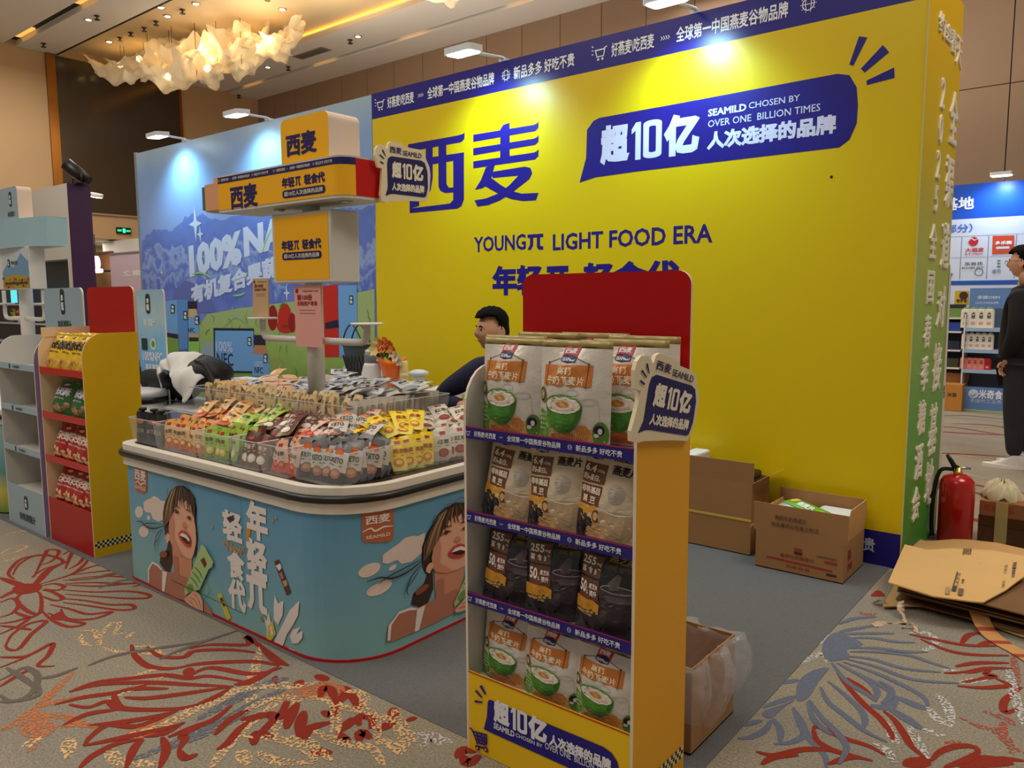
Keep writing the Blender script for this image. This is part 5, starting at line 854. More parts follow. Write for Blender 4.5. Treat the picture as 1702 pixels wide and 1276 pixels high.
def milk_print(mb, fn):
    def s(p, c, l): shape(mb, fn, p, ink(*c), l, L_)
    s([(0.01, .70), (.06, .66), (.14, .69), (.2, .74), (.3, .82), (.3, .99), (.01, .99)], (116, 160, 64), 1); s([(.01, .78), (.1, .76), (.2, .86), (.2, .99), (.01, .99)], (84, 134, 48), 2)
    for k in range(12): a = .03 + .017 * k; s([(a, .70 + .004 * k), (a + .012, .70 + .004 * k), (a + .01, .655 + .006 * k)], (120, 160, 70), 2)
    s([(.2, .86), (.4, .80), (.85, .82), (.99, .88), (.99, .99), (.2, .99)], (206, 160, 104), 2); s(ell(.71, .86, .09, .08, 12), (204, 130, 62), 3); s([(.24, .90), (.5, .86), (.72, .93), (.6, .985), (.3, .985)], (186, 88, 46), 4)
    s(ell(.91, .86, .085, .12, 14), (90, 130, 52), 3); s(ell(.90, .82, .055, .05, 12), (40, 32, 40), 4); s(ell(.91, .83, .022, .03, 8), (226, 216, 214), 5); s(ell(.87, .87, .03, .02, 8), (226, 216, 214), 5)
    for k in range(16): a = .34 + .024 * k; stroke(mb, fn, [(a, .93), (a - .05 + .006 * k, .875)], .008, ink(226, 186, 110), 6, 2)
    lj = ink(196, 192, 190)
    for c in (ell(.56, .485, .085, .028, 16), ell(.78, .56, .105, .03, 16)): stroke(mb, fn, c + [c[0]], .008, lj, 2, 0, False)
    for p in ([(.48, .50), (.50, .55), (.42, .62)], [(.64, .50), (.66, .55), (.70, .58)], [(.68, .57), (.68, .75), (.72, .80)], [(.885, .57), (.90, .75), (.86, .80)]): stroke(mb, fn, p, .009, lj, 2, 3)
    s(ell(.437, .60, .282, .275, 18, 0, 180), (72, 132, 44), 5); s(ell(.437, .60, .282, .275, 12, 0, 75) + ell(.40, .60, .26, .25, 8, 70, 0), (58, 110, 34), 6)
    s(ell(.437, .60, .282, .092, 24), (88, 144, 54), 7); s(ell(.437, .607, .262, .080, 24), (232, 216, 206), 8); s(ell(.437, .607, .20, .058, 20), (216, 194, 184), 9); s(ell(.437, .605, .17, .048, 18), (232, 214, 200), 10); s(ell(.44, .60, .11, .034, 16), (206, 160, 90), 11)
    for k in range(10): a = k * .63; stroke(mb, fn, [(.44 + .05 * math.cos(a), .60 + .016 * math.sin(a)), (.44 + .09 * math.cos(a + .5), .60 + .028 * math.sin(a + .5))], .016, ink(178, 126, 62), 12, 2)
    s(ell(.085, .525, .072, .085, 18), (170, 150, 90), 3); s(ell(.085, .525, .058, .068, 18), (28, 34, 24), 4); text(mb, fn, '2.4', (.045, .545, .125, .50), ink(222, 216, 200), 5, .02)
    for k in range(4): s(ell(.05, .72 + .045 * k, .018, .016, 8), (196, 216, 150), 3); text(mb, fn, '高钙', (.08, .73 + .045 * k, .16, .708 + .045 * k), ink(206, 224, 170), 3, .01)
    s([(.095, .235), (.80, .225), (.805, .425), (.10, .43)], (196, 116, 48), 2)
    for k in (.27, .32, .37): stroke(mb, fn, [(.1, k), (.8, k - .01)], .004, ink(160, 88, 36), 3, 2)
    for a in (.16, .745): s([(a - .006, .215), (a + .006, .215), (a + .006, .44), (a - .006, .44)], (130, 70, 40), 3); s(ell(a, .215, .014, .012, 8), (96, 56, 36), 4)
    for p in ([(.16, .215), (.35, .165)], [(.745, .215), (.58, .165)]): stroke(mb, fn, p, .008, ink(130, 84, 56), 2, 2, False)
    ly = ink(250, 240, 214); text(mb, fn, '高钙', (.325, .32, .53, .25), ly, 4, .012); text(mb, fn, '牛奶燕麦片', (.165, .415, .715, .335), ly, 4, .012); logo(mb, fn, .345, .055, .585, .215)
def block(mb, fn, u0, v0, u1, v1, c=(112, 66, 40)): shape(mb, fn, [(u0, v0 + .01), (u1, v0), (u1 + .01, v1), (u0 + .02, v1 + .01)], ink(*c), 3, L_)
def bean_print(mb, fn):
    def s(p, c, l): shape(mb, fn, p if len(p) < 5 or len(p) > 9 else [tuple(v) for v in cat(p, 3, True)], ink(*c), l, L_)
    s([(.01, .60), (.15, .56), (.45, .60), (.5, .72), (.3, .78), (.01, .76)], (214, 150, 56), 1); s([(.01, .72), (.2, .68), (.4, .76), (.42, .99), (.01, .99)], (54, 48, 52), 2)
    for k in range(34): s(ell(R.uniform(.03, .38), R.uniform(.75, .97), .022, .018, 6), (84, 80, 88) if k % 2 else (34, 30, 36), 3)
    s([(.3, .86), (.5, .76), (.75, .86), (.99, .90), (.99, .99), (.35, .99)], (220, 170, 120), 3); s(ell(.46, .70, .06, .07, 10), (120, 66, 36), 4); s(ell(.46, .70, .035, .045, 8), (220, 180, 120), 5)
    s([(.52, .45), (.66, .40), (.86, .42), (.97, .55), (.98, .78), (.88, .90), (.66, .90), (.54, .80), (.50, .62)], (214, 196, 170), 4); s([(.52, .64), (.97, .62), (.97, .80), (.86, .89), (.66, .89), (.54, .78)], (190, 160, 126), 5); s([(.60, .40), (.72, .34), (.84, .40), (.80, .52), (.66, .52)], (178, 166, 156), 6); stroke(mb, fn, [(.55, .62), (.75, .645), (.96, .62)], .012, wht, 6, 4)
    block(mb, fn, .08, .17, .50, .37); block(mb, fn, .10, .39, .50, .60)
    w_ = ink(240, 226, 206); text(mb, fn, '6.4', (.12, .265, .34, .19), w_, 5, .03); text(mb, fn, '/100g', (.36, .265, .48, .225), w_, 5, .01); text(mb, fn, '提供蛋白质', (.12, .35, .48, .285), w_, 5, .02); text(mb, fn, '非转基因', (.13, .485, .48, .41), w_, 5, .035); text(mb, fn, '黑 豆', (.16, .585, .42, .51), w_, 5, .03)
    bk_ = ink(40, 30, 26); text(mb, fn, '黑芝麻', (.56, .115, .96, .04), bk_, 4, .03); text(mb, fn, '燕麦片', (.58, .25, .96, .15), bk_, 4, .03); logo(mb, fn, .14, .02, .40, .14)
def dark_print(mb, fn):
    def s(p, c, l): shape(mb, fn, p if len(p) < 6 or len(p) > 9 else [tuple(v) for v in cat(p, 3, True)], ink(*c), l, L_)
    s([(.01, .64), (.3, .60), (.5, .66), (.5, .76), (.01, .78)], (206, 142, 40), 1); s([(.01, .76), (.5, .74), (.99, .84), (.99, .99), (.01, .99)], (56, 46, 52), 2)
    for k in range(9): s(ell(.10 + .035 * k, .78 + .02 * math.sin(3 * k), .035, .014, 8), (196, 150, 84), 3)
    for k in range(14): s(ell(R.uniform(.03, .5), R.uniform(.86, .98), .02, .014, 6), (30, 26, 30), 3)
    s([(.52, .44), (.98, .44), (.96, .70), (.88, .92), (.62, .92), (.54, .70)], (70, 56, 64), 4); s([(.53, .55), (.97, .55), (.95, .72), (.88, .91), (.62, .91), (.55, .72)], (50, 36, 44), 5); o = ell(.75, .45, .225, .04, 18); stroke(mb, fn, o + [o[0]], .012, ink(150, 140, 146), 6, 0, False); o = ell(.75, .555, .215, .035, 16); s(o, (92, 74, 84), 6); s([(.62, .40), (.74, .28), (.80, .30), (.78, .45), (.66, .46)], (96, 84, 86), 6)
    block(mb, fn, .06, .16, .46, .38, (104, 68, 52)); block(mb, fn, .08, .40, .48, .62, (110, 62, 44))
    w_ = ink(240, 230, 220); text(mb, fn, '255', (.09, .265, .34, .18), w_, 5, .03); text(mb, fn, 'mg', (.36, .265, .44, .23), w_, 5, .01); text(mb, fn, '富 含 钙', (.10, .355, .44, .285), w_, 5, .02); text(mb, fn, '50', (.09, .57, .25, .44), w_, 5, .03); text(mb, fn, '%', (.26, .57, .30, .53), w_, 5, .01); text(mb, fn, '黑芝麻', (.31, .505, .47, .45), w_, 5, .02); text(mb, fn, '提升', (.33, .585, .46, .52), w_, 5, .03)
    text(mb, fn, '黑芝麻', (.54, .19, .97, .08), ink(150, 120, 60), 4, .03); text(mb, fn, '高钙', (.56, .26, .9, .21), ink(130, 104, 60), 4, .02); text(mb, fn, 'SEAMILD', (.2, .11, .44, .08), ink(90, 100, 140), 4, .01)
filmw = M('milk_bag_film', (216, 206, 196), .22, spec=.6, coat=.25, bump=.55, scale=24); seal = M('olive_seal', (170, 150, 84), .3, spec=.6, coat=.3); filmb = M('beige_bag_film', (214, 192, 162), .22, spec=.6, coat=.3, bump=.55, scale=24); filmk = M('black_bag_film', (26, 24, 26), .18, spec=.7, coat=.3, bump=.55, scale=24)
ZS = [z - .0305 for z in LIPS]
b1 = bag('oat_bag', 'cream milk oat bag standing in the middle of the top shelf of the foreground stand', .232, .292, .040, filmw, seal, filmw, .3, milk_print); b1.location = (-1.205, 1.77, ZS[0]); b1.rotation_euler = (-.04, 0, .02)
GB = 'oat bags on the foreground stand'
for lab, loc, rot in (('cream milk oat bag standing left of centre on the top shelf of the foreground stand', (-1.435, 1.78, ZS[0]), (-.04, 0, -.04)), ('cream milk oat bag mostly hidden at the left end of the top shelf', (-1.48, 1.85, ZS[0] + .004), (-.02, 0, .02)), ('cream milk oat bag half hidden by the speech bubble sign on the top shelf', (-1.09, 1.868, ZS[0] + .002), (-.03, 0, .05)),
                      ('cream oat bag in the back row, left, under the red header', (-1.41, 1.935, ZS[0] + .012), (.02, 0, .0)), ('cream oat bag in the back row, centre, under the red header', (-1.25, 1.945, ZS[0] + .014), (.0, 0, .02)), ('cream oat bag in the back row, right, beside the bubble sign', (-1.085, 1.938, ZS[0] + .010), (.0, 0, -.02))): copy_tree(b1, loc, rot, lab, GB)
b1['group'] = GB
b4_ = copy_tree(b1, (-1.262, 1.755, ZS[3]), (-.06, 0, 0), 'cream milk oat bag in the middle of the bottom shelf of the foreground stand', GB); b4_.scale = (.9, .9, .76)
for lab, loc, rot in (('cream milk oat bag at the left of the bottom shelf of the foreground stand', (-1.44, 1.77, ZS[3]), (-.06, .06, .06)), ('cream milk oat bag at the right of the bottom shelf of the foreground stand', (-1.085, 1.752, ZS[3]), (-.06, .03, 0))):
    o = copy_tree(b1, loc, rot, lab, GB); o.scale = (.9, .9, .76)
b2 = bag('oat_bag', 'beige black bean oat bag at the left of the second shelf', .195, .262, .036, filmb, filmb, filmb, 1.2, bean_print); b2.location = (-1.43, 1.755, ZS[1]); b2.rotation_euler = (-.12, .10, .05); b2['group'] = GB
copy_tree(b2, (-1.258, 1.752, ZS[1]), (-.10, -.02, 0), 'beige black bean oat bag in the middle of the second shelf', GB); copy_tree(b2, (-1.098, 1.75, ZS[1]), (-.12, .07, -.03), 'beige black bean oat bag leaning at the right of the second shelf', GB)
b3 = bag('oat_bag', 'black sesame oat bag at the left of the third shelf', .195, .255, .038, filmk, filmk, filmk, 2.1, dark_print); b3.location = (-1.43, 1.758, ZS[2]); b3.rotation_euler = (-.14, .06, .12); b3['group'] = GB
copy_tree(b3, (-1.262, 1.765, ZS[2]), (-.12, -.02, .22), 'black sesame oat bag in the middle of the third shelf', GB); copy_tree(b3, (-1.092, 1.752, ZS[2]), (-.12, .03, -.05), 'black sesame oat bag at the right of the third shelf', GB)
# ------------------------------------------------------------------ red and yellow snack stand, and the empty juice stand
ys2 = ink(226, 178, 16, .4); redl = ink(200, 24, 24, .25); NX0, NY0 = -4.93, 1.77; creamin = M('cream_board', (236, 206, 166), .5)
s2 = make_stand('red and yellow snack stand with red header standing left of the counter', NX0, NY0, ys2, redl, rhd, rhd, creamin, creamin, .587, 1.222); checker(s2, NX0 + .587, NY0, .073)
mb = MB(); mb.prism(rr(NX0 + .012, 0, NX0 + .013, 1, .0001, 1), lambda a, b, c: (a, NY0 + .02 + b * .28, c), 1.19, 1.245, creamin); mb.build('side_tab', s2)
def snack_print(words, wc, bc):
    def pr(mb, fn):
        text(mb, fn, words, (.12, .48, .88, .22), ink(*wc), 3, .05); text(mb, fn, '香脆膨化食品', (.25, .57, .75, .52), ink(*wc), 3, .01)
        for k in range(14): shape(mb, fn, ell(R.uniform(.12, .88), R.uniform(.68, .93), .07, .05, 8), ink(*bc[k % 2]), 2, .1)
        shape(mb, fn, ell(.5, .13, .12, .04, 10), ink(*wc), 3, .1)
    return pr
fy = M('yellow_snack_film', (236, 190, 40), .22, coat=.3, bump=.6, scale=22); fg = M('green_snack_film', (50, 104, 46), .22, coat=.3, bump=.6, scale=22); fr = M('red_snack_film', (176, 30, 26), .22, coat=.3, bump=.6, scale=22)
GS = 'snack bags on the red and yellow stand'
pro = [bag('snack_bag', 'yellow snack bag at the left of the top shelf of the snack stand', .2, .22, .045, fy, fy, fy, .5, snack_print('小米棵', (40, 24, 16), ((206, 150, 70), (226, 180, 100)))), bag('snack_bag', 'green snack bag at the left of the second shelf of the snack stand', .2, .2, .05, fg, fg, fg, 1.5, snack_print('奶米酥', (214, 206, 226), ((150, 104, 70), (190, 140, 100)))), bag('snack_bag', 'red snack bag at the left of the third shelf of the snack stand', .19, .2, .05, fr, fr, fr, 2.5, snack_print('玉米球', (240, 220, 206), ((220, 170, 110), (236, 200, 150))))]
for (k, x, y, zi, rx, rz, ry, lab) in ((0, -4.80, 1.83, 0, -.55, .1, .05, None), (0, -4.64, 1.83, 0, -.55, -.05, .06, 'yellow snack bag second on the top shelf of the snack stand'), (0, -4.48, 1.825, 0, -.5, .05, 0, 'yellow snack bag at the right of the top shelf of the snack stand'), (0, -4.66, 1.895, 0, -.5, .1, .0, 'yellow snack bag lying behind on the top shelf'), (0, -4.52, 1.89, 0, -.45, -.1, .02, 'yellow snack bag lying back right on the top shelf'),
                                       (1, -4.77, 1.835, 1, -.55, .1, .05, None), (1, -4.53, 1.835, 1, -.55, 0, .05, 'green snack bag at the right of the second shelf of the snack stand'), (1, -4.63, 1.90, 1, -.5, .2, 0, 'green snack bag behind the two front ones on the second shelf'),
                                       (2, -4.79, 1.835, 2, -.5, .15, .12, None), (2, -4.62, 1.835, 2, -.5, .1, .16, 'red snack bag in the middle of the third shelf of the snack stand'), (2, -4.47, 1.83, 2, -.4, 0, .02, 'red snack bag at the right of the third shelf of the snack stand'),
                                       (2, -4.80, 1.835, 3, -.5, .2, .1, 'red snack bag at the left of the bottom shelf of the snack stand'), (2, -4.68, 1.835, 3, -.55, .1, .1, 'red snack bag second from left on the bottom shelf'), (2, -4.57, 1.83, 3, -.55, .05, .1, 'red snack bag third from left on the bottom shelf'), (2, -4.47, 1.85, 3, -.5, 0, .05, 'red snack bag at the right of the bottom shelf of the snack stand')):
    o = pro[k] if lab is None else copy_tree(pro[k]); o.location = (x, y - .02, ZS[zi] + .012); o.rotation_euler = (rx * .6, ry * .6, rz); o['group'] = GS
    if lab: o['label'] = lab
blu = ramp_mat('print_juice_grey_blue', 'Z', 0, 1.5, [(0, (164, 184, 196)), (.5, (150, 176, 194)), (1, (150, 172, 186))], .35, .4, 3); lip3 = ink(160, 186, 200, .4); lil = ink(150, 130, 186)
JX0 = -5.545
s3 = make_stand('empty grey blue juice stand standing left of the snack stand', JX0, NY0 - .01, lil, lip3, blu, blu, inner, M('stand_edge_white', (220, 216, 210), .5), .575, 1.18)
def pill(mb, fn, a, b, w, h, l=2, txt=True):
    shape(mb, fn, rr(a - w / 2, b - h / 2, a + w / 2, b + h / 2, w * .4), ink(18, 50, 46), l)
    if txt: text(mb, fn, '享', (a - w * .27, b + h * .02, a + w * .27, b + h * .27), wht, l + 1, .03); text(mb, fn, '甄', (a - w * .3, b - h * .34, a + w * .3, b - h * .03), wht, l + 1, .03)
mb = MB(); f = YP(NY0 - .01); f2 = YP(NY0 - .01 + SD - .0115); dg = ink(40, 70, 66)
pill(mb, f2, JX0 + .29, 1.39, .06, .16); text(mb, f2, '有机果蔬汁', (JX0 + .2, 1.21, JX0 + .40, 1.275), dg, 2, .03)
pill(mb, f, JX0 + .30, .165, .055, .085); text(mb, f, '有机果蔬汁', (JX0 + .18, .045, JX0 + .43, .095), dg, 2, .03)
for z in LIPS[:3]: f3 = YP(NY0 - .011); pill(mb, f3, JX0 + .2, z - .018, .018, .03, 2, False); text(mb, f3, '有机果蔬汁', (JX0 + .25, z - .027, JX0 + .36, z - .011), dg, 2, .02)
mb.build('printed_labels', s3)
# ================================================================== people
skin = M('skin', (206, 152, 122), .5, var=.06, scale=14, sss=.1); hairm = M('black_hair', (9, 8, 9), .75, spec=.15, bump=1.0, scale=60, bscale=170); lipm = M('lip', (160, 92, 82), .5); eyew = M('eye_white', (220, 214, 208), .3); eyed = M('eye_dark', (28, 20, 18), .25)
def head_pt(d, grow=0.0):
    x, y, z = d; ax, ay, az = .076, .098, .118
    jaw = 1 - .30 * max(0, -z) ** 1.4; px, py, pz = ax * x * jaw, ay * y * (1 - .10 * max(0, -z) ** 2), az * z
    g = lambda cx, cz, s, amp: amp * math.exp(-(((x - cx) ** 2) / s[0] + ((z - cz) ** 2) / s[1])) if y < 0 else 0
    f = g(0, -.10, (.012, .035), .024) + g(0, .12, (.010, .05), .010) + g(.30, .27, (.05, .010), .006) + g(-.30, .27, (.05, .010), .006) - g(.36, .10, (.03, .012), .011) - g(-.36, .10, (.03, .012), .011) + g(0, -.42, (.05, .010), .008) + g(0, -.74, (.06, .03), .012) + g(.5, -.12, (.05, .05), .004) + g(-.5, -.12, (.05, .05), .004)
    n = Vector((x / ax, y / ay, z / az)).normalized() * grow
    return (px + n.x, py - f + n.y, pz + n.z)
def make_head(par, loc, rz, rx=0, spiky=0.0, glasses=False):
    """head with face towards local -y, as children of par"""
    def D(u, v): a = 2 * math.pi * u; p = math.pi * (v - .5) * .998; return (math.cos(a) * math.cos(p), math.sin(a) * math.cos(p), math.sin(p))
    rot = (rx, 0, rz); mk = []
    mb = MB(); mb.grid(lambda u, v: head_pt(D(u, v)), 40, 30, skin, cu=True)
    for s in (-1, 1):  # ears and neck belong to the same skin mesh
        mb.grid(lambda u, v: (s * (.074 + .012 * math.sin(math.pi * v) ** .5 * (.6 + .4 * math.cos(2 * math.pi * u))), .012 + (.020 + .006 * math.sin(math.pi * v)) * math.cos(2 * math.pi * u) * math.sin(math.pi * v), -.002 + .034 * math.cos(math.pi * v) + .004 * math.sin(2 * math.pi * u)), 12, 8, skin, cu=True)
    mb.tube([(0, .018, -.05), (0, .022, -.10), (0, .035, -.17)], [.052, .052, .066], skin, 14); mk.append(mb.build('head', par, local=True))
    mb = MB()  # hair cap
    def hl(d):
        x, y, z = d
        if y < -.15: t_ = .58 + .12 * abs(x)
        elif y < .25: t_ = .58 - (y + .15) / .4 * .55 if abs(x) > .3 else .5
        else: t_ = -.42
        return t_
    NU, NV = 44, 30; idx = {}
    for j in range(NV + 1):
        for i in range(NU):
            d = D(i / NU, j / NV); g_ = .009 + (.018 + spiky * .35 * (1 + math.sin(23 * d[0]) * math.sin(19 * d[1]))) * max(0, min(1, (d[2] - .25) / .5)) + spiky * max(0, -d[1]) * max(0, d[2]); idx[i, j] = len(mb.v); mb.v.append(head_pt(d, g_))
    for j in range(NV):
        for i in range(NU):
            if D((i + .5) / NU, (j + .5) / NV)[2] > hl(D((i + .5) / NU, (j + .5) / NV)): mb.face((idx[i, j], idx[(i + 1) % NU, j], idx[(i + 1) % NU, j + 1], idx[i, j + 1]), hairm, True)
    o = mb.build('hair', par, local=True); md = o.modifiers.new('thick', 'SOLIDIFY'); md.thickness = .010; md.offset = -1; mk.append(o)
    mb = MB()
    for s in (-1, 1):
        c = head_pt(Vector((.36 * s, -.93, .10)).normalized()); mb.lathe([(.002, -.009), (.009, -.005), (.0105, 0), (.009, .005), (.002, .009)], (c[0], c[1] + .003, c[2]), eyew, 10); mb.lathe([(.001, -.005), (.0046, -.002), (.0048, .002), (.001, .005)], (c[0] - .001, c[1] - .0065, c[2]), eyed, 8)
    mk.append(mb.build('eyes', par, local=True))
    mb = MB()
    for s in (-1, 1):
        mb.tube([Vector(head_pt(Vector((s * a, -.9, b)).normalized(), .002)) for a, b in ((.16, .27), (.34, .32), (.52, .26))], [.003, .0042, .002], hairm, 6); mb.tube([Vector(head_pt(Vector((s * a, -.93, b)).normalized(), .001)) for a, b in ((.2, .13), (.36, .17), (.5, .11))], .0022, hairm, 5)
    mk.append(mb.build('eyebrows', par, local=True))
    mb = MB(); mb.tube([Vector(head_pt(Vector((a, -.95, -.43 - .02 * abs(a))).normalized(), .001)) for a in (-.22, -.1, 0, .1, .22)], [.002, .005, .0055, .005, .002], lipm, 7); mk.append(mb.build('mouth', par, local=True))
    if glasses:
        mb = MB()
        for s in (-1, 1): mb.tube([(s * .032 + .024 * math.cos(a * .524), -.112, .014 + .017 * math.sin(a * .524)) for a in range(13)], .0018, eyed, 5); mb.tube([(s * .056, -.11, .02), (s * .078, -.05, .022), (s * .08, .02, .012)], .0018, eyed, 5)
        mb.tube([(-.009, -.113, .018), (.009, -.113, .018)], .0018, eyed, 5); mk.append(mb.build('spectacles', par, local=True))
    for o in mk: o.location = loc; o.rotation_euler = rot
def skin_obj(name, par, verts, edges, radii, mat, levels=2, root=0):
    me = bpy.data.meshes.new(name); me.from_pydata(verts, edges, []); o = bpy.data.objects.new(name, me); COL.objects.link(o); o.parent = par
    if not me.skin_vertices:
        bpy.context.view_layer.objects.active = o
    md = o.modifiers.new('skin', 'SKIN'); md.use_smooth_shade = True
    if not me.skin_vertices:
        bm = bmesh.new(); bm.from_mesh(me); bm.verts.layers.skin.verify(); bm.to_mesh(me); bm.free()
    for i, r_ in enumerate(radii): me.skin_vertices[0].data[i].radius = (r_, r_) if not isinstance(r_, tuple) else r_
    me.skin_vertices[0].data[root].use_root = True
    s = o.modifiers.new('sub', 'SUBSURF'); s.levels = levels; s.render_levels = levels; me.materials.append(mat); return o
def hand(par, wrist, direction, side, curl=.5):
    """palm with five bent fingers"""
    w = Vector(wrist); d = Vector(direction).normalized(); up = Vector((0, 0, 1)); s = d.cross(up).normalized() * side; n = d.cross(s).normalized()
    if n.z > 0: n = -n
    V_ = [w, w + d * .045, w + d * .085]; E_ = [(0, 1), (1, 2)]; Rr = [(.024, .020), (.034, .017), (.036, .014)]
    o = skin_obj('hand', par, V_, E_, Rr, skin)
    for k, (off, ln) in enumerate(((-.028, .072), (-.009, .082), (.010, .076), (.027, .060))):
        b = w + d * .078 + s * off; p1 = b + d * ln * .45; p2 = p1 + (d * (1 - curl) + n * curl).normalized() * ln * .32; p3 = p2 + (d * (1 - 1.5 * curl) + n * 1.5 * curl).normalized() * ln * .26
        skin_obj('finger', par, [b, p1, p2, p3], [(0, 1), (1, 2), (2, 3)], [.0095, .0088, .008, .0068], skin, 1)
    b = w + d * .03 - s * .028; skin_obj('thumb', par, [b, b - s * .022 + d * .025, b - s * .028 + d * .052 + n * .01], [(0, 1), (1, 2)], [.012, .0105, .0085], skin, 1)
# --- seated man
pn = thing('person', 'seated man in navy sweater with short black hair behind the foreground stand', 'person', (-2.96, 3.52, 0)); nvy = M('navy_knit', (26, 26, 58), .8, bump=.5, scale=60, bscale=140); dkt = M('dark_trousers', (36, 36, 42), .85)
make_head(pn, (-.02, 0, 1.205), math.radians(-20), .03, .012)
skin_obj('sweater', pn, [(.10, .05, .50), (.09, .05, .66), (.06, .04, .86), (.04, .03, .99), (.02, .02, 1.06), (.02, -.17, .985), (-.17, -.30, .85), (-.155, -.28, .80), (.02, -.33, .80), (.02, .20, .985), (-.10, .30, .80), (-.22, .22, .78)], [(0, 1), (1, 2), (2, 3), (3, 4), (3, 5), (5, 6), (6, 7), (7, 8), (3, 9), (9, 10), (10, 11)], [.13, .135, .145, .12, .062, .085, .06, .058, .05, .085, .06, .05], nvy)
skin_obj('body', pn, [(.10, .05, .47), (.06, .04, .86), (.03, .02, 1.02), (.01, .01, 1.12)], [(0, 1), (1, 2), (2, 3)], [.11, .11, .06, .054], skin)
skin_obj('forearm', pn, [(.0, -.325, .80), (.10, -.34, .79), (.17, -.34, .79)], [(0, 1), (1, 2)], [.040, .034, .027], skin); hand(pn, (.17, -.34, .79), (1, .1, -.05), 1)
skin_obj('forearm', pn, [(-.20, .23, .78), (-.28, .15, .775), (-.33, .08, .775)], [(0, 1), (1, 2)], [.040, .034, .027], skin); hand(pn, (-.33, .08, .775), (-.5, -.8, -.02), -1)
skin_obj('trousers', pn, [(.10, .05, .50), (.06, -.07, .49), (-.34, -.10, .49), (-.36, -.10, .08), (.06, .17, .49), (-.34, .20, .49), (-.36, .20, .08)], [(0, 1), (1, 2), (2, 3), (0, 4), (4, 5), (5, 6)], [.13, .095, .075, .052, .095, .075, .052], dkt)
for dy in (-.10, .20): mb = MB(); mb.grid(lambda u, v: (-.40 + .13 * math.cos(2 * math.pi * u) * math.sin(math.pi * v / 2 + .05), dy + .045 * math.sin(2 * math.pi * u) * math.sin(math.pi * v / 2 + .05), .002 + .075 * (1 - v) * (1 - .3 * math.cos(2 * math.pi * u) * -1)), 16, 6, M('black_shoe', (24, 22, 22), .4), cu=True); mb.build('shoe', pn, local=True)
t = thing('stool', 'low dark stool under the seated man', 'stool', (-2.86, 3.57, 0)); mb = MB(); mb.lathe([(.17, .33), (.18, .34), (.18, .365), (.16, .37)], (-2.86, 3.57, 0), M('stool_seat', (50, 46, 44), .6), 20); mb.build('seat', t)
for a in range(4): mb = MB(); mb.tube([(-2.86 + .12 * math.cos(a * 1.57 + .78), 3.57 + .12 * math.sin(a * 1.57 + .78), .33), (-2.86 + .16 * math.cos(a * 1.57 + .78), 3.57 + .16 * math.sin(a * 1.57 + .78), 0.003)], .012, chrome, 8); mb.build('leg', t)
# --- standing man
pm_ = thing('person', 'standing man in black jacket, dark jeans, glasses and white sneakers at the right edge', 'person', (-.74, 7.55, 0)); blk = M('black_jacket', (15, 15, 17), .85, bump=.35, scale=9, bscale=14); jean = M('dark_jeans', (40, 42, 50), .9, var=.2, scale=14, bump=.3, bscale=25); snk = M('white_sneaker', (222, 214, 212), .5)
make_head(pm_, (-.02, .0, 1.665), math.radians(-105), .05, .01, True)
skin_obj('body', pm_, [(0, 0, .95), (0, 0, 1.25), (.01, 0, 1.46), (.0, 0, 1.58)], [(0, 1), (1, 2), (2, 3)], [.11, .12, .065, .056], skin)
skin_obj('jacket', pm_, [(.02, 0, .78), (.02, 0, .95), (.01, 0, 1.18), (.02, 0, 1.36), (.02, 0, 1.47), (0, -.20, 1.38), (.0, -.27, 1.12), (-.07, -.21, .93), (0, .20, 1.38), (.0, .27, 1.12), (-.07, .20, .93)], [(0, 1), (1, 2), (2, 3), (3, 4), (3, 5), (5, 6), (6, 7), (3, 8), (8, 9), (9, 10)], [(.185, .16), (.19, .165), (.18, .16), (.155, .14), .075, .09, .075, .055, .09, .075, .055], blk)
mb = MB(); mb.tube([(.02 + .085 * math.cos(a), .10 * math.sin(a), 1.47 + .03 * math.cos(a)) for a in [k * math.pi / 8 for k in range(17)]], .03, blk, 8); mb.build('hood', pm_, local=True)
skin_obj('jeans', pm_, [(.02, 0, .88), (.01, -.10, .80), (-.01, -.11, .48), (.02, -.12, .09), (.03, .10, .80), (.05, .11, .48), (.09, .12, .09)], [(0, 1), (1, 2), (2, 3), (0, 4), (4, 5), (5, 6)], [.155, .115, .082, .062, .115, .082, .062], jean)
hand(pm_, (-.07, -.19, .90), (-.25, .3, -1), 1); hand(pm_, (-.07, .18, .90), (-.25, -.3, -1), -1)
for dx, dy in ((.0, -.12), (.07, .12)):
    mb = MB(); mb.grid(lambda u, v: (dx - .05 + .145 * math.cos(2 * math.pi * u) * (1 - .55 * v ** 2) + .06 * v, dy + .05 * math.sin(2 * math.pi * u) * (1 - .25 * v), .003 + .11 * v * (1 - .45 * max(0, -math.cos(2 * math.pi * u)))), 20, 6, snk, cu=True); mb.prism(ell(dx - .05, dy, .152, .054, 20), Zf, .0, .028, M('sneaker_sole', (236, 230, 226), .5)); mb.build('sneaker', pm_, local=True)
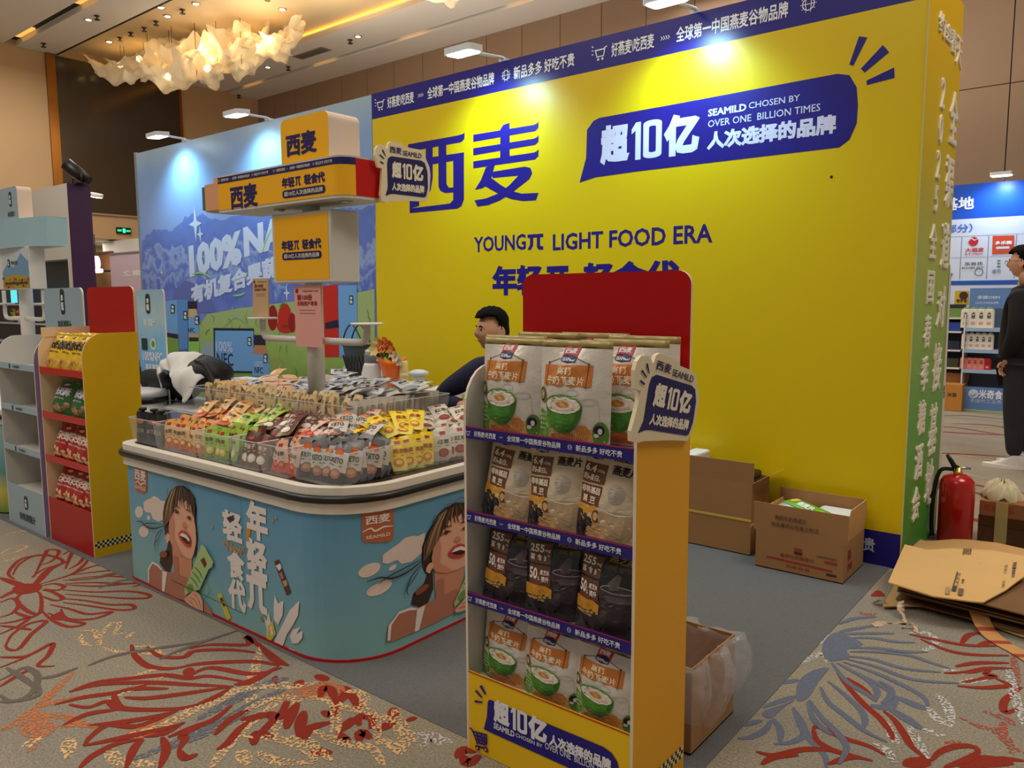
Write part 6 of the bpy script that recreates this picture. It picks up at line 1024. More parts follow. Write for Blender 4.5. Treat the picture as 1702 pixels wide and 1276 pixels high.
# ================================================================== cardboard boxes by the backdrop
cb = M('cardboard', (168, 122, 78), .85, var=.08, scale=6, bump=.05, bscale=70); cbl = M('cardboard_light', (196, 152, 98), .85, var=.06, scale=6); cbi = M('cardboard_inside', (150, 108, 68), .9); rdp = ink(160, 62, 44, .7); bkp = ink(70, 52, 40, .7); tape = M('packing_tape', (206, 180, 120), .25, alpha=.7)
def open_box(t, x0, y0, x1, y1, h, flaps, m=cb, th_=.005):
    """four walls and a floor, with hinged flaps: (side, length, tilt) tilt 0 = standing up, positive outwards"""
    for nm, b in (('wall', (x0, y0, 0.003, x1, y0 + th_, h)), ('wall', (x0, y1 - th_, .003, x1, y1, h)), ('wall', (x0, y0 + th_, .003, x0 + th_, y1 - th_, h)), ('wall', (x1 - th_, y0 + th_, .003, x1, y1 - th_, h)), ('base', (x0, y0, .003, x1, y1, .008))): mb = MB(); mb.box(*b, m); mb.build(nm, t)
    for side, L, a, ext in flaps:
        s, c = math.sin(a), math.cos(a); mb = MB()
        if side in 'FB':
            y = y0 if side == 'F' else y1; sg = -1 if side == 'F' else 1; mb.prism([(x0 - ext, 0), (x1 + ext, 0), (x1 + ext * 1.3, L), (x0 - ext * 1.3, L)] if ext else [(x0, 0), (x1, 0), (x1, L), (x0, L)], lambda p, q, k: (p, y + sg * (q * s + k * c), h + q * c - k * s * .2), 0, -th_, m)
        else:
            x = x0 if side == 'L' else x1; sg = -1 if side == 'L' else 1; mb.prism([(y0, 0), (y1, 0), (y1 - .02, L * .6), (y1 - .06, L), (y0 + .03, L * 1.0)], lambda p, q, k: (x + sg * (q * s + k * c), p, h + q * c - k * s * .2), 0, -th_, cbl)
        mb.build('flap', t)
bxB = thing('cardboard_box', 'open cardboard box with white packets and a green pouch beside the navy base band', 'box', (-1.27, 4.04, 0)); x0, x1, y0, y1 = -1.485, -1.045, 3.87, 4.225
open_box(bxB, x0, y0, x1, y1, .20, [('F', .145, -.02, .012), ('B', .16, -.1, 0), ('R', .17, .12, 0), ('L', .12, -.25, 0)])
mb = MB(); f = YP(y0); shape(mb, f, [(x0 + .06, .070), (x1 - .05, .062), (x1 - .05, .05), (x0 + .06, .058)], rdp, 1); text(mb, f, '高钙牛奶燕麦片', (x0 + .13, .078, x0 + .30, .10), rdp, 2, .01); text(mb, f, '西麦食品', (x0 + .16, .03, x0 + .28, .045), rdp, 2, .01); shape(mb, f, rr(x0 + .20, .108, x0 + .24, .14, .004), rdp, 2); shape(mb, f, rr(x0 + .20, .108, x0 + .24, .12, .004), bkp, 3); text(mb, f, '桂林西麦食品股份', (x0 + .31, .112, x0 + .41, .124), bkp, 2, 0); shape(mb, f, rr(x0 + .35, .09, x0 + .41, .104, .002), rdp, 2); shape(mb, f, rr(x0 + .36, .03, x0 + .41, .042, .002), bkp, 2)
f = YP(y0 - .006); text(mb, f, '高钙牛奶燕麦片', (x0 + .10, .27, x0 + .26, .295), bkp, 3, .01); text(mb, f, '净含量详见包装上标注', (x0 + .08, .235, x0 + .32, .258), bkp, 3, .01)
fx = XP(x1); text(mb, fx, '易', (y0 + .06, .10, y0 + .12, .155), rdp, 2, .02); text(mb, fx, '燕麦', (y0 + .07, .05, y0 + .15, .09), rdp, 2, .02); mb.build('printed_box_text', bxB)
for i, (a, b) in enumerate(((-1.37, 4.06), (-1.16, 4.06))):
    t = thing('white_packet', 'white block packet in the open box, %s of two' % ('left' if i == 0 else 'right'), 'packet', (a, b, .01)); mb = MB(); mb.box(a - .095, b - .13, .012, a + .095, b + .14, .29 + .01 * i, M('white_shrink_wrap', (226, 226, 232), .35, bump=.4, scale=20)); mb.build('wrapped_block', t, bev=.02)
t = thing('green_pouch', 'bright green snack pouch lying on the white packets in the open box', 'pouch', (-1.26, 3.98, .315)); mb = MB(); gp_ = M('green_pouch_film', (96, 178, 40), .3); P4 = [(-1.385, 3.96, .345), (-1.16, 3.90, .295), (-1.15, 3.99, .316), (-1.34, 4.06, .345)]
mb.grid(lambda u, v: tuple((1 - u) * (1 - v) * P4[0][i] + u * (1 - v) * P4[1][i] + u * v * P4[2][i] + (1 - u) * v * P4[3][i] + (.012 * math.sin(math.pi * u) * math.sin(math.pi * v) if i == 2 else 0) for i in range(3)), 10, 6, gp_); mb.build('pouch_film', t, solid=.004)
mb = MB(); fn = lambda a, b, l=1: tuple((1 - a) * (1 - b) * P4[0][i] + a * (1 - b) * P4[1][i] + a * b * P4[2][i] + (1 - a) * b * P4[3][i] + (.012 * math.sin(math.pi * a) * math.sin(math.pi * b) + .003 + .0006 * l if i == 2 else 0) for i in range(3)); text(mb, fn, '燕麦片', (.28, .15, .7, .6), wht, 2, .04); shape(mb, fn, ell(.88, .4, .09, .3, 10), ink(236, 170, 60), 2); shape(mb, fn, ell(.12, .6, .10, .3, 10), ink(236, 190, 90), 2); mb.build('pouch_print', t)
bxA = thing('cardboard_box', 'large open cardboard box with yellow strap standing left of the open packet box', 'box', (-1.93, 4.12, 0)); open_box(bxA, -2.30, 4.0, -1.565, 4.255, .40, [('F', .115, .05, .008), ('R', .12, 1.0, 0), ('L', .12, .4, 0)])
mb = MB(); mb.box(-2.302, 3.997, .19, -1.563, 4.0, .202, M('yellow_strap', (214, 186, 80), .4)); mb.box(-1.565, 3.997, .165, -1.562, 4.257, .177, M('yellow_strap', (214, 186, 80), .4)); mb.build('strap', bxA)
t = thing('black_pack', 'dark folded pack lying in the large open box', 'packet', (-1.72, 4.14, .38)); mb = MB(); mb.box(-1.85, 4.03, .39, -1.60, 4.24, .435, M('dark_pack', (30, 28, 30), .4)); mb.build('folded_pack', t, bev=.015)
for i, x in enumerate((-2.08, -1.96)): t = thing('white_packet', 'white packet end showing over the large box, %s one' % ('left' if i == 0 else 'right'), 'packet', (x, 4.15, .01)); mb = MB(); mb.box(x - .05, 4.03, .012, x + .05, 4.23, .525 - .012 * i, M('white_shrink_wrap', (226, 226, 232), .35, bump=.4, scale=20)); mb.build('wrapped_block', t, bev=.012)
# box with a plastic liner behind the foreground stand
bxC = thing('lined_bin_box', 'cardboard box with crumpled clear plastic liner behind the yellow stand', 'box', (-1.22, 2.25, 0)); open_box(bxC, -1.46, 2.09, -.985, 2.41, .28, [])
plast = M('clear_plastic_liner', (232, 232, 238), .12, alpha=.22, spec=1.0, bump=.9, scale=14, bscale=26); mb = MB(); rL = random.Random(3)
def liner(u, v):
    a = 2 * math.pi * u; c, s = math.cos(a), math.sin(a); k = max(abs(c), abs(s)); hx, hy = .238 * c / k, .16 * s / k; w = .012 * math.sin(9 * a + 3 * v) + .008 * math.sin(23 * a + 9 * v)
    if v < .5: q = v / .5; z = .10 + .185 * q; o = -.012 + .006 * math.sin(11 * a)
    else: q = (v - .5) / .5; z = .285 - .20 * q + .03 * math.sin(5 * a) * q; o = .012 + .035 * math.sin(math.pi * q) + w * 1.6
    return (-1.2225 + hx + c * o, 2.25 + hy + s * o, z + w * .5)
mb.grid(liner, 96, 18, plast, cu=True); mb.build('plastic_liner', bxC)
# ================================================================== fire extinguisher and things by the green panel
ex = thing('fire_extinguisher', 'red fire extinguisher standing by the green panel end', 'fire extinguisher', (-.745, 4.97, 0)); er = M('extinguisher_red', (186, 14, 12), .25, coat=.6); ebk = M('black_plastic', (22, 20, 20), .4)
mb = MB(); mb.lathe([(.085, 0), (.09, .012), (.09, .33), (.087, .355), (.072, .378), (.045, .392), (.022, .398)], (-.745, 4.97, 0), er, 28); mb.build('cylinder', ex)
mb = MB(); mb.lathe([(.024, .396), (.024, .412), (.018, .414), (.018, .435)], (-.745, 4.97, 0), M('brass_neck', (206, 176, 96), .3, .8), 14); mb.build('neck', ex)
mb = MB(); mb.tube([(-.745, 4.97, .43), (-.765, 4.96, .44), (-.78, 4.95, .47), (-.80, 4.94, .505)], [.012, .014, .013, .009], ebk, 8); mb.build('lever', ex); mb = MB(); mb.tube([(-.745, 4.97, .425), (-.72, 4.98, .432), (-.69, 5.0, .428)], .007, chrome, 8); mb.build('carry_handle', ex)
mb = MB(); mb.tube(cat([(-.765, 4.965, .42), (-.83, 4.95, .41), (-.855, 4.94, .30), (-.86, 4.93, .12), (-.852, 4.93, .03)], 6), [.011] * 24 + [.016], ebk, 8); mb.build('hose', ex)
t = thing('taped_carton', 'small brown printed carton with clear tape behind the fire extinguisher', 'carton', (-.52, 5.14, 0)); mb = MB(); mb.box(-.64, 5.04, .002, -.41, 5.24, .25, M('brown_carton', (150, 92, 52), .6, var=.2, scale=30)); mb.build('carton_body', t, bev=.006)
mb = MB(); f = YP(5.04); text(mb, f, '易碎物品', (-.62, .19, -.47, .23), rdp, 1, .02); text(mb, f, '小心轻放', (-.62, .03, -.47, .09), ink(96, 60, 44), 1, .02); mb.box(-.642, 5.037, .0, -.408, 5.039, .165, M('tape_band', (96, 62, 40), .15, alpha=.55)); mb.box(-.56, 5.035, 0, -.50, 5.037, .25, tape); stroke(mb, f, [(-.64, .105), (-.41, .11)], .006, ink(50, 30, 24), 3, 0, False); mb.build('tape_and_print', t)
t = thing('plastic_bag', 'crumpled cream plastic bag on top of the taped carton', 'bag', (-.54, 5.13, .25)); mb = MB(); mb.grid(lambda u, v: (-.545 + .10 * math.cos(2 * math.pi * u) * math.sin(math.pi * (v * .5 + .02)) ** .6 * (1 + .18 * math.sin(5 * 2 * math.pi * u)), 5.13 + .07 * math.sin(2 * math.pi * u) * math.sin(math.pi * (v * .5 + .02)) ** .6, .252 + .10 * (1 - v) + .02 * math.sin(7 * 2 * math.pi * u + 5 * v)), 28, 8, M('cream_plastic', (226, 212, 178), .35, alpha=.9), cu=True); mb.build('bag_film', t)
t = thing('leaning_board', 'white edged foam board leaning at the end of the green panel', 'board', (-.89, 5.16, 0)); mb = MB(); mb.prism([(5.128, 0), (5.185, 0), (5.20, .4), (5.19, 1.3), (5.172, 1.5), (5.13, 1.585), (5.128, 1.58)], lambda a, b, c: (c, a, b), -.95, -.872, M('board_white_edge', (226, 218, 200), .5)); mb.build('board', t, bev=.004)
mb = MB(); fx = XP(-.872); text(mb, fx, '名', (5.14, .80, 5.18, .88), ink(30, 30, 30), 1, .03); text(mb, fx, '米', (5.14, .25, 5.18, .31), ink(30, 30, 30), 1, .03); mb.build('board_print', t)
# flattened cardboard pile
TOP = lambda pts, z: [tuple(on(2, z, 1440 + x / 6.38, 860 + y / 6.38)) for x, y in pts]
def sheet(label, poly, z, tilt, m, name='flattened_carton', th_=.006):
    c = (sum(p[0] for p in poly) / len(poly), sum(p[1] for p in poly) / len(poly)); t = thing(name, label, 'cardboard', (c[0], c[1], z))
    zf = lambda a, b: z + tilt[0] * (a - c[0]) + tilt[1] * (b - c[1]) + .004 * math.sin(9 * a + 7 * b)
    mb = MB(); pts = [(p[0], p[1]) for p in poly]; mb.prism(pts, lambda a, b, k: (a, b, zf(a, b) + k), 0, th_, m); mb.build('sheet', t); return t, zf
ztop = .135
pt = TOP([(232, 668), (405, 308), (460, 318), (640, 360), (900, 350), (1330, 385), (1680, 450), (1680, 640), (1590, 690), (1480, 760), (1240, 885), (1130, 880), (710, 822)], ztop)
for k in range(9):
    a = R.uniform(-.03, .03); z = .012 + k * .0125
    sheet('flattened brown carton in the pile on the carpet, layer %s' % ('nearest the floor', 'second from the floor', 'third from the floor', 'fourth from the floor', 'fifth from the floor', 'sixth from the floor', 'third from the top', 'second from the top', 'just under the printed top sheet')[k], [(-.775 + a, 3.76 + a), (-.20, 3.70 + a * 2), (-.12, 4.45), (-.60, 4.62), (-.79 + a, 4.40)] if k else [(-.815, 3.665), (-.70, 3.75), (-.61, 3.80), (-.28, 3.69), (-.1, 3.66), (-.1, 4.3), (-.75, 4.3), (-.835, 3.98)], z, (0, 0), M('carton_dark', (120, 84, 52), .9, var=.2, scale=8) if k else cbl)
t, zf = sheet('printed tan carton lying open on top of the flattened pile', pt, ztop, (-.0, .03), M('carton_top', (214, 168, 108), .8, var=.06, scale=5))
mb = MB(); fz = lambda a, b, l=1: (a, b, zf(a, b) + .007 + .0006 * l); T2 = lambda pts: [(p[0], p[1]) for p in TOP(pts, ztop + .006)]; ikd = ink(70, 60, 54, .7)
shape(mb, fz, T2([(985, 486), (1032, 488), (948, 768), (902, 760)]), ikd, 1)
def tq(s, q, m, l=2, bold=.02):
    q = T2(q); fq = lambda a, b, l_=1: fz((1 - a) * (1 - b) * q[0][0] + a * (1 - b) * q[1][0] + a * b * q[2][0] + (1 - a) * b * q[3][0], (1 - a) * (1 - b) * q[0][1] + a * (1 - b) * q[1][1] + a * b * q[2][1] + (1 - a) * b * q[3][1], l_); text(mb, fq, s, (0, 0, 1, 1), m, l, bold)
tq('西麦燕麦', [(980, 560), (925, 720), (962, 724), (1005, 566)], ink(214, 176, 120), 3); tq('有机纯燕麦片', [(1040, 545), (1000, 690), (1030, 690), (1078, 548)], ikd); shape(mb, fz, T2([(1085, 612), (1180, 622), (1178, 650), (1080, 640)]), ikd, 1); shape(mb, fz, T2([(980, 735), (1034, 742), (1020, 812), (968, 806)]), ink(110, 90, 70), 1); shape(mb, fz, T2([(846, 722), (890, 730), (878, 798), (832, 792)]), ink(170, 140, 100), 1)
tq('净含量保质期', [(1550, 495), (1535, 640), (1570, 640), (1600, 495)], ikd); tq('贮存条件说明', [(1465, 520), (1430, 725), (1465, 725), (1500, 520)], ink(130, 108, 80)); tq('易碎轻放', [(1015, 410), (1110, 410), (1120, 345), (1025, 345)], ink(120, 90, 60)); tq('西麦', [(1150, 520), (1215, 525), (1220, 490), (1155, 485)], ink(170, 140, 100)); mb.build('carton_print', t)
p2_ = TOP([(470, 320), (575, 225), (640, 245), (930, 235), (1060, 240), (1380, 268), (1690, 330), (1690, 470), (1330, 385), (900, 350), (640, 362)], .12)
sheet('tan carton flap lying behind the printed top sheet', p2_, .115, (0, 0), cbl)
t = thing('torn_tape', 'torn strip of printed brown tape hanging off the cardboard pile', 'tape', (-.33, 3.72, 0)); mb = MB(); tp = M('torn_tape_strip', (206, 150, 92), .4); P_ = cat([(-.47, 3.77, .075), (-.42, 3.68, .02), (-.36, 3.60, .006), (-.27, 3.52, .005), (-.2, 3.44, .006)], 4)
for i in range(len(P_) - 1): a, b = P_[i], P_[i + 1]; d = Vector((.03, .02, 0)); mb.poly([a - d, a + d, b + d, b - d], tp if i % 4 else rdp)
mb.build('strip', t, solid=.0015)
t = thing('tape_scraps', 'crumpled scraps of tape on the carpet in front of the cardboard pile', 'tape', (-.75, 3.62, 0)); mb = MB()
for pts in ([(-.86, 3.72, .004), (-.83, 3.70, .03), (-.80, 3.72, .01), (-.78, 3.69, .015)], [(-.74, 3.66, .06), (-.73, 3.62, .03), (-.70, 3.56, .006), (-.76, 3.52, .004), (-.80, 3.45, .004)], [(-.70, 3.50, .004), (-.66, 3.53, .02), (-.64, 3.48, .006)]):
    Q = cat(pts, 3)
    for i in range(len(Q) - 1): d = Vector((.012, .014 * math.sin(i), .006 * math.cos(i))); mb.poly([Q[i] - d, Q[i] + d, Q[i + 1] + d, Q[i + 1] - d], M('tape_scrap', (198, 170, 140), .3))
o = mb.build('scraps', t, solid=.001); o['kind'] = 'stuff'
t = thing('cardboard_offcut', 'dark tan cardboard piece at the right edge beyond the carton', 'cardboard', (-.2, 4.9, 0)); mb = MB(); q = [tuple(on(2, .03, x, y)) for x, y in ((1668, 880), (1702, 850), (1740, 880), (1740, 915), (1690, 900))]; mb.prism([(p[0], p[1]) for p in q], Zf, .012, .02, cbl); mb.build('offcut', t)
# ================================================================== back table and its things
bt = thing('back_table', 'white table along the backdrop behind the counter', 'table', (-4.7, 3.55, 0)); tw_ = M('table_white', (222, 222, 226), .35)
mb = MB(); mb.box(-4.9, 3.25, .775, -3.35, 3.85, .80, tw_); mb.box(-6.1, 3.25, .70, -4.905, 3.85, .725, tw_); mb.build('tabletop', bt, bev=.006)
for x, y in ((-6.05, 3.3), (-6.05, 3.8), (-3.4, 3.3), (-3.4, 3.8)): mb = MB(); mb.box(x - .02, y - .02, 0.003, x + .02, y + .02, .70 if x < -5 else .775, tw_); mb.build('leg', bt)
TY = 3.5
def xz(px_, py_, y=TY): p = on(1, y, px_, py_); return p.x, p.z
x, z = xz(622, 640); t = thing('vacuum_jug', 'white vacuum jug with grey collar among the things on the back table', 'jug', (x, TY, .800))
mb = MB(); mb.lathe([(.085, 0), (.09, .01), (.085, .09), (.07, .15), (.062, .17)], (x, TY, .801), M('jug_white', (226, 224, 222), .3), 24); mb.build('jug_body', t); mb = MB(); mb.lathe([(.062, .17), (.062, .225), (.058, .235)], (x, TY, .801), M('jug_grey', (128, 130, 136), .4), 24); mb.build('collar', t); mb = MB(); mb.lathe([(.058, .235), (.055, .255), (.03, .262)], (x, TY, .801), M('jug_lid', (208, 208, 210), .4), 24); mb.build('lid', t); mb = MB(); mb.tube(cat([(x + .06, TY - .02, .99), (x + .12, TY - .03, 1.0), (x + .12, TY - .03, .88), (x + .08, TY - .02, .85)], 4), .012, M('jug_white', (226, 224, 222), .3), 8); mb.build('handle', t)
x, z = xz(596, 640); y2 = 3.62; x, z = xz(598, 640, y2); t = thing('mesh_basket', 'black wire mesh basket bag with loop handles behind the jug', 'basket', (x, y2, .800)); wireb = M('black_wire', (28, 27, 28), .4)
mb = MB()
for k in range(26): a = 2 * math.pi * k / 26; b = a + .5; mb.tube([(x + .085 * math.cos(a), y2 + .06 * math.sin(a), .802), (x + .15 * math.cos(b), y2 + .085 * math.sin(b), 1.0)], .0022, wireb, 4, False); b = a - .5; mb.tube([(x + .085 * math.cos(a), y2 + .06 * math.sin(a), .802), (x + .15 * math.cos(b), y2 + .085 * math.sin(b), 1.0)], .0022, wireb, 4, False)
o = mb.build('wire_mesh', t); o['kind'] = 'stuff'
mb = MB(); mb.grid(lambda u, v: (x + (.083 + .064 * v) * math.cos(2 * math.pi * u), y2 + (.058 + .025 * v) * math.sin(2 * math.pi * u), .802 + .265 * v), 24, 2, M('dark_mesh_lining', (60, 58, 58), .8, alpha=.75), cu=True); mb.build('lining', t)
mb = MB(); mb.tube([(x + .15 * math.cos(a), y2 + .085 * math.sin(a), 1.07) for a in [k * math.pi / 10 for k in range(21)]], .006, wireb, 6); mb.build('rim', t)
for dx, s in ((-.03, -1), (.06, 1)): mb = MB(); mb.tube(cat([(x + dx - .08, y2 - .06, 1.07), (x + dx - .05, y2 - .05, 1.17), (x + dx + .02, y2 - .05, 1.22), (x + dx + .10, y2 - .05, 1.14), (x + dx + .13, y2 - .05, 1.07)], 5), .005, wireb, 6); mb.build('handle', t)
x, z = xz(652, 640); t = thing('flower_bouquet', 'bouquet of cream and orange flowers in orange paper on the back table', 'bouquet', (x, TY, .800))
mb = MB(); mb.grid(lambda u, v: (x + (.025 + .085 * v) * math.cos(2 * math.pi * u), TY + (.025 + .06 * v) * math.sin(2 * math.pi * u), .802 + .20 * v + .02 * v * math.sin(4 * math.pi * u)), 20, 4, M('orange_wrap', (238, 110, 24), .4), cu=True); mb.build('paper_wrap', t, solid=.003)
fc = [M('flower_cream', (240, 218, 140), .6), M('flower_orange', (236, 120, 50), .6), M('flower_peach', (244, 170, 90), .6), M('flower_green', (170, 200, 70), .6), M('flower_white', (240, 232, 214), .6)]
for k, (dx, dz, c, r_) in enumerate(((-.09, .29, 0, .04), (-.06, .33, 0, .035), (-.02, .31, 1, .04), (.04, .31, 1, .038), (.07, .28, 2, .035), (.0, .34, 2, .03), (.02, .26, 3, .026), (-.07, .235, 4, .024), (-.04, .215, 4, .02), (.10, .25, 4, .03), (.12, .22, 4, .028), (.05, .24, 2, .024))):
    mb = MB(); c0 = Vector((x + dx, TY - .03 - R.uniform(0, .03), .800 + dz - .02))
    for j in range(3):
        for i in range(6):
            a = i * 1.047 + j * .5; q = (1.25 - .3 * j) * r_; d = Vector((math.cos(a), -.5 + .2 * j, math.sin(a))); s = Vector((-math.sin(a), 0, math.cos(a))); mb.poly([c0 + d * .1 * q, c0 + d * .6 * q + s * .5 * q, c0 + d * 1.05 * q + Vector((0, -.2 * q, 0)), c0 + d * .6 * q - s * .5 * q], fc[c], True)
    mb.build('flower', t)
mb = MB(); gl_ = M('leaf_green', (70, 110, 40), .6)
for k in range(14): a = R.uniform(0, 6.28); c0 = Vector((x + R.uniform(-.06, .08), TY - .05, .800 + R.uniform(.18, .26))); d = Vector((math.cos(a), -.3, abs(math.sin(a)))) * .05; s = Vector((.012, 0, .012)); mb.poly([c0, c0 + d * .5 + s, c0 + d, c0 + d * .5 - s], gl_)
o = mb.build('foliage', t); o['kind'] = 'stuff'
x, z = xz(672, 650); t = thing('paper_tube', 'pale cylindrical tube standing right of the bouquet', 'tube', (x, TY, .800)); mb = MB(); mb.lathe([(.028, 0), (.028, .19), (.024, .195)], (x, TY, .801), M('pale_tube', (222, 196, 130), .4), 18); mb.build('tube_body', t, local=False); mb = MB(); mb.lathe([(.0285, .17), (.0285, .19)], (x, TY, .7265), M('tube_cap', (232, 214, 160), .4), 18); mb.build('cap', t)
x, z = xz(696, 650); t = thing('white_mug_stack', 'white bottle with wide lid at the right end of the back table', 'bottle', (x, TY, .800)); mb = MB(); mb.lathe([(.04, 0), (.04, .10), (.036, .11)], (x, TY, .801), M('jug_white', (226, 224, 222), .3), 18); mb.build('bottle_body', t); mb = MB(); mb.lathe([(.05, .11), (.068, .115), (.068, .13), (.03, .145)], (x, TY, .801), M('jug_lid', (208, 208, 210), .4), 20); mb.build('lid', t)
# black bag with a white cloth, tub and stool left of the counter
BY = 3.0; bgm = M('black_bag_fabric', (26, 26, 28), .6, bump=.6, scale=9, bscale=30); clo = M('white_cloth', (220, 218, 216), .8, bump=.3, scale=8)
t = thing('cloth_stool', 'white square stool carrying the black bag', 'stool', (-5.45, BY, 0)); mb = MB(); mb.box(-6.0, BY - .22, .60, -4.85, BY + .24, .63, tw_); mb.build('seat', t, bev=.01)
for x in (-5.95, -4.9):
    for y in (BY - .18, BY + .2): mb = MB(); mb.box(x - .02, y - .02, .003, x + .02, y + .02, .60, tw_); mb.build('leg', t)
C0 = on(1, BY, 300, 625); t = thing('black_bag', 'soft black bag slumped on the white stool left of the counter', 'bag', (C0.x, BY, .632))
def blob(mb, cx, cy, cz, rx, ry, rz, m, sd, nz=.16): mb.grid(lambda u, v: (cx + rx * math.cos(2 * math.pi * u) * math.sin(math.pi * (.02 + .96 * v)) * (1 + nz * math.sin(5 * 2 * math.pi * u / 2 + sd + 6 * v)), cy + ry * math.sin(2 * math.pi * u) * math.sin(math.pi * (.02 + .96 * v)), cz - rz * math.cos(math.pi * (.02 + .96 * v)) * (1 + nz * .6 * math.sin(2 * 2 * math.pi * u + sd))), 28, 16, m, cu=True)
mb = MB(); a = on(1, BY, 292, 640); blob(mb, a.x, BY, .795, .36, .2, .15, bgm, 1); a = on(1, BY, 342, 615); blob(mb, a.x, BY, .86, .22, .17, .13, bgm, 2); a = on(1, BY, 258, 615); blob(mb, a.x, BY - .02, .86, .17, .15, .10, bgm, 3); mb.build('bag_body', t)
mb = MB(); mb.tube(cat([tuple(on(1, BY - .2, x, y)) for x, y in ((326, 600), (340, 606), (350, 625), (358, 650), (354, 675), (350, 700))], 5), .02, bgm, 6); mb.build('strap', t)
t = thing('white_cloth', 'white cloth thrown over the black bag', 'cloth', (C0.x, BY, .9)); Q = [on(1, BY - .17, x, y) for x, y in ((256, 606), (290, 580), (318, 590), (320, 630), (316, 660), (285, 630))]
mb = MB(); xl, xr_ = on(1, BY - .2, 254, 600).x, on(1, BY - .2, 318, 600).x; prf = cat([(BY + .14, .92), (BY + .02, .995), (BY - .12, .985), (BY - .19, .95), (BY - .225, .90), (BY - .24, .85)], 4); npf = len(prf) - 1
def drape(u, v):
    p = prf[min(npf, int(v * npf + .5))]; k = .5 + (u - .5) * (1 - .55 * max(0, v - .35)) + .10 * max(0, v - .3); w_ = .018 * math.sin(14 * u + 5 * v) + .010 * math.sin(31 * u - 9 * v)
    return (xl + (xr_ - xl) * k, p.x - w_, p.y + .6 * w_ - .30 * abs(u - .45) ** 1.6 + .06 * v * math.sin(5 * u))
mb.grid(drape, 26, npf, clo); mb.build('cloth_sheet', t, solid=.006)
t = thing('white_tub', 'round white tub with a black band left of the black bag', 'tub', (-5.55, 2.62, 0)); a = on(1, 2.70, 236, 660)
t.location = (a.x, 2.70, 0); mb = MB(); mb.lathe([(.16, .003), (.17, .02), (.17, .66)], (a.x, 2.70, 0), tw_, 28); mb.build('tub_body', t); mb = MB(); mb.lathe([(.176, .66), (.182, .67), (.182, .695), (.176, .70)], (a.x, 2.70, 0), bmp, 28); mb.build('band', t); mb = MB(); mb.lathe([(.176, .70), (.176, .735), (.165, .75)], (a.x, 2.70, 0), tw_, 28); mb.build('lid', t)
# ================================================================== stands, kiosk and walls on the left
a = on(1, 2.85, 252, 481); t = thing('poster_board', 'pale blue poster board with dark label behind the red header on the left', 'board', (a.x, 2.85, 0)); bx = (on(1, 2.85, 226, 482).x, on(1, 2.85, 271, 482).x); pbm = ramp_mat('print_poster_blue', 'Z', .5, 1.5, [(0, (70, 150, 220)), (.55, (120, 186, 232)), (.8, (176, 204, 214)), (1, (150, 186, 206))], .4, .3, 6)
mb = MB(); mb.prism(rr(bx[0], 0.003, bx[1], 1.475, .03, 5, (0, 1, 1, 0)), lambda a, b, c: (a, 2.85 + c, b), 0, .012, M('stand_edge_white', (220, 216, 210), .5), cap0=pbm); mb.build('board', t)
f = YP(2.85); cxm = (bx[0] + bx[1]) / 2; mb = MB(); pill(mb, f, cxm - .03, 1.37, .07, .15); text(mb, f, '有机果蔬汁', (cxm - .11, 1.20, cxm + .06, 1.26), wht, 2, .02); shape(mb, f, rr(cxm - .16, 1.02, cxm - .07, 1.11, .01), ink(18, 50, 46), 2); shape(mb, f, ell(cxm + .02, 1.07, .045, .045), ink(214, 220, 190), 2); shape(mb, f, ell(cxm + .02, 1.07, .025, .025), ink(90, 150, 90), 3); text(mb, f, '100%NFC', (cxm - .15, .94, cxm + .15, 1.01), wht, 2, .02); text(mb, f, '有机果蔬汁', (cxm - .12, .86, cxm + .14, .92), wht, 2, .03); shape(mb, f, [(cxm - .02, .84), (cxm + .15, .86), (cxm + .15, .845), (cxm - .02, .825)], ink(206, 50, 60), 2); text(mb, f, '喝得出', (cxm - .02, .76, cxm + .15, .81), wht, 2, .03)
shape(mb, f, [(cxm - .13, .72), (cxm - .08, .74), (cxm + .04, .56), (cxm - .03, .53)], ink(206, 220, 226), 2); shape(mb, f, [(cxm - .10, .69), (cxm - .05, .71), (cxm - .035, .69), (cxm - .09, .67)], ink(22, 26, 30), 3); shape(mb, f, [(cxm - .04, .59), (cxm + .02, .61), (cxm + .035, .59), (cxm - .03, .565)], ink(150, 200, 60), 3); shape(mb, f, ell(cxm + .12, .68, .05, .05), ink(170, 206, 190), 2); mb.build('poster_print', t)
# juice kiosk tower at the far left
kx = -6.90; KY = 2.3; wk = M('kiosk_white', (214, 212, 210), .5); kb = ramp_mat('print_kiosk_blue', 'Z', 1.7, 2.1, [(0, (160, 190, 200)), (1, (150, 184, 200))], .4)
kt = thing('juice_kiosk', 'pale blue curved canopy kiosk tower at the left edge', 'kiosk', (kx, KY + .12, 0))
mb = MB(); mb.tube([(kx, KY + .12, .7), (kx, KY + .12, 1.9)], .05, wk, 16); mb.build('pole', kt)
cxp = [(kx - .66 + i * .11, KY + .06 - .10 * math.sin(math.pi * i / 12)) for i in range(13)]
mb = MB(); mb.prism(cxp + [(kx + .66, KY + .2), (kx - .66, KY + .2)], Zf, 1.80, 2.005, kb, cap0=wk, cap1=wk); mb.build('canopy', kt, bev=.01)
mb = MB(); mb.prism(rr(-6.95, 2.006, -6.584, 2.25, .035, 5, (0, 1, 1, 0)), lambda a, b, c: (a, c, b), KY + .0, KY + .10, M('cream_sign_edge', (222, 198, 180), .5), cap0=blu); pill(mb, YP(KY), -6.72, 2.16, .045, .11); text(mb, YP(KY), '有机果蔬汁', (-6.79, 2.03, -6.65, 2.07), dg, 2, .02); mb.build('top_sign', kt)
mb = MB(); mb.box(-7.1, KY, 1.485, -6.466, KY + .12, 1.80, wk); mb.build('lightbox', kt, bev=.006)
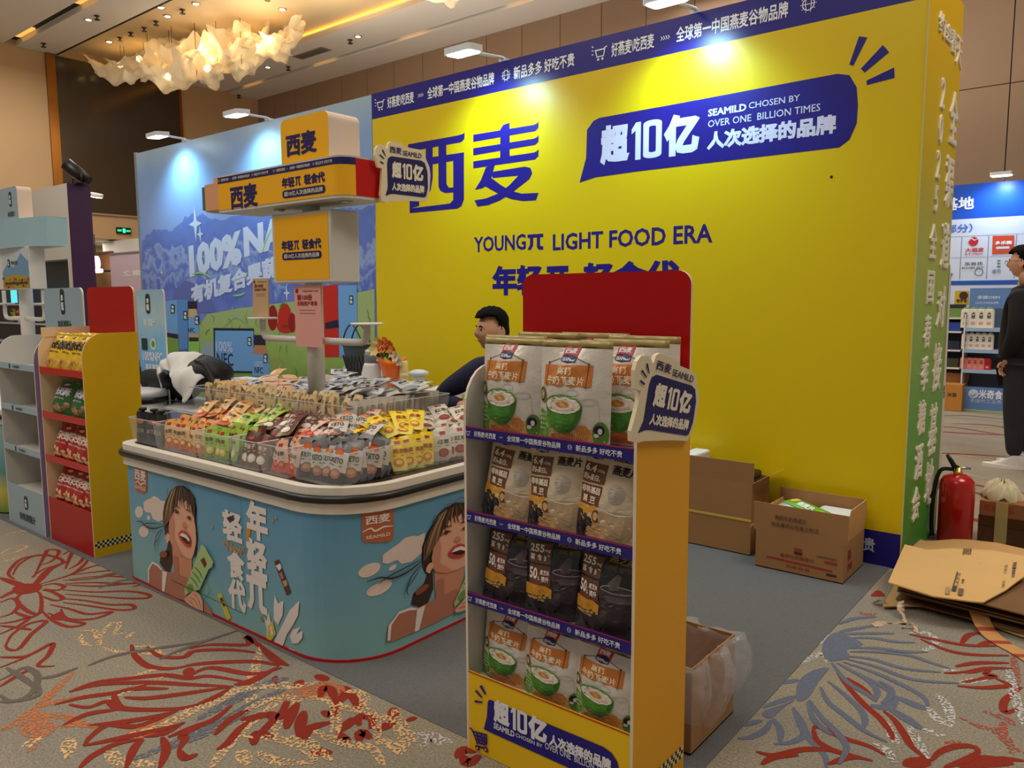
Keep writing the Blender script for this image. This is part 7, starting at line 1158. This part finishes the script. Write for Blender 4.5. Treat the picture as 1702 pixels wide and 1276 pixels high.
mb = MB(); f = YP(KY); lx = (on(1, KY, 4, 440).x, on(1, KY, 47, 440).x); w = lx[1] - lx[0]; shape(mb, f, [(lx[0], 1.49), (lx[1], 1.49), (lx[1], 1.79), (lx[0], 1.79)], ink(196, 206, 214), 1); shape(mb, f, [(lx[0], 1.57), (lx[0], 1.62), (lx[0] + .2 * w, 1.68), (lx[0] + .45 * w, 1.65), (lx[0] + .75 * w, 1.755), (lx[1], 1.69), (lx[1], 1.57)], ink(110, 150, 190), 2); shape(mb, f, [(lx[0], 1.49), (lx[0], 1.575), (lx[0] + .5 * w, 1.60), (lx[1], 1.575), (lx[1], 1.49)], ink(170, 150, 60), 3)
for k in range(40): shape(mb, f, ell(lx[0] + R.uniform(.02, .98) * w, R.uniform(1.495, 1.57), .022, .010, 6), ink(*((170, 60, 40), (196, 100, 60), (150, 160, 60), (120, 40, 30))[k % 4]), 4)
shape(mb, f, [(lx[0] + .1 * w, 1.522), (lx[1] - .02, 1.522), (lx[1] - .02, 1.538), (lx[0] + .1 * w, 1.538)], ink(40, 70, 40), 5); pill(mb, f, lx[0] + .28 * w, 1.685, .04, .06, 5); text(mb, f, '有机农场', (lx[0] + .36 * w, 1.67, lx[0] + .62 * w, 1.70), dg, 5, .03); mb.build('lightbox_print', kt)
for s in (-1, 1): mb = MB(); ex_ = kx + s * .40; mb.tube(cat([(kx + s * .04, KY + .1, 1.26), (ex_ - s * .06, KY + .1, 1.255), (ex_, KY + .1, 1.29), (ex_, KY + .1, 1.36), (ex_ + s * .0, KY + .1, 1.48)], 5), .016, wk, 8); mb.build('bracket_arm', kt); mb = MB(); mb.lathe([(.07, 0), (.075, .004), (.07, .009)], (ex_, KY + .1, 1.37), wk, 16); mb.build('shelf_disc', kt)
jc = thing('juice_counter', 'rounded white and teal juice counter cut by the left edge', 'counter', (-6.7, 2.3, 0)); q_ = rr(-8.2, 1.76, -5.62, 2.49, .25, 6); mb = MB(); mb.prism(q_, Zf, .012, .60, ramp_mat('print_teal_counter', 'Z', 0, .6, [(0, (120, 150, 70)), (.3, (206, 190, 80)), (.5, (90, 150, 150)), (1, (150, 186, 190))], .4, .5, 3)); mb.build('printed_body', jc); mb = MB(); mb.prism(rr(-8.21, 1.75, -5.61, 2.50, .26, 6), Zf, .60, .694, offw); mb.build('rim', jc); mb = MB(); o = rr(-8.214, 1.746, -5.606, 2.504, .26, 6); mb.tube([(*p, .649) for p in o] + [(*o[0], .649)], .016, bmp, 6, False); mb.build('bumper', jc)
# purple and white booth wall with a spotlight on top
PX, PYy = -11.76, 4.74; t = thing('purple_booth_wall', 'white booth wall with dark purple end panel behind the kiosk', 'booth wall', (PX - 2, PYy, 0))
mb = MB(); mb.box(PX - 5.5, PYy, 1.98, PX - .002, PYy + .30, 3.02, M('booth_white', (206, 200, 192), .5)); mb.build('white_fascia', t); mb = MB(); mb.box(PX - .004, PYy - .0, 0, PX + .02, PYy + .305, 3.02, M('purple_panel', (54, 18, 66), .5)); mb.build('purple_end', t); mb = MB(); mb.box(PX - 5.5, PYy + .22, 0, PX - .004, PYy + .30, 1.98, M('teal_panel', (20, 62, 84), .4)); mb.build('teal_back_panel', t); mb = MB(); mb.box(PX - .13, PYy - .0, 0, PX - .004, PYy + .22, 1.98, M('booth_white', (206, 200, 192), .5)); mb.build('white_post', t)
sh = [on(1, PYy + .1, x, y) for x, y in ((16, 480), (32, 480), (18, 500), (32, 530))]
for z in (.72, 1.02, 1.32): mb = MB(); mb.box(PX - 5.4, PYy + .02, z, PX - .14, PYy + .215, z + .02, M('booth_shelf', (196, 200, 206), .4)); mb.build('booth_shelf', t)
a0 = on(1, PYy + .12, 25, 488); tt = thing('juice_screen', 'small glowing cyan display panel seen under the kiosk lightbox', 'screen', (a0.x, PYy + .12, 1.345)); mb = MB(); mb.box(a0.x - .14, PYy + .10, 1.345, a0.x + .16, PYy + .13, 1.58, M('screen_case', (30, 40, 50), .4)); mb.build('case', tt); mb = MB(); mb.box(a0.x - .125, PYy + .097, 1.36, a0.x + .145, PYy + .10, 1.565, M('screen_cyan', (90, 220, 235), .4, emit=.9)); mb.build('lit_panel', tt)
for k, (px_, c, c2, lab) in enumerate(((20, (206, 190, 60), (60, 50, 40), 'yellow snack pack on the booth shelf under the cyan screen'), (29, (196, 90, 60), (240, 190, 190), 'orange snack pack on the booth shelf right of the yellow one'))):
    a1 = on(1, PYy + .1, px_, 515); o = sachet_mesh(.17, .22, c, c, c2, c2, .03, words='零食').build('snack_pack', local=True, label=lab, cat='snack pack'); o.location = (a1.x, PYy + .12, 1.042)
a2 = on(1, PYy + .1, 123, 300); t = thing('stage_spotlight', 'black stage spotlight standing on top of the purple booth wall', 'spotlight', (PX - .05, PYy + .15, 3.02)); mb = MB(); sx, sy = PX + .0, PYy + .15
mb.tube([(sx - .16, sy, 3.022), (sx - .16, sy, 3.18)], .012, ebk, 6); mb.tube([(sx + .12, sy, 3.022), (sx + .12, sy, 3.18)], .012, ebk, 6); mb.box(sx - .18, sy - .05, 3.021, sx + .14, sy + .05, 3.035, ebk); mb.build('yoke', t); mb = MB(); mb.tube([(sx - .10, sy - .1, 3.30), (sx - .02, sy, 3.18), (sx + .10, sy + .12, 3.07)], [.09, .095, .06], ebk, 14); mb.build('barrel', t)
# lamps, sign and pale wall in the gap before the juice backdrop
LY = 7.0
def lat(x, y): p = on(1, LY, x, y); return p.x, p.z
(xa, za), (xb, zb) = lat(182, 421), lat(231, 421); t = thing('pink_booth_wall', 'pale pink booth wall with reversed white characters left of the juice backdrop', 'booth wall', ((xa + xb) / 2, LY, 0)); mb = MB(); mb.box(xa, LY, 0.003, xb + 1.2, LY + .06, za, M('pale_pink', (216, 190, 204), .5)); mb.build('panel', t); mb = MB(); mb.box(xa - .01, LY - .012, za - .03, xb + 1.2, LY, za, M('dull_frame', (140, 126, 124), .5)); mb.build('top_frame', t); mb = MB(); f = YP(LY); p, q = lat(203, 460), lat(232, 448); text(mb, f, '惠之', (q[0] + .08, p[1], p[0], q[1]), M('glow_letters', (240, 236, 240), .4), 2, .03); mb.build('reversed_lettering', t)
LY2 = 8.2; p, q = on(1, LY2, 170, 402), on(1, LY2, 236, 424); t = thing('white_fascia_sign', 'white fascia hanging above the pink booth wall', 'sign', ((p.x + q.x) / 2, LY2, q.z)); mb = MB(); mb.box(p.x, LY2, q.z, q.x + .8, LY2 + .3, p.z, white); mb.build('fascia_box', t); mb = MB(); mb.box(p.x, LY2 + .02, 0.003, p.x + .06, LY2 + .08, q.z, white); mb.build('post', t); mb = MB(); mb.box(q.x + .7, LY2 + .02, 0.003, q.x + .76, LY2 + .08, q.z, white); mb.build('post', t)
p = on(1, 7.4, 156, 437); t = thing('pink_round_lamp', 'glowing pink round shop lamp in the gap left of the pink wall', 'lamp', (p.x, 7.4, p.z)); mb = MB(); mb.prism(ell(p.x, p.z, .13, .15, 20), lambda a, b, c: (a, 7.4 + c, b), 0, .08, M('pink_glow', (255, 170, 215), .4, emit=2.5)); mb.build('disc', t); mb = MB(); mb.tube([(p.x, 7.44, p.z + .15), (p.x, 7.44, p.z + .6)], .01, ebk, 6); mb.build('hanger', t)
p = on(1, 7.4, 160, 450); t = thing('white_strip_lamp', 'short white strip lamp below the pink round lamp', 'lamp', (p.x, 7.4, p.z)); mb = MB(); mb.prism(rr(p.x - .14, p.z - .04, p.x + .18, p.z + .04, .035), lambda a, b, c: (a, 7.4 + c, b), 0, .06, M('white_glow', (255, 245, 250), .4, emit=3.0)); mb.build('tube_glow', t); mb = MB(); mb.tube([(p.x + .1, 7.44, p.z), (p.x + .1, 7.70, p.z)], .02, ebk, 6); mb.build('hanger', t)
p = on(1, 6.6, 158, 326); t = thing('arm_floodlight', 'white floodlight head poking out right of the purple panel', 'floodlight', (p.x, 6.6, p.z)); mb = MB(); mb.prism(ell(p.x, 6.6, .17, .13, 18), lambda a, b, c: (a, b, p.z + c + .25 * (p.x - a)), .0, .05, lamp_body); mb.build('head', t); mb = MB(); mb.prism(ell(p.x, 6.6, .15, .11, 18), lambda a, b, c: (a, b, p.z + c + .25 * (p.x - a)), -.012, -.001, lens); mb.build('lens', t); mb = MB(); mb.tube([(p.x - .1, 6.62, p.z + .05), (p.x - .45, 6.7, p.z + .02), (p.x - .45, 6.7, .003)], .015, lamp_body, 6); mb.build('arm', t)
t = thing('brown_kiosk_panel', 'brown panel between the lamps and the pink wall', 'panel', (0, 0, 0)); p, q = on(1, 7.7, 155, 422), on(1, 7.7, 186, 560); t.location = (p.x, 7.7, 0); mb = MB(); mb.box(p.x - .5, 7.7, .003, q.x + .2, 7.75, p.z - .02, M('brown_panel', (132, 104, 52), .6)); mb.build('panel_sheet', t); mb = MB(); mb.box(p.x - .5, 7.69, p.z - .02, q.x + .2, 7.76, p.z + .03, M('brown_rail', (96, 76, 44), .6)); mb.build('rail', t)
# ================================================================== blue booth far right
GY = 11.55; t = thing('blue_booth_wall', 'blue and white logo wall of the far booth behind the standing man', 'booth wall', (-.8, GY, 0)); bl = ink(20, 80, 190, .35); bw = ink(206, 212, 232, .4)
mb = MB(); mb.box(-3.4, GY, 2.385, 1.6, GY + .08, 2.82, bl); mb.build('blue_fascia', t); mb = MB(); mb.box(-3.4, GY, .003, 1.6, GY + .08, 2.385, bw); mb.build('white_panel', t)
mb = MB(); f = YP(GY, -3); G = lambda pts: tr(1, GY, pts); gz = lambda bl_, tr_: bbox(1, GY, bl_, tr_); sblu = ink(60, 110, 206)
text(mb, f, '对接基地', (gz((1590, 349), (1620, 330))[2] - .72, 2.50, gz((1590, 349), (1620, 330))[2], 2.665), ink(226, 232, 246), 2, .03); text(mb, f, '（部分）', gz((1565, 388), (1617, 371)), sblu, 2, .02); shape(mb, f, [(-3.4, 1.545), (1.6, 1.545), (1.6, 1.60), (-3.4, 1.60)], ink(30, 84, 176), 1)
lrd, lgr = ink(196, 30, 44), ink(120, 140, 160)
for px_ in (1597.5, 1642, 1688): x = G([(px_, 420)])[0][0]; stroke(mb, f, [(x, 1.62), (x, 2.16)], .008, lgr, 1, 0, False)
for z in (1.90, 2.17): stroke(mb, f, [(-3.3, z), (1.5, z)], .006, ink(170, 180, 204), 1, 0, False)
shape(mb, f, ell(*G([(1618, 401)])[0], .055, .055), lrd, 2); stroke(mb, f, G([(1610, 401), (1615, 396), (1620, 399), (1626, 396)]), .014, bw, 3); text(mb, f, '大润发', gz((1604, 419), (1636, 411)), lrd, 2, .03); text(mb, f, 'RT-Mart', gz((1604, 424), (1634, 420)), lrd, 2, .01); shape(mb, f, G([(1649, 422), (1650, 392), (1686, 391), (1685, 420)]), ink(206, 70, 44), 2); text(mb, f, '多乐园', gz((1654, 407), (1682, 400)), wht, 3, .04); shape(mb, f, G([(1656, 414), (1656, 410), (1678, 409), (1678, 413)]), bw, 3)
text(mb, f, '乐百氏', gz((1603, 441), (1634, 435)), ink(60, 74, 84), 2, .02); text(mb, f, 'ROBUST', gz((1599, 447), (1636, 443)), ink(60, 74, 84), 2, .01); o = ell(*G([(1627, 452)])[0], .045, .045, 16); stroke(mb, f, o + [o[0]], .008, ink(70, 90, 100), 2, 0, False); text(mb, f, '王', gz((1656, 444), (1664, 432)), ink(70, 110, 90), 2, .01); text(mb, f, '清华', gz((1648, 454), (1664, 447)), ink(120, 130, 150), 2, .01); text(mb, f, 'F', gz((1581, 460), (1584, 454)), ink(50, 60, 60), 2, .02)
x = G([(1594, 495)])[0][0]; mb.build('logo_print', t)
t = thing('arm_floodlight', 'white floodlight glowing over the blue booth far right', 'floodlight', (-1.42, 11.3, 2.86)); mb = MB(); mb.prism(rr(-1.54, 11.22, -1.30, 11.36, .03), Zf, 2.86, 2.90, lamp_body); mb.build('head', t); mb = MB(); mb.prism(rr(-1.525, 11.235, -1.315, 11.345, .03), Zf, 2.852, 2.8595, lens); mb.build('lens', t); mb = MB(); mb.tube([(-1.42, 11.36, 2.88), (-1.42, 11.56, 2.83)], .012, lamp_body, 6); mb.build('arm', t); flood((-1.42, 11.28, 2.83), (-1.42, 11.6, 2.0), 40, (.55, .8, 1), 150)
DY = 10.9; t = thing('drinks_stand', 'blue and white drinks shelf stand in front of the logo wall', 'shelf stand', (-1.4, DY + .15, 0)); sb = ink(96, 130, 190, .4); x0, x1 = on(1, DY, 1601, 560).x, -1.02
mb = MB(); mb.box(x0, DY, .003, x0 + .015, DY + .3, 1.18, wk); mb.build('side_panel', t); mb = MB(); mb.box(x1 - .015, DY, .003, x1, DY + .3, 1.18, wk); mb.build('side_panel', t); mb = MB(); mb.box(x0 + .015, DY + .28, .003, x1 - .015, DY + .295, 1.25, ink(70, 84, 110)); mb.build('back_panel', t); mb = MB(); mb.box(x0, DY + .29, 1.25, x1, DY + .30, 1.50, sb); mb.build('header_board', t)
zs_ = [on(1, DY, 1610, y).z for y in (545, 580.5, 614)]
for z in zs_: mb = MB(); mb.box(x0 + .015, DY, z - .035, x1 - .015, DY + .28, z, wk); mb.build('shelf', t); mb = MB(); mb.box(x0 + .014, DY - .004, z - .04, x1 - .014, DY - .0005, z + .004, ink(150, 176, 214)); mb.build('shelf_lip', t)
mb = MB(); mb.box(x0 + .015, DY, .02, x1 - .015, DY + .01, .30, sb); mb.build('bottom_panel', t); mb = MB(); mb.box(x0, DY - .005, .003, x1, DY, .02, ink(170, 200, 120)); mb.build('base_trim', t)
mb = MB(); f = YP(DY, -2); bb_ = lambda a, b: bbox(1, DY, a, b); shape(mb, f, ell(*tr(1, DY, [(1618, 654)])[0], .055, .055), ink(200, 214, 232), 1); stroke(mb, f, tr(1, DY, [(1612, 655), (1617, 658), (1623, 653)]), .014, sb, 2); text(mb, f, '米奇食品', bb_((1626, 662), (1680, 650)), ink(226, 232, 244), 1, .03); text(mb, f, '承接代工业务', bb_((1612, 668), (1665, 665)), ink(190, 204, 226), 1, .0); fh = YP(DY + .29); text(mb, fh, '承接OEM', bbox(1, DY + .29, (1624, 497), (1662, 491)), ink(206, 216, 236), 1, .02); text(mb, fh, 'ODM贴牌', bbox(1, DY + .29, (1621, 505), (1660, 501)), ink(206, 216, 236), 1, .0); mb.build('stand_print', t)
def carton(name, label, w, h, d, body, cap, x, z, grp, pt_):
    t = thing(name, label, 'drink', (x, DY + .10, z)); mb = MB(); mb.prism(rr(-w / 2, -d / 2, w / 2, d / 2, .02, 4), Zf, 0, h * .86, body); mb.prism(rr(-w * .4, -d * .4, w * .4, d * .4, .015, 4), Zf, h * .86, h * .93, body); mb.build('body', t, local=True); mb = MB(); mb.lathe([(w * .26, 0), (w * .26, h * .07)], (0, 0, h * .93), cap, 12); mb.build('cap', t, local=True)
    mb = MB(); f = YP(-d / 2); vtext(mb, f, '大豆', (-w * .22, h * .45, w * .22, h * .78), pt_, 1, .05); shape(mb, f, ell(0, h * .22, w * .25, h * .09, 10), ink(206, 160, 150), 1); mb.build('label', t, local=True); t['group'] = grp; return t
cwb = M('white_carton', (224, 220, 208), .4); cpk = M('pink_carton', (226, 130, 120), .4); ccap = M('dark_red_cap', (90, 16, 24), .4); gcap = M('green_cap', (120, 150, 60), .4); ordn = ('first', 'second', 'third', 'fourth', 'fifth', 'sixth')
for k in range(4):
    x = on(1, DY + .1, 1605.5 + k * 13, 530).x; carton('drink_bottle', 'large white drink carton on the far top shelf, %s from left' % ordn[k], .105, .25, .09, cwb, gcap, x, zs_[0] + .001, 'white cartons on the far top shelf', ink(30, 26, 30))
for k in range(5): x = on(1, DY + .1, 1605 + k * 10.3, 560).x; carton('drink_bottle', 'white drink carton on the far middle shelf, %s from left' % ordn[k], .08, .205, .08, cwb, cwb, x, zs_[1] + .001, 'white cartons on the far middle shelf', ink(30, 26, 30))
for k in range(5): x = on(1, DY + .1, 1602 + k * 10, 600).x; carton('drink_bottle', 'pink and dark red drink pack on the far lower shelf, %s from left' % ordn[k], .075, .15, .08, cpk if k < 4 else M('red_carton', (190, 24, 40), .4), ccap, x, zs_[2] + .001, 'pink packs on the far lower shelf', ink(120, 30, 30))
t = thing('yellow_sign_panel', 'yellow square panel left of the far drinks stand header', 'sign', (-1.8, 11.3, 0)); p, q = on(1, 11.3, 1586, 507), on(1, 11.3, 1611, 483); mb = MB(); mb.box(p.x, 11.3, p.z, q.x, 11.32, q.z, ink(206, 170, 30)); mb.build('panel', t); c_ = ((p.x + q.x) / 2, (p.z + q.z) / 2); mb = MB(); f = YP(11.3); shape(mb, f, ell(c_[0] + .02, c_[1] + .03, .05, .05), ink(70, 40, 30), 1); text(mb, f, '老字号', (p.x + .02, p.z + .03, q.x - .02, p.z + .08), ink(70, 40, 30), 2, .04); mb.build('panel_print', t); mb = MB(); mb.box(p.x, 11.32, .003, p.x + .04, 11.36, q.z, wk); mb.build('post', t)
p, q = on(1, 10.75, 1569, 683), on(1, 10.75, 1600, 640); t = thing('cardboard_box', 'small brown carton on the floor left of the far drinks stand', 'box', (p.x, 10.85, 0)); mb = MB(); mb.box(p.x - .1, 10.75, .003, q.x, 11.1, q.z, M('carton_orange', (190, 128, 58), .8)); mb.build('carton_body', t); mb = MB(); mb.prism([(p.x - .1, 0), (q.x, 0), (q.x + .02, .11), (p.x - .1, .12)], lambda a, b, c: (a, 11.1 + c, q.z + b), 0, .01, cb); mb.build('flap', t); mb = MB(); f = YP(10.75); text(mb, f, '米酒', (q.x - .16, q.z - .15, q.x - .06, q.z - .10), bkp, 1, .03); mb.build('carton_print', t)
p = on(1, 11.0, 1580, 560); t = thing('dark_display_rack', 'dark rack with green and blue packs half hidden behind the green panel', 'rack', (p.x, 11.0, 0)); mb = MB(); mb.box(p.x - .5, 11.15, .003, p.x + .12, 11.2, 1.30, M('rack_dark', (36, 40, 50), .6)); mb.build('rack_back', t)
for k, (z, c) in enumerate(((1.12, (110, 140, 70)), (.95, (40, 70, 150)), (.72, (30, 40, 60)), (.5, (60, 60, 40)))): mb = MB(); mb.box(p.x - .5, 10.95, z, p.x + .12, 11.15, z + .02, wk); mb.build('rack_shelf', t); mb = MB(); mb.box(p.x - .45, 10.98, z + .02, p.x + .1, 11.12, z + .13, ink(*c)); mb.build('pack_row', t)
